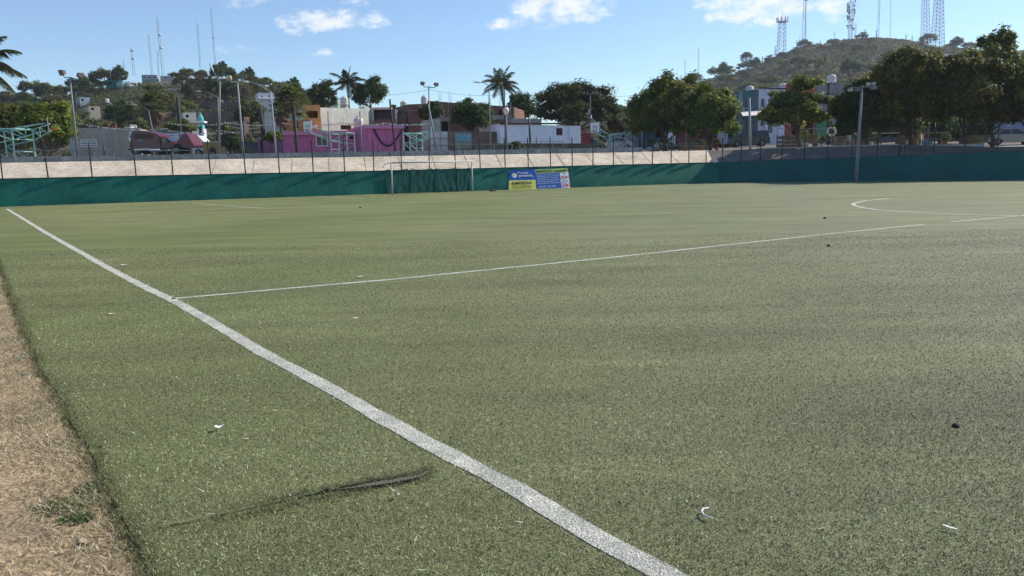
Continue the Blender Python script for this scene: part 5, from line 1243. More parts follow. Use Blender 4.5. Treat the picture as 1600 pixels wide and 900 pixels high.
# right hill: scrub as one mass, single trees on it
def scrub(zf, cols, y0, y1, n, size, seed, lm, name, label, dens=None, hmax=2.2):
    rng = np.random.default_rng(seed); c = rng.uniform(cols[0], cols[1], n); y = y0 + (y1 - y0) * rng.random(n) ** .75
    t = np.interp(c, [a for a, _ in _T], [b for _, b in _T]); x = t * y
    P = []; k = 0
    cl = np.array([[a, b, zf(a, b)] for a, b in zip(x, y)])
    nz_ = np.array([noise.noise(Vector((a * .03, b * .03, seed))) for a, b in zip(x, y)]); ok = nz_ > -.25; cl = cl[ok]; m_ = len(cl)
    per = 7; kk = np.repeat(np.arange(m_), per); q = rng.uniform(.4, 1, m_) * hmax
    off = rng.normal(size=(len(kk), 3)) * np.array([1.0, 1.0, .5]) * q[kk][:, None] * .55; off[:, 2] = np.abs(off[:, 2]) + .2
    Pp = cl[kk] + off; Nn = off / (np.linalg.norm(off, axis=1, keepdims=True) + 1e-6) + rng.normal(size=off.shape) * .4 + np.array([0, 0, .5]); Nn /= np.linalg.norm(Nn, axis=1, keepdims=True)
    V, F = leaf_cards(Pp, Nn, rng.uniform(.6, 1.2, len(kk)) * size, rng); tn = np.clip(rng.normal(.4, .25, m_)[kk] + rng.normal(0, .1, len(kk)), 0, 1)
    return tag(link_mesh(name, np_mesh(name, V, F, tn), lm), label, 'scrub', kind='stuff')
scrub(zr, (860, 1800), 230, 575, 15000, .8, 5, leaf_hill, 'hillside_scrub', 'dense grey green scrub covering the right hill')
scrub(zr, (860, 1800), 230, 570, 12000, .7, 6, leaf_dry, 'dry_hillside_scrub', 'dry brownish brush between the green scrub of the right hill')
scrub(zl, (-150, 560), 130, 270, 9000, .38, 8, leaf_hill, 'hillside_undergrowth', 'grey green undergrowth between the trees of the left hill', hmax=1.3)
rnd = random.Random(33); n_ = 0
for j in range(17):
    yy = 215 + j * 19.5; c = 880 + rnd.uniform(0, 30)
    while c < 1640 and n_ < 105:
        if yy < 500 or rnd.random() < .35:
            d = ray(c, hor(c)); x = d.x / d.y * yy; y2 = yy + rnd.uniform(-7, 7); z = zr(x, y2)
            if z > 4 and rnd.random() < .8:
                k = rnd.choices(range(5), [5, 4, 3, 4, 2])[0]; s = rnd.uniform(.8, 1.3)
                put(kinds[k], Vector((x, y2, z - .4)), (s * 1.15, s * 1.15, s * .95), rnd.uniform(0, 6), klab[k] + ' scattered in the scrub of the right hill', 'tree', 'trees on the right hill, ' + klab[k]); n_ += 1
        c += rnd.uniform(60, 150) * 330 / yy
for (c, y0, sc_, lb) in ((1166, 88, 1.0, 'lone fan palm on the left skyline of the right hill'),):
    yr = 520; d = ray(c, hor(c)); x = d.x / d.y * yr; z = zr(x, yr)
    p = fan_palm(c, 86, 92, 110, yr, z, lb, R_=4.4, seed=12, nf=40, skirt=False, group='fan palms on the hills')
for (c, ytop, k, lb) in ((1116, 104, 1, 'spreading tree on the left skyline of the right hill'), (1472, 68, 0, 'wide tree under the two lattice towers'), (1502, 66, 1, 'tree on the crest right of the lattice towers'), (1520, 66, 1, 'tree on the crest above the right trees')):
    yr = 540; d = ray(c, hor(c)); x = d.x / d.y * yr; z = zr(x, yr) - 1; ht = D(c, ytop, yr).z - z; s = ht / [7.5, 6.5][k]
    put(kinds[k], Vector((x, yr, z)), (max(s, 1.1), max(s, 1.1), s), c, lb, 'tree', 'skyline trees of the right hill')
for k in kinds:
    for ch in list(k.children): bpy.data.objects.remove(ch)
    bpy.data.objects.remove(k)
# ================================================================== poles, lamps, wires
X = Vector((1, 0, 0)); Y = Vector((0, 1, 0))
beige = mat('flood_housing_beige', (.42, .36, .28), .6, .15, 3); flood_m = mat('flood_housing_dark', (.16, .12, .10), .6, .2, 3)
def pole(name, label, bx, by, tx_, ty, depth, r0, r1, m, zb=2.4, cat='pole', group=None, n=8):
    t = D(tx_, ty, depth); bb = D(bx, by, depth)
    if depth < 112 and zb < 5: zb = gz(bb.x, depth)
    b = Vector((bb.x, depth, zb))
    r = empty(name, b, label=label, cat=cat, group=group)
    MB().tube([b - UP*.1, b.lerp(t, .5), t], [r0, (r0+r1)/2, r1], n).build('pole', m, r, smooth=True)
    r['_t'] = 0; del r['_t']
    return r, b, t
def twin_flood(label, bx, by, tx_, ty, depth, heads, m=galv, hm=flood_m, size=.62, zb=2.4, r0=.085):
    r, b, t = pole('floodlight_pole', label, bx, by, tx_, ty, depth, r0, r0*.6, m, zb, 'light pole', 'floodlight poles on the terrace')
    for hx, hy, aim in heads:
        h_ = D(hx, hy, depth); q = h_ - UP * size * .45
        MB().tube([t - UP*.05, t.lerp(q, .8) - UP*.12, q], .035, 6).build('arm', m, r, smooth=True)
        flood_head('lamp_head', h_, Vector(aim), r, size, size*.85, .3, hm, mat('lens_brown', (.20, .15, .12), .3, .2, 3))
    return r
twin_flood('twin floodlight pole leaning left beside the grey workshop', 122, 250, 109, 120, 56, [(98, 113, (-.35, -.9, -.3)), (124.5, 117.5, (.5, .8, -.3))], size=.46)
twin_flood('floodlight pole with two beige heads seen from behind, before the hill', 381, 245, 371, 127, 60, [(357.5, 121, (-.3, .9, -.3)), (381, 118.5, (.3, -.9, -.2))], m=pole_grey, hm=beige, size=.42)
twin_flood('twin floodlight pole rising from behind the white metal gate', 672, 240, 670, 135, 64, [(661, 130, (-.4, -.8, -.2)), (681, 131.5, (.6, .7, -.2))], size=.34, r0=.075)
twin_flood('dark floodlight pole in front of the right coconut palm', 790, 239, 788, 138, 72, [(782.5, 130, (-.4, -.8, -.2)), (797.5, 134, (.6, .7, -.2))], m=pole_dark, size=.32, r0=.07)
def street_lamp(label, bx, by, tx_, ty, depth, ax, ay, m=galv, r0=.08, zb=2.4, mid=None):
    r, b, t = pole('street_lamp', label, bx, by, tx_, ty, depth, r0, r0*.6, m, zb, 'street lamp', 'street lamps')
    e = D(ax, ay, depth); m_ = t.lerp(e, .55) + UP * abs(e.x - t.x) * (.10 if mid is None else mid)
    MB().tube([t - UP*.05, m_, e], [.035, .03, .025], 6).build('arm', m, r, smooth=True)
    d_ = (e - m_).normalized(); MB().tube([e, e + d_*.2, e + d_*.65], [.03, .075, .035], 8).build('lamp_head', tank_w, r, smooth=True)
    return r
street_lamp('tall grey street lamp whose short arm rises to the left, before the left hill', 342, 248, 343.5, 127, 57, 334, 112, mid=-.2, r0=.085)
street_lamp('smaller street lamp with long left arm, half behind the tall grey one', 342, 246, 340.5, 152, 88, 314, 143)
street_lamp('street lamp with long left arm in front of the white two storey hill house', 432, 244, 423, 143, 62, 388, 128.5, m=pole_grey)
street_lamp('street lamp with left arm between the mural and the right coconut palm', 767, 241, 764, 133, 66, 751, 129)
street_lamp('dark green lamp post before the lilac house with a branch like right arm', 829, 234, 826.5, 178, 68, 843, 164, m=dark_green, r0=.11)
street_lamp('street lamp with curved right arm above the large round tree', 1003, 225, 1002, 142, 88, 1021, 125.5, mid=.3)
street_lamp('small street lamp with a left arm behind the left hill palm', 246, 235, 232, 172, 100, 214, 164, r0=.08)
r, b, t = pole('globe_lamp', 'slim post lamp with a pale globe head before the lilac house', 792.5, 241, 791, 180, 62, .07, .05, galv, cat='street lamp')
MB().lathe(t, [(.08, 0), (.14, .1), (.22, .28), (.24, .42), (.17, .55), (.06, .62)], 12).build('lamp_head', mat('globe_pale', (.75, .68, .6), .4, .05, 2), r, smooth=True)
def utility(label, bx, by, tx_, ty, depth, m, arms=(), zb=2.5, r0=.12, trans=False, group='utility poles'):
    r, b, t = pole('utility_pole', label, bx, by, tx_, ty, depth, r0, r0*.7, m, zb, 'utility pole', group)
    for k, dz in enumerate(arms):
        MB().obox(t - UP*dz, X, Y, 1.6, .08, .08)  .build('crossarm', m, r)
        for q in (-.7, -.3, .3, .7): MB().lathe(t - UP*(dz-.1) + X*q, [(.04, 0), (.07, .06), (.05, .16)], 8).build('insulator', mat('porcelain', (.3, .25, .22), .3), r)
    if trans: MB().lathe(t - UP*2.2 + X*.42, [(.22, 0), (.26, .05), (.26, .7), (.18, .78)], 12).build('transformer', galv, r, smooth=True)
    return r
utility('thick dark wooden pole in front of the retaining walls', 281, 214, 277.5, 152, 98, pole_dark, r0=.3)
utility('dark leaning wooden pole left of the fan palms', 413, 214, 406.5, 167, 92, pole_dark, r0=.3)
utility('grey utility pole with two crossarms before the big dark tree', 922.5, 226, 922, 146, 90, mat('pole_brown_grey', (.13, .115, .10), .9, .2, 1.5), (.1,))
utility('plain grey utility pole before the teal house', 1172.5, 222, 1171, 153, 78, pole_grey, (), r0=.14)
utility('dark utility pole with crossarms and transformer at the grey tall house', 1294, 222, 1295, 130, 88, pole_dark, (.1, 1.2), trans=True, r0=.2)
utility('thin pole standing on the roof of the dark house', 578, 170, 577.5, 148, 90, pole_grey, zb=9, r0=.06)
# net poles and other thin posts on the terrace
def thin(label, bx, by, tx_, ty, depth, m=pole_dark, r0=.085, zb=2.4, group='thin posts on the terrace'):
    return pole('net_post', label, bx, by, tx_, ty, depth, r0, r0*.8, m, zb, 'post', group)[0]
thin('tall dark leaning post before the bright pink block', 618.5, 243, 609, 155, 60)
thin('tall dark post standing left of the middle hoop board', 464, 243, 459, 165, 60, r0=.11)
thin('grey post in front of the cream tank behind the pink roof', 565.5, 243, 562.5, 174, 61, galv, .07)
thin('slim pale post behind the middle hoop frame', 515, 243, 512.5, 174, 60.5, galv, .05)
thin('leaning grey green post crossing in front of the white metal gate', 684, 241, 669, 163, 61, galv, .085)
thin('pale post on a blue concrete foot, far right on the slope', 1450, 226, 1452, 176, 58, galv, .05, 2.3)
thin('thin post behind the right slope, right of the blue footed one', 1460, 226, 1461, 192, 59, dark_green, .05, 2.3)
thin('short dark post behind the fence left of the truck', 163.5, 249, 162, 227, 56, dark_green, .06)
thin('short dark post behind the fence at the bright pink block', 592, 243, 591, 228, 60, dark_green, .07)
thin('short pale post beside the big tree left of the maroon house', 1052, 232, 1052, 205, 66, galv, .05)
thin('thin dark post on the bank below the lilac house', 838, 238, 838, 214, 66, pole_dark, .04)
b = D(1449, 229, 57.8); b.z = 2.25
top(MB().obox(b, X, Y, .5, .5, .42), 'concrete_foot', mat('foot_blue', (.10, .28, .42), .85, .2, 3), 'light blue concrete block at the foot of the pale post', 'block', bevel=.03)
# rail fence of the court: posts and two pipes
def rail_fence(label, x0, x1, depth0, depth1, ytop, ybot, n, rails=(1.0, .55)):
    a = D(x0, ytop, depth0); c = D(x1, ytop, depth1); zb = 2.4
    r = empty('pipe_railing', Vector((a.x, a.y, zb)), label=label, cat='railing', group='pipe railings on the terrace')
    for k in range(n + 1):
        q = a.lerp(c, k / n); MB().tube([Vector((q.x, q.y, zb)), q], .028, 6).build('post', galv, r)
    for f in rails:
        MB().tube([Vector((a.x, a.y, zb + (a.z - zb) * f)), Vector((c.x, c.y, zb + (c.z - zb) * f))], .024, 6).build('rail', galv, r)
    return r
rail_fence('low pipe railing behind the left slope before the workshop and truck', 20, 300, 55, 57, 235, 250, 9)
rail_fence('pipe railing before the mint frame and mural', 628, 800, 62, 64, 225, 241, 6, (.98,))
rail_fence('rising handrail before the lilac house', 812, 880, 66, 67, 221, 238, 4, (.98, .5))
rail_fence('pipe railing before the right slope corner shrubs', 1010, 1130, 67, 66, 217, 232, 7, (.98, .6))
rail_fence('pipe railing in front of the street tree and olive car', 1215, 1300, 66, 66, 200, 228, 4, (.98, .4))
# power lines
def wire(name, label, p, q, sag, r_=.018, group='overhead cables'):
    pts = []
    for k in range(17):
        f = k / 16; w = p.lerp(q, f); w.z -= sag * 4 * f * (1 - f); pts.append(w)
    return top(MB().tube(pts, r_, 4), name, black, label, 'cable', group)
wire('power_line', 'overhead cable from the left sky to the left hill floodlights', D(-60, 131, 90), D(124, 131, 130), .2)
wire('power_line', 'sagging cable between the gate floodlights and the left sky', D(430, 151, 92), D(668, 141, 92), .5)
wire('power_line', 'sagging cable from the gate floodlights to the right coconut palm', D(668, 139, 92), D(792, 147, 96), .4)
wire('power_line', 'upper cable across the big dark tree', D(845, 170, 92), D(922, 168, 90), .2); wire('power_line', 'lower cable across the big dark tree', D(845, 174, 92), D(980, 170, 90), .3)
wire('power_line', 'upper cable right of the grey utility pole rising to the curved lamp', D(922, 150, 90), D(1075, 130, 96), .6)
wire('power_line', 'long cable crossing the big right trees', D(1347, 138, 53), D(1660, 157, 60), .35, .014)
wire('power_line', 'cable from the left lamp to the hill over the mint house', D(0, 205, 80), D(277, 158, 98), .8)
# bunting: strings of small flags across the street
flag_cols = [mat('flag_white', (.75, .72, .65), .8), mat('flag_yellow', (.75, .6, .2), .8), mat('flag_green', (.25, .5, .3), .8), mat('flag_red', (.6, .12, .08), .8)]
fr = random.Random(77)
def bunting(label, x0, y0, x1, y1, depth, n, sag=.5):
    p, q = D(x0, y0, depth), D(x1, y1, depth); r = empty('bunting', p, label=label, cat='bunting', group='strings of little flags over the street')
    pts = []
    for k in range(13):
        f = k / 12; w = p.lerp(q, f); w.z -= sag * 4 * f * (1 - f); pts.append(w)
    MB().tube(pts, .012, 4).build('string', black, r)
    for k in range(n):
        f = (k + .5) / n; w = p.lerp(q, f); w.z -= sag * 4 * f * (1 - f); s_ = fr.uniform(.07, .13); a = fr.uniform(-.7, .7)
        u_ = Vector((math.cos(a), math.sin(a), 0)); v_ = u_.cross(UP)
        MB().prism([(-s_, 0), (s_, 0), (s_*.9, -s_*1.5), (0, -s_*1.1), (-s_*.9, -s_*1.5)], lambda a_, b_: w + u_*a_ + UP*b_ + v_*.004, lambda a_, b_: w + u_*a_ + UP*b_ - v_*.004).build('flag', fr.choice(flag_cols[:1] * 4 + flag_cols[:2] if fr.random() < .85 else flag_cols), r)
bunting('string of small flags above the workshop roof, leftmost', 122, 192, 262, 200, 90, 34, .35)
bunting('upper flag string left of the shrine turret', 262, 192, 372, 189, 92, 24, .3)
bunting('lowest flag string crossing behind the shrine turret', 262, 203, 380, 205, 94, 26, .3)
bunting('upper flag string between the street lamps and the fan palms', 350, 189, 440, 191, 91, 24, .35)
bunting('middle flag string between the street lamps and the fan palms', 350, 196, 440, 194, 92, 24, .35)
bunting('lowest flag string left of the mauve annex', 345, 203, 425, 201, 93, 20, .35)
bunting('flag string in front of the yellow house and off white building', 440, 191, 530, 193, 82, 26, .2)
bunting('flag string over the bright pink block', 530, 191, 600, 192, 76, 16, .15)
bunting('flag string between the bright pink block and the mint shed', 598, 191, 670, 192, 76, 20, .15)

# ================================================================== basketball frames
def hoop_frame(label, zb, depth, cols, board, truss, rimdir, edge=False, m=mint, boardm=None):
    """cols: list of (px,ytop) columns; board (px0,y0,px1,y1); truss: px of the lower front node"""
    c0 = D(cols[0][0], 240, depth); zb = gz(c0.x, depth); r = empty('basketball_hoop', Vector((c0.x, depth, zb)), label=label, cat='basketball hoop', group='basketball frames on the terrace')
    tops = []
    for sgn, dy in ((0, 0), (1, 1.9)):
        row_ = []
        for (px, yt) in cols:
            t = D(px, yt, depth); t = Vector((t.x + (0.35 if sgn else 0), depth + dy, t.z)); row_.append(t)
            MB().tube([Vector((t.x, t.y, zb)), t], .055, 8).build('column', m, r)
        tops.append(row_)
    bc = D((board[0] + board[2]) / 2, (board[1] + board[3]) / 2, depth); bc.y = depth + .95
    bw = 1.75 if True else 0; bh = (board[3] - board[1]) * S(depth)
    nb = rimdir.normalized(); ub = nb.cross(UP).normalized()
    o = MB().obox(bc - UP * bh / 2, ub, nb, bw, .05, bh).build('backboard', boardm or white_paint, r)
    ln = MB(); lm_ = mat('board_line', (.08, .06, .1), .6)
    def fr_(w, h, z, t=.07):
        for (cx_, cz_, ww, hh) in ((0, z + h/2, w, t), (0, z - h/2, w, t), (-w/2, z, t, h), (w/2, z, t, h)):
            ln.obox(bc + ub*cx_ + UP*(cz_ - hh/2) + nb*.032, ub, nb, ww, .012, hh)
    fr_(bw*.97, bh*.97, 0, .06); fr_(.55, bh*.38, -bh*.12); ln.build('board_marking', lm_, o)
    rim = []; rc = bc - UP*bh*.36 + nb*.30
    for k in range(15): rim.append(rc + (nb*math.cos(k*2*math.pi/14) + ub*math.sin(k*2*math.pi/14))*.23)
    MB().tube(rim, .018, 5).build('rim', mat('rim_red', (.55, .07, .04), .5), o)
    # trusses from the column tops to the board, upper and lower chord with diagonals
    for row_ in tops:
        a = row_[0]; b_ = row_[-1]
        front = bc - nb*.05 + UP*bh*.1; low = bc - nb*.05 - UP*bh*.45; front = Vector((front.x, row_[0].y*.35 + bc.y*.65, front.z)); low = Vector((low.x, row_[0].y*.35 + bc.y*.65, low.z))
        nearc = min(row_, key=lambda p: abs(p.x - bc.x)); farc = max(row_, key=lambda p: abs(p.x - bc.x))
        knee = Vector((nearc.x, nearc.y, zb + (nearc.z - zb)*.68)); kneef = Vector((farc.x, farc.y, zb + (farc.z - zb)*.55))
        MB().tube([farc, nearc, front], .042, 6).build('top_chord', m, r)
        MB().tube([knee, low], .042, 6).build('lower_chord', m, r)
        tr = MB()
        for f0, f1 in ((0, .4), (.4, .4), (.4, .8)):
            tr.tube([nearc.lerp(front, f0), knee.lerp(low, f1)], .022, 5)
        tr.build('web_brace', m, r)
        MB().tube([farc, knee], .04, 5).build('brace', m, r); MB().tube([kneef, Vector((nearc.x, nearc.y, zb + .1))], .04, 5).build('brace', m, r)
        MB().tube([kneef, knee], .035, 5).build('brace', m, r)
    for a, b_ in zip(*tops): MB().tube([a, b_], .05, 6).build('tie', m, r)
    for k in (.35, .7):
        a, b_ = tops[0][0], tops[1][0]
        MB().tube([Vector((a.x, a.y, zb + (a.z-zb)*k)), Vector((b_.x, b_.y, zb + (b_.z-zb)*k))], .035, 5).build('tie', m, r)
    return r
hoop_frame('large mint green basketball frame cut by the left edge, board seen edge on', 2.45, 57, [(18, 201), (-28, 203)], (60, 184, 66, 204), None, Vector((.86, .50, 0)))
hoop_frame('mint basketball frame with white board before the pink house', 2.45, 74, [(516, 209), (541, 207)], (470.5, 188, 482, 206), None, Vector((-.77, -.64, 0)), m=mat('pale_green_steel', (.30, .38, .37), .5, .2, 2))
hoop_frame('green basketball frame without clear board before the brick wall, left of the gate', 2.45, 74, [(650, 208), (630, 208)], (672, 197, 676, 214), None, Vector((1, .25, 0)))
hoop_frame('grey green basketball frame with square white board right of the lilac house', 2.45, 74, [(952, 211), (977, 207)], (924, 190, 939, 207), None, Vector((-.9, -.43, 0)), m=mat('green_grey_steel', (.22, .38, .36), .5, .2, 2))
# small futsal goals / benches on the court edge
def bench(label, x0, x1, y, depth, m, legm):
    a, c = D(x0, y, depth), D(x1, y, depth); zb = 2.45; r = empty('court_bench', Vector(((a.x+c.x)/2, depth, zb)), label=label, cat='bench', group='benches at the court edge')
    mid = (a + c)/2; L = (c - a).length
    MB().obox(Vector((mid.x, depth, a.z)), X, Y, L, .4, .07).build('seat', m, r, bevel=.01)
    for q in (-.42, .42): MB().obox(Vector((mid.x + q*L, depth, zb)), X, Y, .5, .38, a.z - zb - .002).build('leg', legm, r, bevel=.01)
bench('bench with brown painted supports below the middle basketball frame', 489, 549, 239.5, 57.5, concrete, mat('brown_paint', (.22, .10, .07), .8, .2, 2))
bench('grey concrete bench before the lilac house', 816, 862, 237, 62, concrete, mat('blue_grey_paint', (.16, .19, .21), .8, .2, 2))
bench('long bench right of the small hoop frame', 990, 1028, 234, 64.5, concrete, mat('brown_paint2', (.17, .09, .07), .8, .2, 2))

# ================================================================== vehicles (built facing +X, then turned)
def wheel(parent, x, y, r_, w):
    wl = MB(); wl.tube([Vector((x, y - w/2, r_)), Vector((x, y + w/2, r_))], r_, 18); o = wl.build('wheel', black, parent, smooth=False)
    s_ = -1 if y < 0 else 1
    MB().tube([Vector((x, y + s_*(w/2+.001), r_)), Vector((x, y + s_*(w/2+.02), r_))], r_*.6, 14).build('rim', galv, o)
def car(name, label, cat, m, prof, cab, W=1.72, wr=.31, wx=(.8, 3.4), px=0, depth=70, zb=2.5, rz=0.0, group=None, pillars=(), cabm=None):
    """prof: lower body side outline; cab: (x0,x1,x2,x3,z0,z1) glasshouse trapezium"""
    L = max(p[0] for p in prof); b = D(px, 240, depth); zb = gz(b.x, depth); r = empty(name, Vector((b.x, depth, zb)), rz, label, cat, group, local=True)
    off = -L/2; ys = W/2
    mb = MB(); P = [(p[0]+off, p[1]) for p in prof]
    mb.prism(P, lambda a, c: (a, -ys, c), lambda a, c: (a, ys, c)); mb.build('body', m, r, bevel=.04)
    x0, x1, x2, x3, z0, z1 = cab; x0 += off; x1 += off; x2 += off; x3 += off; ti = .16
    g_ = MB(); lo = [(x0, -ys+.05), (x3, -ys+.05), (x3, ys-.05), (x0, ys-.05)]; hi = [(x1, -ys+ti), (x2, -ys+ti), (x2, ys-ti), (x1, ys-ti)]
    for k in range(4): g_.quad((*lo[k], z0), (*lo[(k+1) % 4], z0), (*hi[(k+1) % 4], z1), (*hi[k], z1))
    g_.build('windows', glass, r)
    rf = MB(); rf.prism([(x1-.06, -ys+ti-.04), (x2+.06, -ys+ti-.04), (x2+.06, ys-ti+.04), (x1-.06, ys-ti+.04)], lambda a, c: (a, c, z1), lambda a, c: (a, c, z1+.07)); rf.build('roof', cabm or m, r, bevel=.025)
    for sgn in (-1, 1):
        pl = MB()
        for fx in (0.0, *pillars, 1.0):
            lo_ = Vector((x0 + (x3-x0)*fx, sgn*(ys-.045), z0)); hi_ = Vector((x1 + (x2-x1)*fx, sgn*(ys-ti+.005), z1+.01)); pl.tube([lo_, hi_], .045, 5)
        pl.build('pillars', m, r)
        for k, xw in enumerate(wx): 
            wheel(r, xw+off, sgn*(ys-.12), wr, .22)
        MB().obox(Vector((L+off-.03, sgn*(ys-.3), .62)), X, Y, .06, .34, .15).build('headlight', chrome, r); MB().obox(Vector((off+.03, sgn*(ys-.22), .72)), X, Y, .06, .22, .2).build('taillight', mat('tail_red', (.35, .02, .02), .3), r)
    MB().obox(Vector((L+off+.01, 0, .32)), X, Y, .12, W*.94, .2).build('bumper', m, r, bevel=.03); MB().obox(Vector((off-.01, 0, .34)), X, Y, .12, W*.94, .2).build('bumper', m, r, bevel=.03)
    return r
sedan_prof = [(0, .3), (.05, .85), (.35, .95), (1.0, .97), (3.1, .93), (4.15, .78), (4.4, .62), (4.42, .3), (3.95, .24), (3.8, .52), (3.5, .62), (3.2, .52), (3.05, .24), (1.2, .24), (1.05, .52), (.78, .62), (.5, .52), (.35, .28)]
suv_prof = [(0, .4), (.03, 1.05), (.2, 1.15), (3.2, 1.12), (4.3, 1.02), (4.5, .8), (4.52, .4), (4.05, .32), (3.95, .62), (3.62, .76), (3.3, .62), (3.15, .32), (1.3, .32), (1.15, .62), (.85, .76), (.5, .62), (.4, .32)]
green_car = mat('dark_olive_paint', (.09, .115, .08), .35, .15, 1, spec=.5); dk_car = mat('dark_blue_grey_paint', (.035, .045, .05), .3, .15, 1, spec=.5); silver = mat('silver_paint', (.22, .215, .21), .3, .1, 1, metal=.5, spec=.6); white_car = mat('white_car_paint', (.72, .73, .75), .3, .05, 1, spec=.6); dkg = mat('grey_green_car', (.06, .075, .065), .35, .15, 1, spec=.5)
car('parked_car', 'dark sedan facing right, parked at the mauve annex with a glinting bonnet', 'car', dk_car, sedan_prof, (.55, 1.15, 2.35, 3.15, .9, 1.36), px=404, depth=88, zb=2.5, rz=R(-8), pillars=(.5,), wx=(.78, 3.5), group='parked cars')
car('parked_car', 'dark sedan directly right of the yellow box trailer', 'car', mat('black_car', (.025, .03, .035), .3, .1, 1, spec=.5), sedan_prof, (.55, 1.15, 2.35, 3.15, .9, 1.36), px=369, depth=90, zb=2.5, rz=R(176), pillars=(.5,), wx=(.78, 3.5), group='parked cars')
car('parked_car', 'dark green hatchback parked below the end of the lilac house', 'car', dkg, [(p[0]*.88, p[1]) for p in sedan_prof], (.1, .45, 2.2, 2.95, .9, 1.42), px=921, depth=90, zb=2.6, rz=R(-10), pillars=(.5,), wx=(.72, 3.05), group='parked cars')
car('parked_car', 'olive green off road wagon parked before the teal house', 'car', green_car, suv_prof, (.12, .3, 2.75, 3.2, 1.12, 1.72), px=1169, depth=90, zb=2.75, rz=R(172), pillars=(.33, .66), wx=(.85, 3.62), wr=.38, group='parked cars')
car('parked_car', 'silver sedan in the shade at the far right edge with a shining windscreen', 'car', silver, sedan_prof, (.55, 1.15, 2.35, 3.25, .9, 1.4), px=1580, depth=72, zb=2.55, rz=R(-14), pillars=(.5,), wx=(.78, 3.5), group='parked cars')
car('parked_car', 'white compact car behind the trunks of the large round tree', 'car', white_car, [(p[0]*.85, p[1]) for p in sedan_prof], (.1, .5, 2.0, 2.8, .9, 1.42), px=1047, depth=95, zb=2.7, rz=R(172), pillars=(.5,), wx=(.7, 3.0), group='parked cars')
car('parked_car', 'pale car half hidden behind the grey green hoop frame', 'car', mat('pale_car', (.5, .48, .42), .35, .1, 1, spec=.5), sedan_prof, (.55, 1.15, 2.35, 3.15, .9, 1.36), px=960, depth=95, zb=2.7, rz=R(178), pillars=(.5,), wx=(.78, 3.5), group='parked cars')
# maroon sleeper truck with its bonnet tipped forward
mar = mat('maroon_truck_paint', (.11, .010, .018), .3, .2, .8, spec=.6)
b = D(213, 240, 86); zb = gz(b.x, 86); r = empty('semi_truck', Vector((b.x, 86, zb)), R(-6), 'maroon sleeper cab truck with its bonnet tipped open, behind the left slope', 'truck', local=True)
r.scale = (1.22, 1, .76); r.location.z += .3
mb = MB(); mb.prism([(.2, .75), (.2, 3.05), (.6, 3.3), (1.6, 3.25), (2.5, 2.9), (2.9, 2.45), (2.95, .75)], lambda a, c: (a, -1.15, c), lambda a, c: (a, 1.15, c)); mb.build('sleeper', mar, r, bevel=.06)
mb = MB(); mb.prism([(2.97, .75), (2.97, 2.35), (3.35, 2.3), (3.85, 1.65), (4.1, 1.6), (4.15, .75)], lambda a, c: (a, -1.1, c), lambda a, c: (a, 1.1, c)); mb.build('cab', mar, r, bevel=.04)
MB().prism([(.5, 2.15), (2.35, 2.15), (2.2, 2.75), (.5, 2.9)], lambda a, c: (a, -1.16, c), lambda a, c: (a, -1.175, c)).build('fairing_panel', mat('dark_maroon', (.035, .012, .018), .3), r)
MB().prism([(3.08, 1.6), (3.62, 1.6), (3.3, 2.15), (3.08, 2.15)], lambda a, c: (a, -1.11, c), lambda a, c: (a, -1.125, c)).build('side_window', glass, r)
MB().quad((3.9, -1, 1.68), (3.9, 1, 1.68), (3.42, .95, 2.27), (3.42, -.95, 2.27)).build('windscreen', glass, r)
MB().prism([(.9, 1.72), (1.35, 1.72), (1.35, 2.02), (.9, 2.02)], lambda a, c: (a, -1.16, c), lambda a, c: (a, -1.18, c)).build('sleeper_window', galv, r)
mb = MB()
for (a0_, c0_, a1_, c1_) in ((.85, .95, 1.75, 1.0), (.85, 1.35, 1.75, 1.4), (.85, .95, .9, 1.4), (1.7, .95, 1.75, 1.4)): mb.box(a0_, -1.175, c0_, a1_, -1.155, c1_)
mb.build('locker_trim', galv, r)
MB().box(.3, -1.2, .66, 2.9, -1.0, .74).build('side_step', chrome, r)
for yy in (-.9, .9): MB().tube([Vector((0, yy, 1.0)), Vector((0, yy, 3.25))], .09, 10).build('exhaust_stack', chrome, r, smooth=True)
MB().tube([Vector((1.9, -1.0, .55)), Vector((2.9, -1.0, .55))], .3, 14).build('fuel_tank', chrome, r)
MB().box(-.5, -.45, .62, 4.9, .45, .86).build('chassis', black, r)
MB().box(4.2, -.5, .87, 5.2, .5, 1.45).build('engine', mat('engine_grime', (.05, .06, .06), .7, .4, 6), r)
mb = MB(); mb.prism([(5.0, .75), (4.45, 1.7), (5.15, 2.8), (5.4, 2.75), (6.0, 1.0), (5.8, .7)], lambda a, c: (a, -1.1, c), lambda a, c: (a, 1.1, c)); mb.build('bonnet', mar, r, bevel=.05)
for xw, yw in ((4.3, 1), (.55, .95)):
    for sg in (-1, 1): wheel(r, xw, sg*yw, .5, .3)
for sg in (-1, 1): MB().box(3.6, sg*1.22, 1.6, 3.7, sg*1.32, 2.1).build('mirror', black, r)
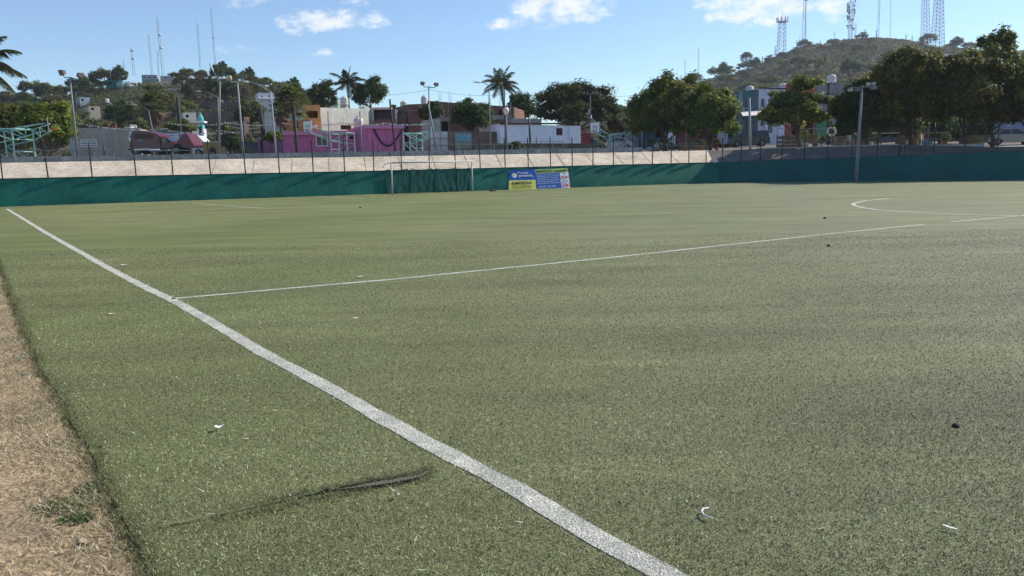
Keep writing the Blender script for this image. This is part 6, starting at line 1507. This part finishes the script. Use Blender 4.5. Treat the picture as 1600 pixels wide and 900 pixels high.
# white stake bed truck behind
def stake_truck(label, px, depth, rz, tilt=0):
    b = D(px, 240, depth); r = empty('stake_bed_truck', Vector((b.x, depth, gz(b.x, depth))), rz, label, 'truck', 'white stake bed trucks', local=True); wt = mat('stake_white', (.55, .6, .64), .6, .15, 2)
    MB().box(-3, -1.1, 1.0, 2.4, 1.1, 1.15).build('bed', wt, r)
    for yy in (-1.1, 1.1):
        mb = MB()
        for z in (1.3, 1.6, 1.9, 2.2, 2.5, 2.8): mb.box(-3, yy-.03, z, 2.4, yy+.03, z+.12)
        mb.build('side_slats', wt, r); mb = MB()
        for x in (-3, -1.65, -.3, 1.05, 2.34): mb.box(x, yy*1.035-.03, 1.1, x+.08, yy*1.035+.03, 2.95)
        mb.build('stakes', wt, r)
    mb = MB(); mb.prism([(2.6, .7), (2.6, 2.6), (3.5, 2.6), (4.2, 1.8), (4.3, .7)], lambda a, c: (a, -1.05, c), lambda a, c: (a, 1.05, c)); mb.build('cab', wt, r, bevel=.05)
    MB().prism([(2.9, 1.75), (3.9, 1.75), (3.4, 2.4), (2.9, 2.4)], lambda a, c: (a, -1.06, c), lambda a, c: (a, -1.075, c)).build('side_window', glass, r)
    for xw in (-2, 3.4):
        for sg in (-1, 1): wheel(r, xw, sg*.95, .48, .26)
stake_truck('pale stake bed truck right behind the maroon cab, nearer of the two', 274, 98, R(-2)); stake_truck('pale stake bed truck farther back above the maroon cab roof', 236, 106, R(176))
# yellow box trailer and spare parts
b = D(337, 240, 80); r = empty('box_trailer', Vector((b.x, 80, gz(b.x, 80))), 0, 'faded yellow box trailer panel with a dark patch, right of the open bonnet', 'trailer', local=True)
MB().box(-1.05, -.6, .25, 1.05, .6, 1.42).build('box', mat('faded_yellow', (.40, .27, .08), .8, .2, 1.2), r, bevel=.02); MB().box(-1.1, -.62, 1.42, 1.12, .62, 1.5).build('lid', tank_w, r, bevel=.01); MB().box(1.06, -.6, .3, 1.13, .6, 1.41).build('end_panel', tank_w, r)
MB().prism([(-.45, .55), (-.1, .4), (.3, .55), (.2, .85), (-.15, 1.0)], lambda a, c: (a, -.604, c), lambda a, c: (a, -.615, c)).build('patch', mat('patch_brown', (.10, .05, .04), .9), r)
wheel(r, 0, -.62, .3, .18); wheel(r, 0, .62, .3, .18)
b = D(359, 235, 81); b.z = gz(b.x, 81); top(MB().tube([b + UP*.95, b + UP*.95 + Y*.25], .42, 20), 'spare_wheel', mat('dusty_tyre', (.16, .16, .17), .9, .3, 3), 'pale dusty wheel leaning beside the yellow box trailer', 'wheel')
# red box truck and red canopy in the shade
b = D(1069, 240, 94); r = empty('delivery_truck', Vector((b.x, 94, gz(b.x, 94))), R(4), 'dark red box truck under the large round tree', 'truck', local=True)
MB().box(-1.3, -1, .6, 1.6, 1, 2.1).build('cargo_box', maroon_w, r, bevel=.03); MB().prism([(-2.5, .5), (-2.45, 1.3), (-2.0, 1.9), (-1.35, 1.95), (-1.35, .5)], lambda a, c: (a, -.95, c), lambda a, c: (a, .95, c)).build('cab', white_car, r, bevel=.04)
for xw in (-1.9, .9):
    for sg in (-1, 1): wheel(r, xw, sg*.85, .38, .22)
MB().box(-1.35, -1.05, 2.12, 1.65, 1.05, 2.2).build('roof_rack', mat('rack_blue', (.3, .42, .48), .6), r)

# ================================================================== junk and furniture under the right trees
cl = random.Random(50)
def clutter(kind, label, px, y, depth, **k):
    depth = max(depth, top_depth(px) + 1.2); b = D(px, 230, depth); return Vector((b.x, depth, gz(b.x, depth)))
wood = mat('grey_wood', (.20, .14, .10), .9, .3, 2, .3, 12); wood2 = mat('pale_wood', (.36, .27, .18), .9, .3, 2)
def table(label, px, depth, w=1.6, h=.75, m=wood2, zb=2.45):
    b = clutter('t', label, px, 0, depth, zb=zb); r = empty('table', b, label=label, cat='table', group='tables and stands under the right trees')
    MB().obox(b + UP*h, X, Y, w, .8, .06).build('table_top', m, r, bevel=.01)
    for q, s_ in ((-.44, -.35), (.44, -.35), (-.44, .35), (.44, .35)): MB().obox(b + X*q*w + Y*s_, X, Y, .07, .07, h).build('leg', wood, r)
table('rough table right beside the tall concrete floodlight pole', 1355, 62, 2.0, 1.0, mat('sunlit_top', (.7, .62, .5), .6)); table('sloping pale plank table further right under the trees', 1388, 62, 2.2, .95, tank_w); table('long low table with a yellowish top before the blue based post', 1457, 60, 1.9, .95, mat('dull_yellow', (.35, .33, .15), .8)); table('wooden table under the dark tree left of the floodlight pole', 1316, 64, 1.5, .8)
def planks(label, px0, px1, depth, h, m, n, zb=2.48, cat='fence'):
    a, c = D(px0, 230, depth), D(px1, 230, depth); r = empty('plank_fence', Vector((a.x, depth, zb)), label=label, cat=cat, group='plank fences under the trees'); L = c.x - a.x
    for k in range(3): MB().obox(Vector(((a.x+c.x)/2, depth, zb + .1 + h*k/3)), X, Y, L, .04, h*.24).build('board', m, r)
    for k in range(n+1): MB().obox(Vector((a.x + L*k/n, depth+.06, zb)), X, Y, .09, .07, h + cl.uniform(0, .25)).build('post', wood, r)
planks('weathered plank fence right of the olive wagon', 1214, 1262, 67, 1.05, wood, 5); planks('low plank fence in deep shade behind the blue based post', 1400, 1445, 63, .8, wood, 5); planks('plank fence left of the corner under the large round tree', 1062, 1106, 71, .8, wood2, 6); planks('short plank fence near the right edge beside the silver car', 1502, 1524, 58, .75, wood, 3, zb=2.3)
pot_m = mat('terracotta_pot', (.35, .15, .08), .9, .2, 3)
pots = [(1016, 'leftmost potted plant, right of the long bench', 70), (1026, 'potted plant second from the left beyond the bench', 71), (1040, 'potted plant before the white compact car', 70), (1096, 'potted plant under the low dense tree', 70), (1110, 'potted plant at the slope corner', 69), (1120, 'tallest potted plant by the corner railing', 69), (1258, 'potted plant left of the orange pot', 66), (1273, 'bright orange potted plant before the green house front', 66), (1284, 'potted plant by the white painted tyre', 66), (1347, 'green potted plant beneath the table at the floodlight pole', 61), (1360, 'reddish potted plant beneath the plank table', 61), (1422, 'potted plant near the yellow board', 62), (1416, 'small potted plant left of the yellow board', 61.5), (1476, 'potted plant right of the long low table', 59)]
for k, (px, lb, dp) in enumerate(pots):
    b = clutter('p', lb, px, 0, dp, zb=2.5 if px < 1400 else 2.4); r = empty('potted_plant', b, label=lb, cat='potted plant', group='potted plants along the right terrace'); s_ = cl.uniform(.8, 1.4)
    MB().lathe(b, [(.13*s_, 0), (.2*s_, .3*s_), (.22*s_, .34*s_), (.18*s_, .34*s_)], 12).build('pot', pot_m if k % 2 else tank_w, r, smooth=True)
    V, F, tone, cc = crown_data(.35*s_, .35*s_, .4*s_, 300+k, 14, 30, .07, clump=.4); V = V + np.array([0, 0, .65*s_])
    link_mesh('foliage', np_mesh('foliage', V, F, tone), [leaf_mid, leaf_pale, leaf_dry][k % 3], r)
# white painted tyre, barrel, crates, stacked chairs
b = clutter('', '', 1298, 0, 64); rg = [b + UP*1.25 + (X*math.cos(k*.39) + UP*math.sin(k*.39))*.33 for k in range(17)]
top(MB().tube(rg, .09, 8), 'painted_tyre', tank_w, 'white painted tyre ring hung up below the utility pole transformer', 'tyre', smooth=True)
def crate(label, px, depth, w, h, m, zb=2.5):
    b = clutter('', '', px, 0, depth, zb=zb); r = empty('crate', b, label=label, cat='crate', group='crates and boxes under the right trees')
    MB().obox(b, X, Y, w, w*.8, h).build('box', m, r, bevel=.01)
    mb = MB()
    for z in (.08, h*.5, h - .1): mb.obox(b + UP*z - Y*(w*.4+.012), X, Y, w*1.01, .02, .06)
    mb.build('slats', wood, r)
crate('brown crate right of the white tyre', 1312, 63, .75, .8, wood2); crate('wide dark crate left of the tall floodlight pole', 1327, 63.5, .9, .7, wood); crate('yellow upright board box under the tallest tree', 1433, 62, .35, 1.15, mat('dull_orange', (.42, .24, .04), .8, .2, 2), 2.4); crate('pale green bin beside the silver car', 1528, 57, .55, .8, mat('bin_green', (.2, .24, .14), .8), 2.3); crate('reddish low crate left of the pale green bin', 1513, 57, 1.0, .4, redbrown, 2.3)
def chair(label, px, depth, m, zb=2.48, rz=0.0):
    b = clutter('', '', px, 0, depth, zb=zb); r = empty('plastic_chair', b, rz, label, 'chair', 'plastic chairs under the right trees', local=True)
    MB().box(-.22, -.22, .42, .22, .22, .46).build('seat', m, r, bevel=.008); MB().prism([(-.22, .46), (.22, .46), (.2, .9), (-.2, .9)], lambda a, c: (a, .2 + (c-.46)*.15, c), lambda a, c: (a, .23 + (c-.46)*.15, c)).build('backrest', m, r)
    for x_, y_ in ((-.2, -.2), (.2, -.2), (-.2, .2), (.2, .2)): MB().tube([Vector((x_*1.1, y_*1.1, 0)), Vector((x_, y_, .42))], .022, 6).build('leg', m, r)
chair('white plastic chair just left of the tall floodlight pole', 1333, 62, tank_w, 2.9, .4); chair('pale blue plastic chair beside the white one at the floodlight pole', 1325, 62.5, mat('pale_blue_plastic', (.35, .42, .5), .5), 2.9, -.5); chair('white plastic chair near the left thin post under the trees', 1444, 61, tank_w, 2.4, 1.0); chair('white plastic chair nearest the yellow upright box', 1438, 61.5, tank_w, 2.4, -.6)
# dark hammock in the shade
p, q = D(1474, 219, 60), D(1504, 211, 60); mb = MB(); nseg = 10
for k in range(nseg):
    f0, f1 = k/nseg, (k+1)/nseg
    def hp(f, s_): w = p.lerp(q, f); w.z -= .5*4*f*(1-f)*.6; w.z += .12*abs(s_)*math.sin(math.pi*f); w.y += s_*.3*math.sin(math.pi*f); return w
    for s0_, s1_ in ((-1, 0), (0, 1)): mb.quad(hp(f0, s0_), hp(f1, s0_), hp(f1, s1_), hp(f0, s1_))
top(mb, 'hammock', mat('hammock_cloth', (.02, .02, .025), .9), 'black hammock slung in the deep shade of the right trees', 'hammock')

# ================================================================== masts and antenna towers
steel = mat('mast_steel', (.34, .36, .38), .6, .1, .3); steel_r = mat('mast_red_white', (.42, .30, .30), .6, .1, .3)
def guyed(label, bx, by, tx_, ty, depth, w, zfun=None, dishes=(), m=steel, guys=False, group='thin masts on the hills'):
    t = D(tx_, ty, depth); b = D(bx, by, depth); u_ = (t - b); L = u_.length
    r = empty('antenna_mast', b, label=label, cat='antenna mast', group=group)
    mb = MB(); rr = w / 2; corners = [Vector((rr*math.cos(a), rr*math.sin(a), 0)) for a in (0.5, 2.6, 4.7)]
    for c in corners: mb.tube([b - UP*3 + c, t + c*.8], max(.05, w*.07), 4)
    n = max(6, int(L / (w * 2.2)))
    for k in range(n):
        p0, p1 = b + u_*(k/n), b + u_*((k+1)/n); i = k % 3; mb.tube([p0 + corners[i], p1 + corners[(i+1) % 3]], max(.03, w*.045), 3)
    mb.build('lattice', m, r); MB().tube([t, t + UP*L*.04], max(.03, w*.06), 5).build('tip_rod', m, r)
    for f in dishes: 
        q = b + u_*f; MB().lathe(q + X*w*.3 - UP*w*.4, [(w*.3, 0), (w*.7, w*.2), (w*.7, w*.6), (w*.3, w*.8)], 10).build('dish', tank_w, r, smooth=True)
    if guys:
        for dx in (-1, 1):
            for f in (.45, .75, .98): MB().tube([b + u_*f, b + X*dx*L*.10 - UP*2 + Y*2], .035, 3).build('guy_wire', m, r)
    return r
guyed('short mast with two drum antennas, left above the tallest dark crest tree', 208, 104, 205, 76, 262, .8, dishes=(.45, .9)); guyed('small mast left of the one with drum antennas', 193, 106, 192.5, 93, 262, .35)
guyed('tall lattice mast standing behind the blue grey crest house, left of the pair', 238, 118, 231.5, 54, 270, .75); guyed('thin mast between the tall pair above the blue grey house', 247.5, 124, 246, 80, 268, .4)
guyed('tallest mast of the pair above the blue grey crest house', 255, 120, 245.5, 29, 275, .85, dishes=(.5, .72)); guyed('thin mast left of the tall lamp post', 313, 110, 308, 36, 285, .6); guyed('tallest thin mast on the left hill, above the tall lamp post', 337, 112, 329.5, 14, 290, .65, dishes=(.05, .55))
guyed('hair thin mast at the left of the dark green hill house', 172, 126, 172, 108, 255, .3)
guyed('lone thin mast left of the right hill', 1091.5, 130, 1091.5, 76, 480, .8); guyed('shorter faint mast left of the lone thin one', 1070, 125, 1070.5, 93, 480, .6); guyed('short mast with antenna rods above the tall tree', 1047, 122, 1047, 113, 300, .8)
guyed('guyed white and red mast between the two left towers', 1256, 76, 1258.5, -6, 560, 2.4, dishes=(.94,), guys=True, m=mat('mast_pale', (.5, .5, .5), .5, .2, .1)); guyed('thin mast left of centre on the right hill crest', 1372, 60, 1374.5, -6, 570, 1.5); guyed('thin straight mast on the right hill crest', 1391, 66, 1391.8, -2, 570, .7)
guyed('single dark mast right beside the busy antenna tower', 1336, 64, 1337.3, 36, 565, 1.2, m=pole_dark); guyed('short bare mast left of the busy antenna tower', 1303.5, 66, 1303.8, 48, 560, .8)
def tower(label, bx, by, wb, tx_, ty, wt, depth, nb=9, m=steel, platform=False, busy=False):
    b = D(bx, by, depth); t = D(tx_, ty, depth); s_ = S(depth); r = empty('antenna_tower', b, label=label, cat='antenna tower', group='lattice antenna towers on the right hill')
    mb = MB(); wb_, wt_ = wb*s_/2, wt*s_/2; th = max(.10, wb_*.055)
    def cr(f, i): c = b.lerp(t, f); w_ = wb_ + (wt_-wb_)*f; return c + X*w_*(-1, 1, 1, -1)[i]*1 + Y*w_*(-1, -1, 1, 1)[i]
    for i in range(4): mb.tube([cr(0, i) - UP*6, cr(0, i), cr(1, i)], th, 4)
    mb.build('legs', m, r); mb = MB()
    for k in range(nb):
        f0, f1 = k/nb, (k+1)/nb
        for i in range(4):
            j = (i+1) % 4; mb.tube([cr(f0, i), cr(f1, j)], th*.55, 3); mb.tube([cr(f0, j), cr(f1, i)], th*.55, 3); mb.tube([cr(f1, i), cr(f1, j)], th*.5, 3)
    mb.build('bracing', m, r); rq = random.Random(int(bx))
    if platform:
        c = b.lerp(t, .93)
        MB().lathe(c, [(wt_*1.9, 0), (wt_*1.9, .25)], 12).build('platform', m, r)
        for k in range(9):
            a = k*.7; MB().obox(c + (X*math.cos(a) + Y*math.sin(a))*wt_*2.0 + UP*.2, X, Y, .5, .4, 3.2).build('panel_antenna', pole_grey, r)
        MB().tube([t, t + UP*6], .12, 5).build('tip_rod', m, r)
    if busy:
        for k in range(34):
            f = rq.uniform(.12, 1.0) ** .8; a = rq.uniform(0, 6.28); c = b.lerp(t, f); w_ = (wb_ + (wt_-wb_)*f)*1.35 + .4; q = c + (X*math.cos(a) + Y*math.sin(a))*w_
            if rq.random() < .6: MB().obox(q, X, Y, rq.uniform(.35, .7), .35, rq.uniform(1.6, 3.4)).build('panel_antenna', rq.choice([tank_w, pole_grey, pole_dark]), r)
            else: MB().lathe(q, [(.3, 0), (rq.uniform(.7, 1.1), .4), (.9, .9), (.3, 1.2)], 10).build('dish', rq.choice([tank_w, pole_grey]), r, smooth=True)
    return r
tower('squat lattice tower with a ring of panel antennas, leftmost on the right hill', 1220.5, 84, 11, 1222.5, 31, 8, 560, 8, platform=True)
tower('busy antenna tower crowded with panels and dishes at the hill top', 1328.5, 66, 4.5, 1330.5, 2, 7, 560, 14, m=mat('tower_pale', (.48, .45, .46), .6, .2, .2), busy=True)
tower('left tall lattice tower of the right pair', 1446, 72, 10, 1446, -18, 6.5, 560, 14); tower('right tall lattice tower of the right pair', 1464.5, 72, 14, 1467.5, -18, 8, 565, 15)
for (px, yb, yt, lb) in ((1211, 84, 72, 'small wooden pole just left of the squat lattice tower'), (1245, 77, 63, 'crossarmed pole left of the guyed mast'), (1249.5, 77, 62, 'second crossarmed pole left of the guyed mast'), (1281.5, 71, 64, 'tiny pole on the crest between guyed mast and busy tower'), (1351.5, 64, 46, 'pole right of the single dark mast'), (1369, 63, 47, 'crossarmed pole with a transformer at the crest centre'), (1415.5, 68, 54, 'pole standing behind the lilac white crest house'), (1425, 70, 56, 'crossarmed pole right of the lilac white crest house'), (1435, 74, 68, 'dark pole left of the pair of lattice towers'), (1490, 92, 70, 'dark pole before the crest right of the lattice towers'), (1191, 95, 88, 'tiny pole low on the left crest')):
    utility(lb, px, yb, px + .3, yt, 555 if px < 1480 else 400, pole_dark if px > 1430 else pole_grey, (.4,) if px not in (1281.5, 1490) else (), zb=D(px, yb + 3, 555 if px < 1480 else 400).z, r0=.35, group='small poles on the right hill crest')

# ================================================================== litter on the turf, stones, seams
def turfz(px, py, z=.012): return G(px, py, z)
paper = mat('litter_paper', (.78, .76, .74), .7, .1, 10)
def flat_bit(label, px, py, w, h, m, rz=0, lift=.012, name='paper_scrap', cat='litter', curl=.3):
    c = turfz(px, py, lift); mb = MB(); u_ = Vector((math.cos(rz), math.sin(rz), 0)); v_ = Vector((-math.sin(rz), math.cos(rz), 0)); n = 5; rr = random.Random(int(px*7+py))
    g_ = [[c + u_*w*(i/n-.5)*(1+.15*rr.uniform(-1, 1)) + v_*h*(k/n-.5)*(1+.2*rr.uniform(-1, 1)) + UP*(curl*h*((i/n-.5)**2*2 + .25*rr.random())) for k in range(n+1)] for i in range(n+1)]
    for o_ in (0, .0015):
        for i in range(n):
            for k in range(n): mb.quad(*[p + UP*o_ for p in (g_[i][k], g_[i+1][k], g_[i+1][k+1], g_[i][k+1])])
    return top(mb, name, m, label, cat, 'litter on the turf')
flat_bit('crumpled white paper scrap on the turf left of the touchline', 343, 668, .05, .045, paper, .3, .022, curl=.5)
flat_bit('white pebble like scrap just below the torn turf seam', 622, 773, .028, .02, tank_w, .8, .02, 'stone_chip', curl=.8)
flat_bit('long white splinter near the lower right corner', 1484, 824, .055, .012, paper, -.85, .02, curl=.3)
flat_bit('small white scrap right of the halfway line start', 556, 497, .06, .03, paper, .2, .018)
flat_bit('pale scrap halfway up the turf left of the touchline', 195, 414, .12, .05, paper, 0, .02)
flat_bit('faint white scrap on the turf beside the halfway line', 563, 432, .09, .05, paper, .2, .02)
flat_bit('tiny white scrap by the verge under the halfway line', 175, 490, .07, .03, paper, .1, .018)
flat_bit('orange peel scrap above the crumpled white paper', 320, 626, .03, .012, mat('litter_orange', (.6, .25, .08), .7), .1, .02)
flat_bit('pale leaf in the lower left turf', 166, 692, .012, .05, wood2, .4, .02, 'dry_leaf'); flat_bit('curled pale leaf tip beneath the other one', 170, 703, .035, .012, wood2, .2, .02, 'dry_leaf')
flat_bit('small pale leaf stuck right of the touchline near the bottom', 1162, 764, .03, .012, wood2, -.5, .02, 'dry_leaf'); flat_bit('tiny pale flake at the far right of the turf', 1569, 733, .02, .015, wood2, .5, .02, 'dry_leaf')
flat_bit('brown fallen leaf on the dirt verge near the bottom', 139, 848, .07, .04, mat('leaf_litter', (.35, .25, .16), .8, .2, 9), .2, -.01, 'dry_leaf', curl=.8)
flat_bit('teal plastic scrap on the dirt verge, upper', 33, 559, .05, .03, mat('litter_teal', (.05, .42, .40), .6), .1, -.01); flat_bit('teal plastic scrap on the dirt verge, lower and darker', 41, 585, .05, .025, mat('litter_teal_dark', (.04, .25, .25), .6), .4, -.01)
flat_bit('pinkish scrap on the dirt verge', 54, 717, .03, .018, mat('litter_pink', (.55, .2, .25), .7), .4, -.01)
cpts = [turfz(*q) for q in ((1114, 812), (1106, 810), (1099, 806), (1096, 801), (1099, 797), (1108, 796))]
top(MB().tube([p + UP*.008 for p in cpts], [.003, .004, .0045, .005, .0045, .003], 6), 'plastic_strip', paper, 'curled white plastic strip on the turf right of the touchline', 'litter', 'litter on the turf', smooth=True)
for (px, py, s_, lb) in ((1295, 385, .032, 'black clod on the turf below the halfway line'), (1493, 667, .018, 'dark green tuft like clod on the right of the near turf'), (1289, 341.5, .035, 'small black clod left of the centre circle'), (563, 325, .045, 'dark clod on the far turf left of the goal')):
    c = turfz(px, py, 0); mb = MB(); mb.lathe(c, [(s_, 0), (s_*1.2, s_*.4), (s_*.8, s_*.9), (s_*.3, s_*1.2)], 9)
    for v in mb.v: v.x += noise.noise(v*25)*s_*.5; v.y += noise.noise(v*25+Vector((5, 0, 0)))*s_*.5
    top(mb, 'clod', mat('clod_dark', (.018, .022, .014), .95, .3, 20), lb, 'clod', 'dark clods on the turf', smooth=True)
# torn seam in the turf: a lifted lip over a strip of bare backing
sr = empty('torn_turf_seam', G(600, 757), label='torn dark seam in the turf with pinkish backing showing, left of the touchline', cat='turf seam')
seam = [G(x, y) for x, y in ((250, 827), (320, 813), (395, 795), (430, 788), (470, 779), (510, 770), (545, 764), (580, 757), (620, 750), (655, 744), (682, 738))]
mbk = MB(); lip = MB(); bk = MB(); dn_ = Vector((.12, -1, 0)).normalized(); n = 90
for k in range(n):
    f0, f1 = k/n, (k+1)/n
    def sp(f):
        q = f*(len(seam)-1); i = min(int(q), len(seam)-2); return seam[i].lerp(seam[i+1], q-i) + Vector((0, noise.noise(Vector((f*30, 0, 0)))*.008, 0))
    def amp(f): return (1 - .85 * ssm(0, .25, -noise.noise(Vector((f * 14, 5, 0)))) * (1 - ssm(.5, .65, f))) * math.sin(math.pi*min(1, max(0, f)))**.7 * (.15 + .85*ssm(.25, .6, f)) * (.5+.6*abs(noise.noise(Vector((f*9, 2, 0)))))
    a, b_ = sp(f0), sp(f1); ha, hb = .012*amp(f0), .012*amp(f1); wa, wb2 = .045*ssm(.5, .75, f0)*(1-ssm(.85, 1, f0)), .045*ssm(.5, .75, f1)*(1-ssm(.85, 1, f1))
    bk.quad(a - dn_*.005*amp(f0) + UP*.0222, b_ - dn_*.005*amp(f1) + UP*.0222, b_ + dn_*.016*amp(f1) + UP*.0222, a + dn_*.016*amp(f0) + UP*.0222)
    lip.quad(a - dn_*.07 + UP*.001, b_ - dn_*.07 + UP*.001, b_ - dn_*.004 + UP*(hb+.012), a - dn_*.004 + UP*(ha+.012)); lip.quad(a - dn_*.004 + UP*(ha+.012), b_ - dn_*.004 + UP*(hb+.012), b_ + UP*.002, a + UP*.002)
    if wa > .005: mbk.quad(a + dn_*.02 + UP*.0192, b_ + dn_*.02 + UP*.0192, b_ + dn_*(.02+wb2) + UP*.0192, a + dn_*(.02+wa) + UP*.0192)
lip.build('raised_lip', turf, sr); bk.build('gap', mat('seam_gap', (.012, .012, .01), 1), sr); mbk.build('bare_backing', mat('seam_backing', (.17, .145, .11), .95, .4, 30, .8, 120, col2=(.12, .13, .07), fine=(90, .5)), sr)
n_ = 5000; fr_ = .12 + .86 * rng.random(n_); q_ = fr_ * (len(seam)-1); i_ = np.minimum(q_.astype(int), len(seam)-2); sa = np.array([tuple(p) for p in seam]); c_ = sa[i_] + (sa[i_+1]-sa[i_])*(q_-i_)[:, None]
o_ = rng.normal(0, 1, n_)*.028 + np.where(rng.random(n_) < .5, -.045, .06)
tint = np.ones((n_, 4)); pal = np.array([(.085, .10, .035), (.12, .14, .05), (.20, .21, .085), (.32, .30, .15), (.30, .25, .2)]); tint[:, :3] = pal[rng.choice(5, n_, p=[.25, .3, .25, .12, .08])]
V, F, T = blades(c_[:, 0] + .12*o_, c_[:, 1] - o_, rng.uniform(.012, .024, n_), rng.uniform(.002, .004, n_), rng.uniform(.6, .97, n_), tint, .008)
V -= np.array(tuple(ORG[sr.name])); tag(link_mesh('frayed_fibres', np_mesh('frayed_fibres', V, F, T), fibre_m, sr), kind='stuff')
# second fainter seam farther away, and far marks
for (pts_, lb) in ((((160, 477), (200, 474), (235, 470), (262, 467)), 'dark split seam left of the touchline at the halfway mark'), (((150, 355), (230, 351), (290, 347)), 'thin dark seam near the far left of the turf')):
    P_ = [G(*q, .004) for q in pts_]; top(strip(P_, .022, z=.018, seed=11, wob=.8), 'turf_seam', mat('seam_dark', (.03, .035, .02), 1), lb, 'turf seam', 'split seams in the turf')
# dark rock at the wall foot right of the goal, white sack at the wall corner
c = G(770, 298.6); mb = MB().lathe(c, [(.24, 0), (.27, .05), (.2, .1), (.05, .13)], 12)
for v in mb.v: v.x += noise.noise(v*2)*.2
top(mb, 'cloth_bundle', mat('bundle_dark', (.05, .055, .05), .9), 'dark flat bundle at the wall foot between goal and banners', 'bundle', smooth=True)
c = CORNER + Vector((-.2, .05, 1.45)); top(MB().lathe(c, [(.25, 0), (.32, .1), (.2, .26), (.05, .3)], 10), 'plastic_bag', tank_w, 'white plastic bag caught on the wall corner', 'bag', smooth=True)

# ================================================================== distant air
hz = MB().box(-620, -20, -8, 720, 760, 175)
hm = bpy.data.materials.new('haze_air'); hm.use_nodes = True; t = hm.node_tree; t.nodes.clear()
ho = nn(t, 'ShaderNodeOutputMaterial'); pv = nn(t, 'ShaderNodeVolumePrincipled'); pv.inputs['Color'].default_value = (.80, .88, 1, 1); pv.inputs['Density'].default_value = .0002; pv.inputs['Anisotropy'].default_value = .3
t.links.new(pv.outputs[0], ho.inputs['Volume']); tag(hz.build('haze', hm), 'thin pale daylight haze over the whole place', 'haze', kind='stuff')
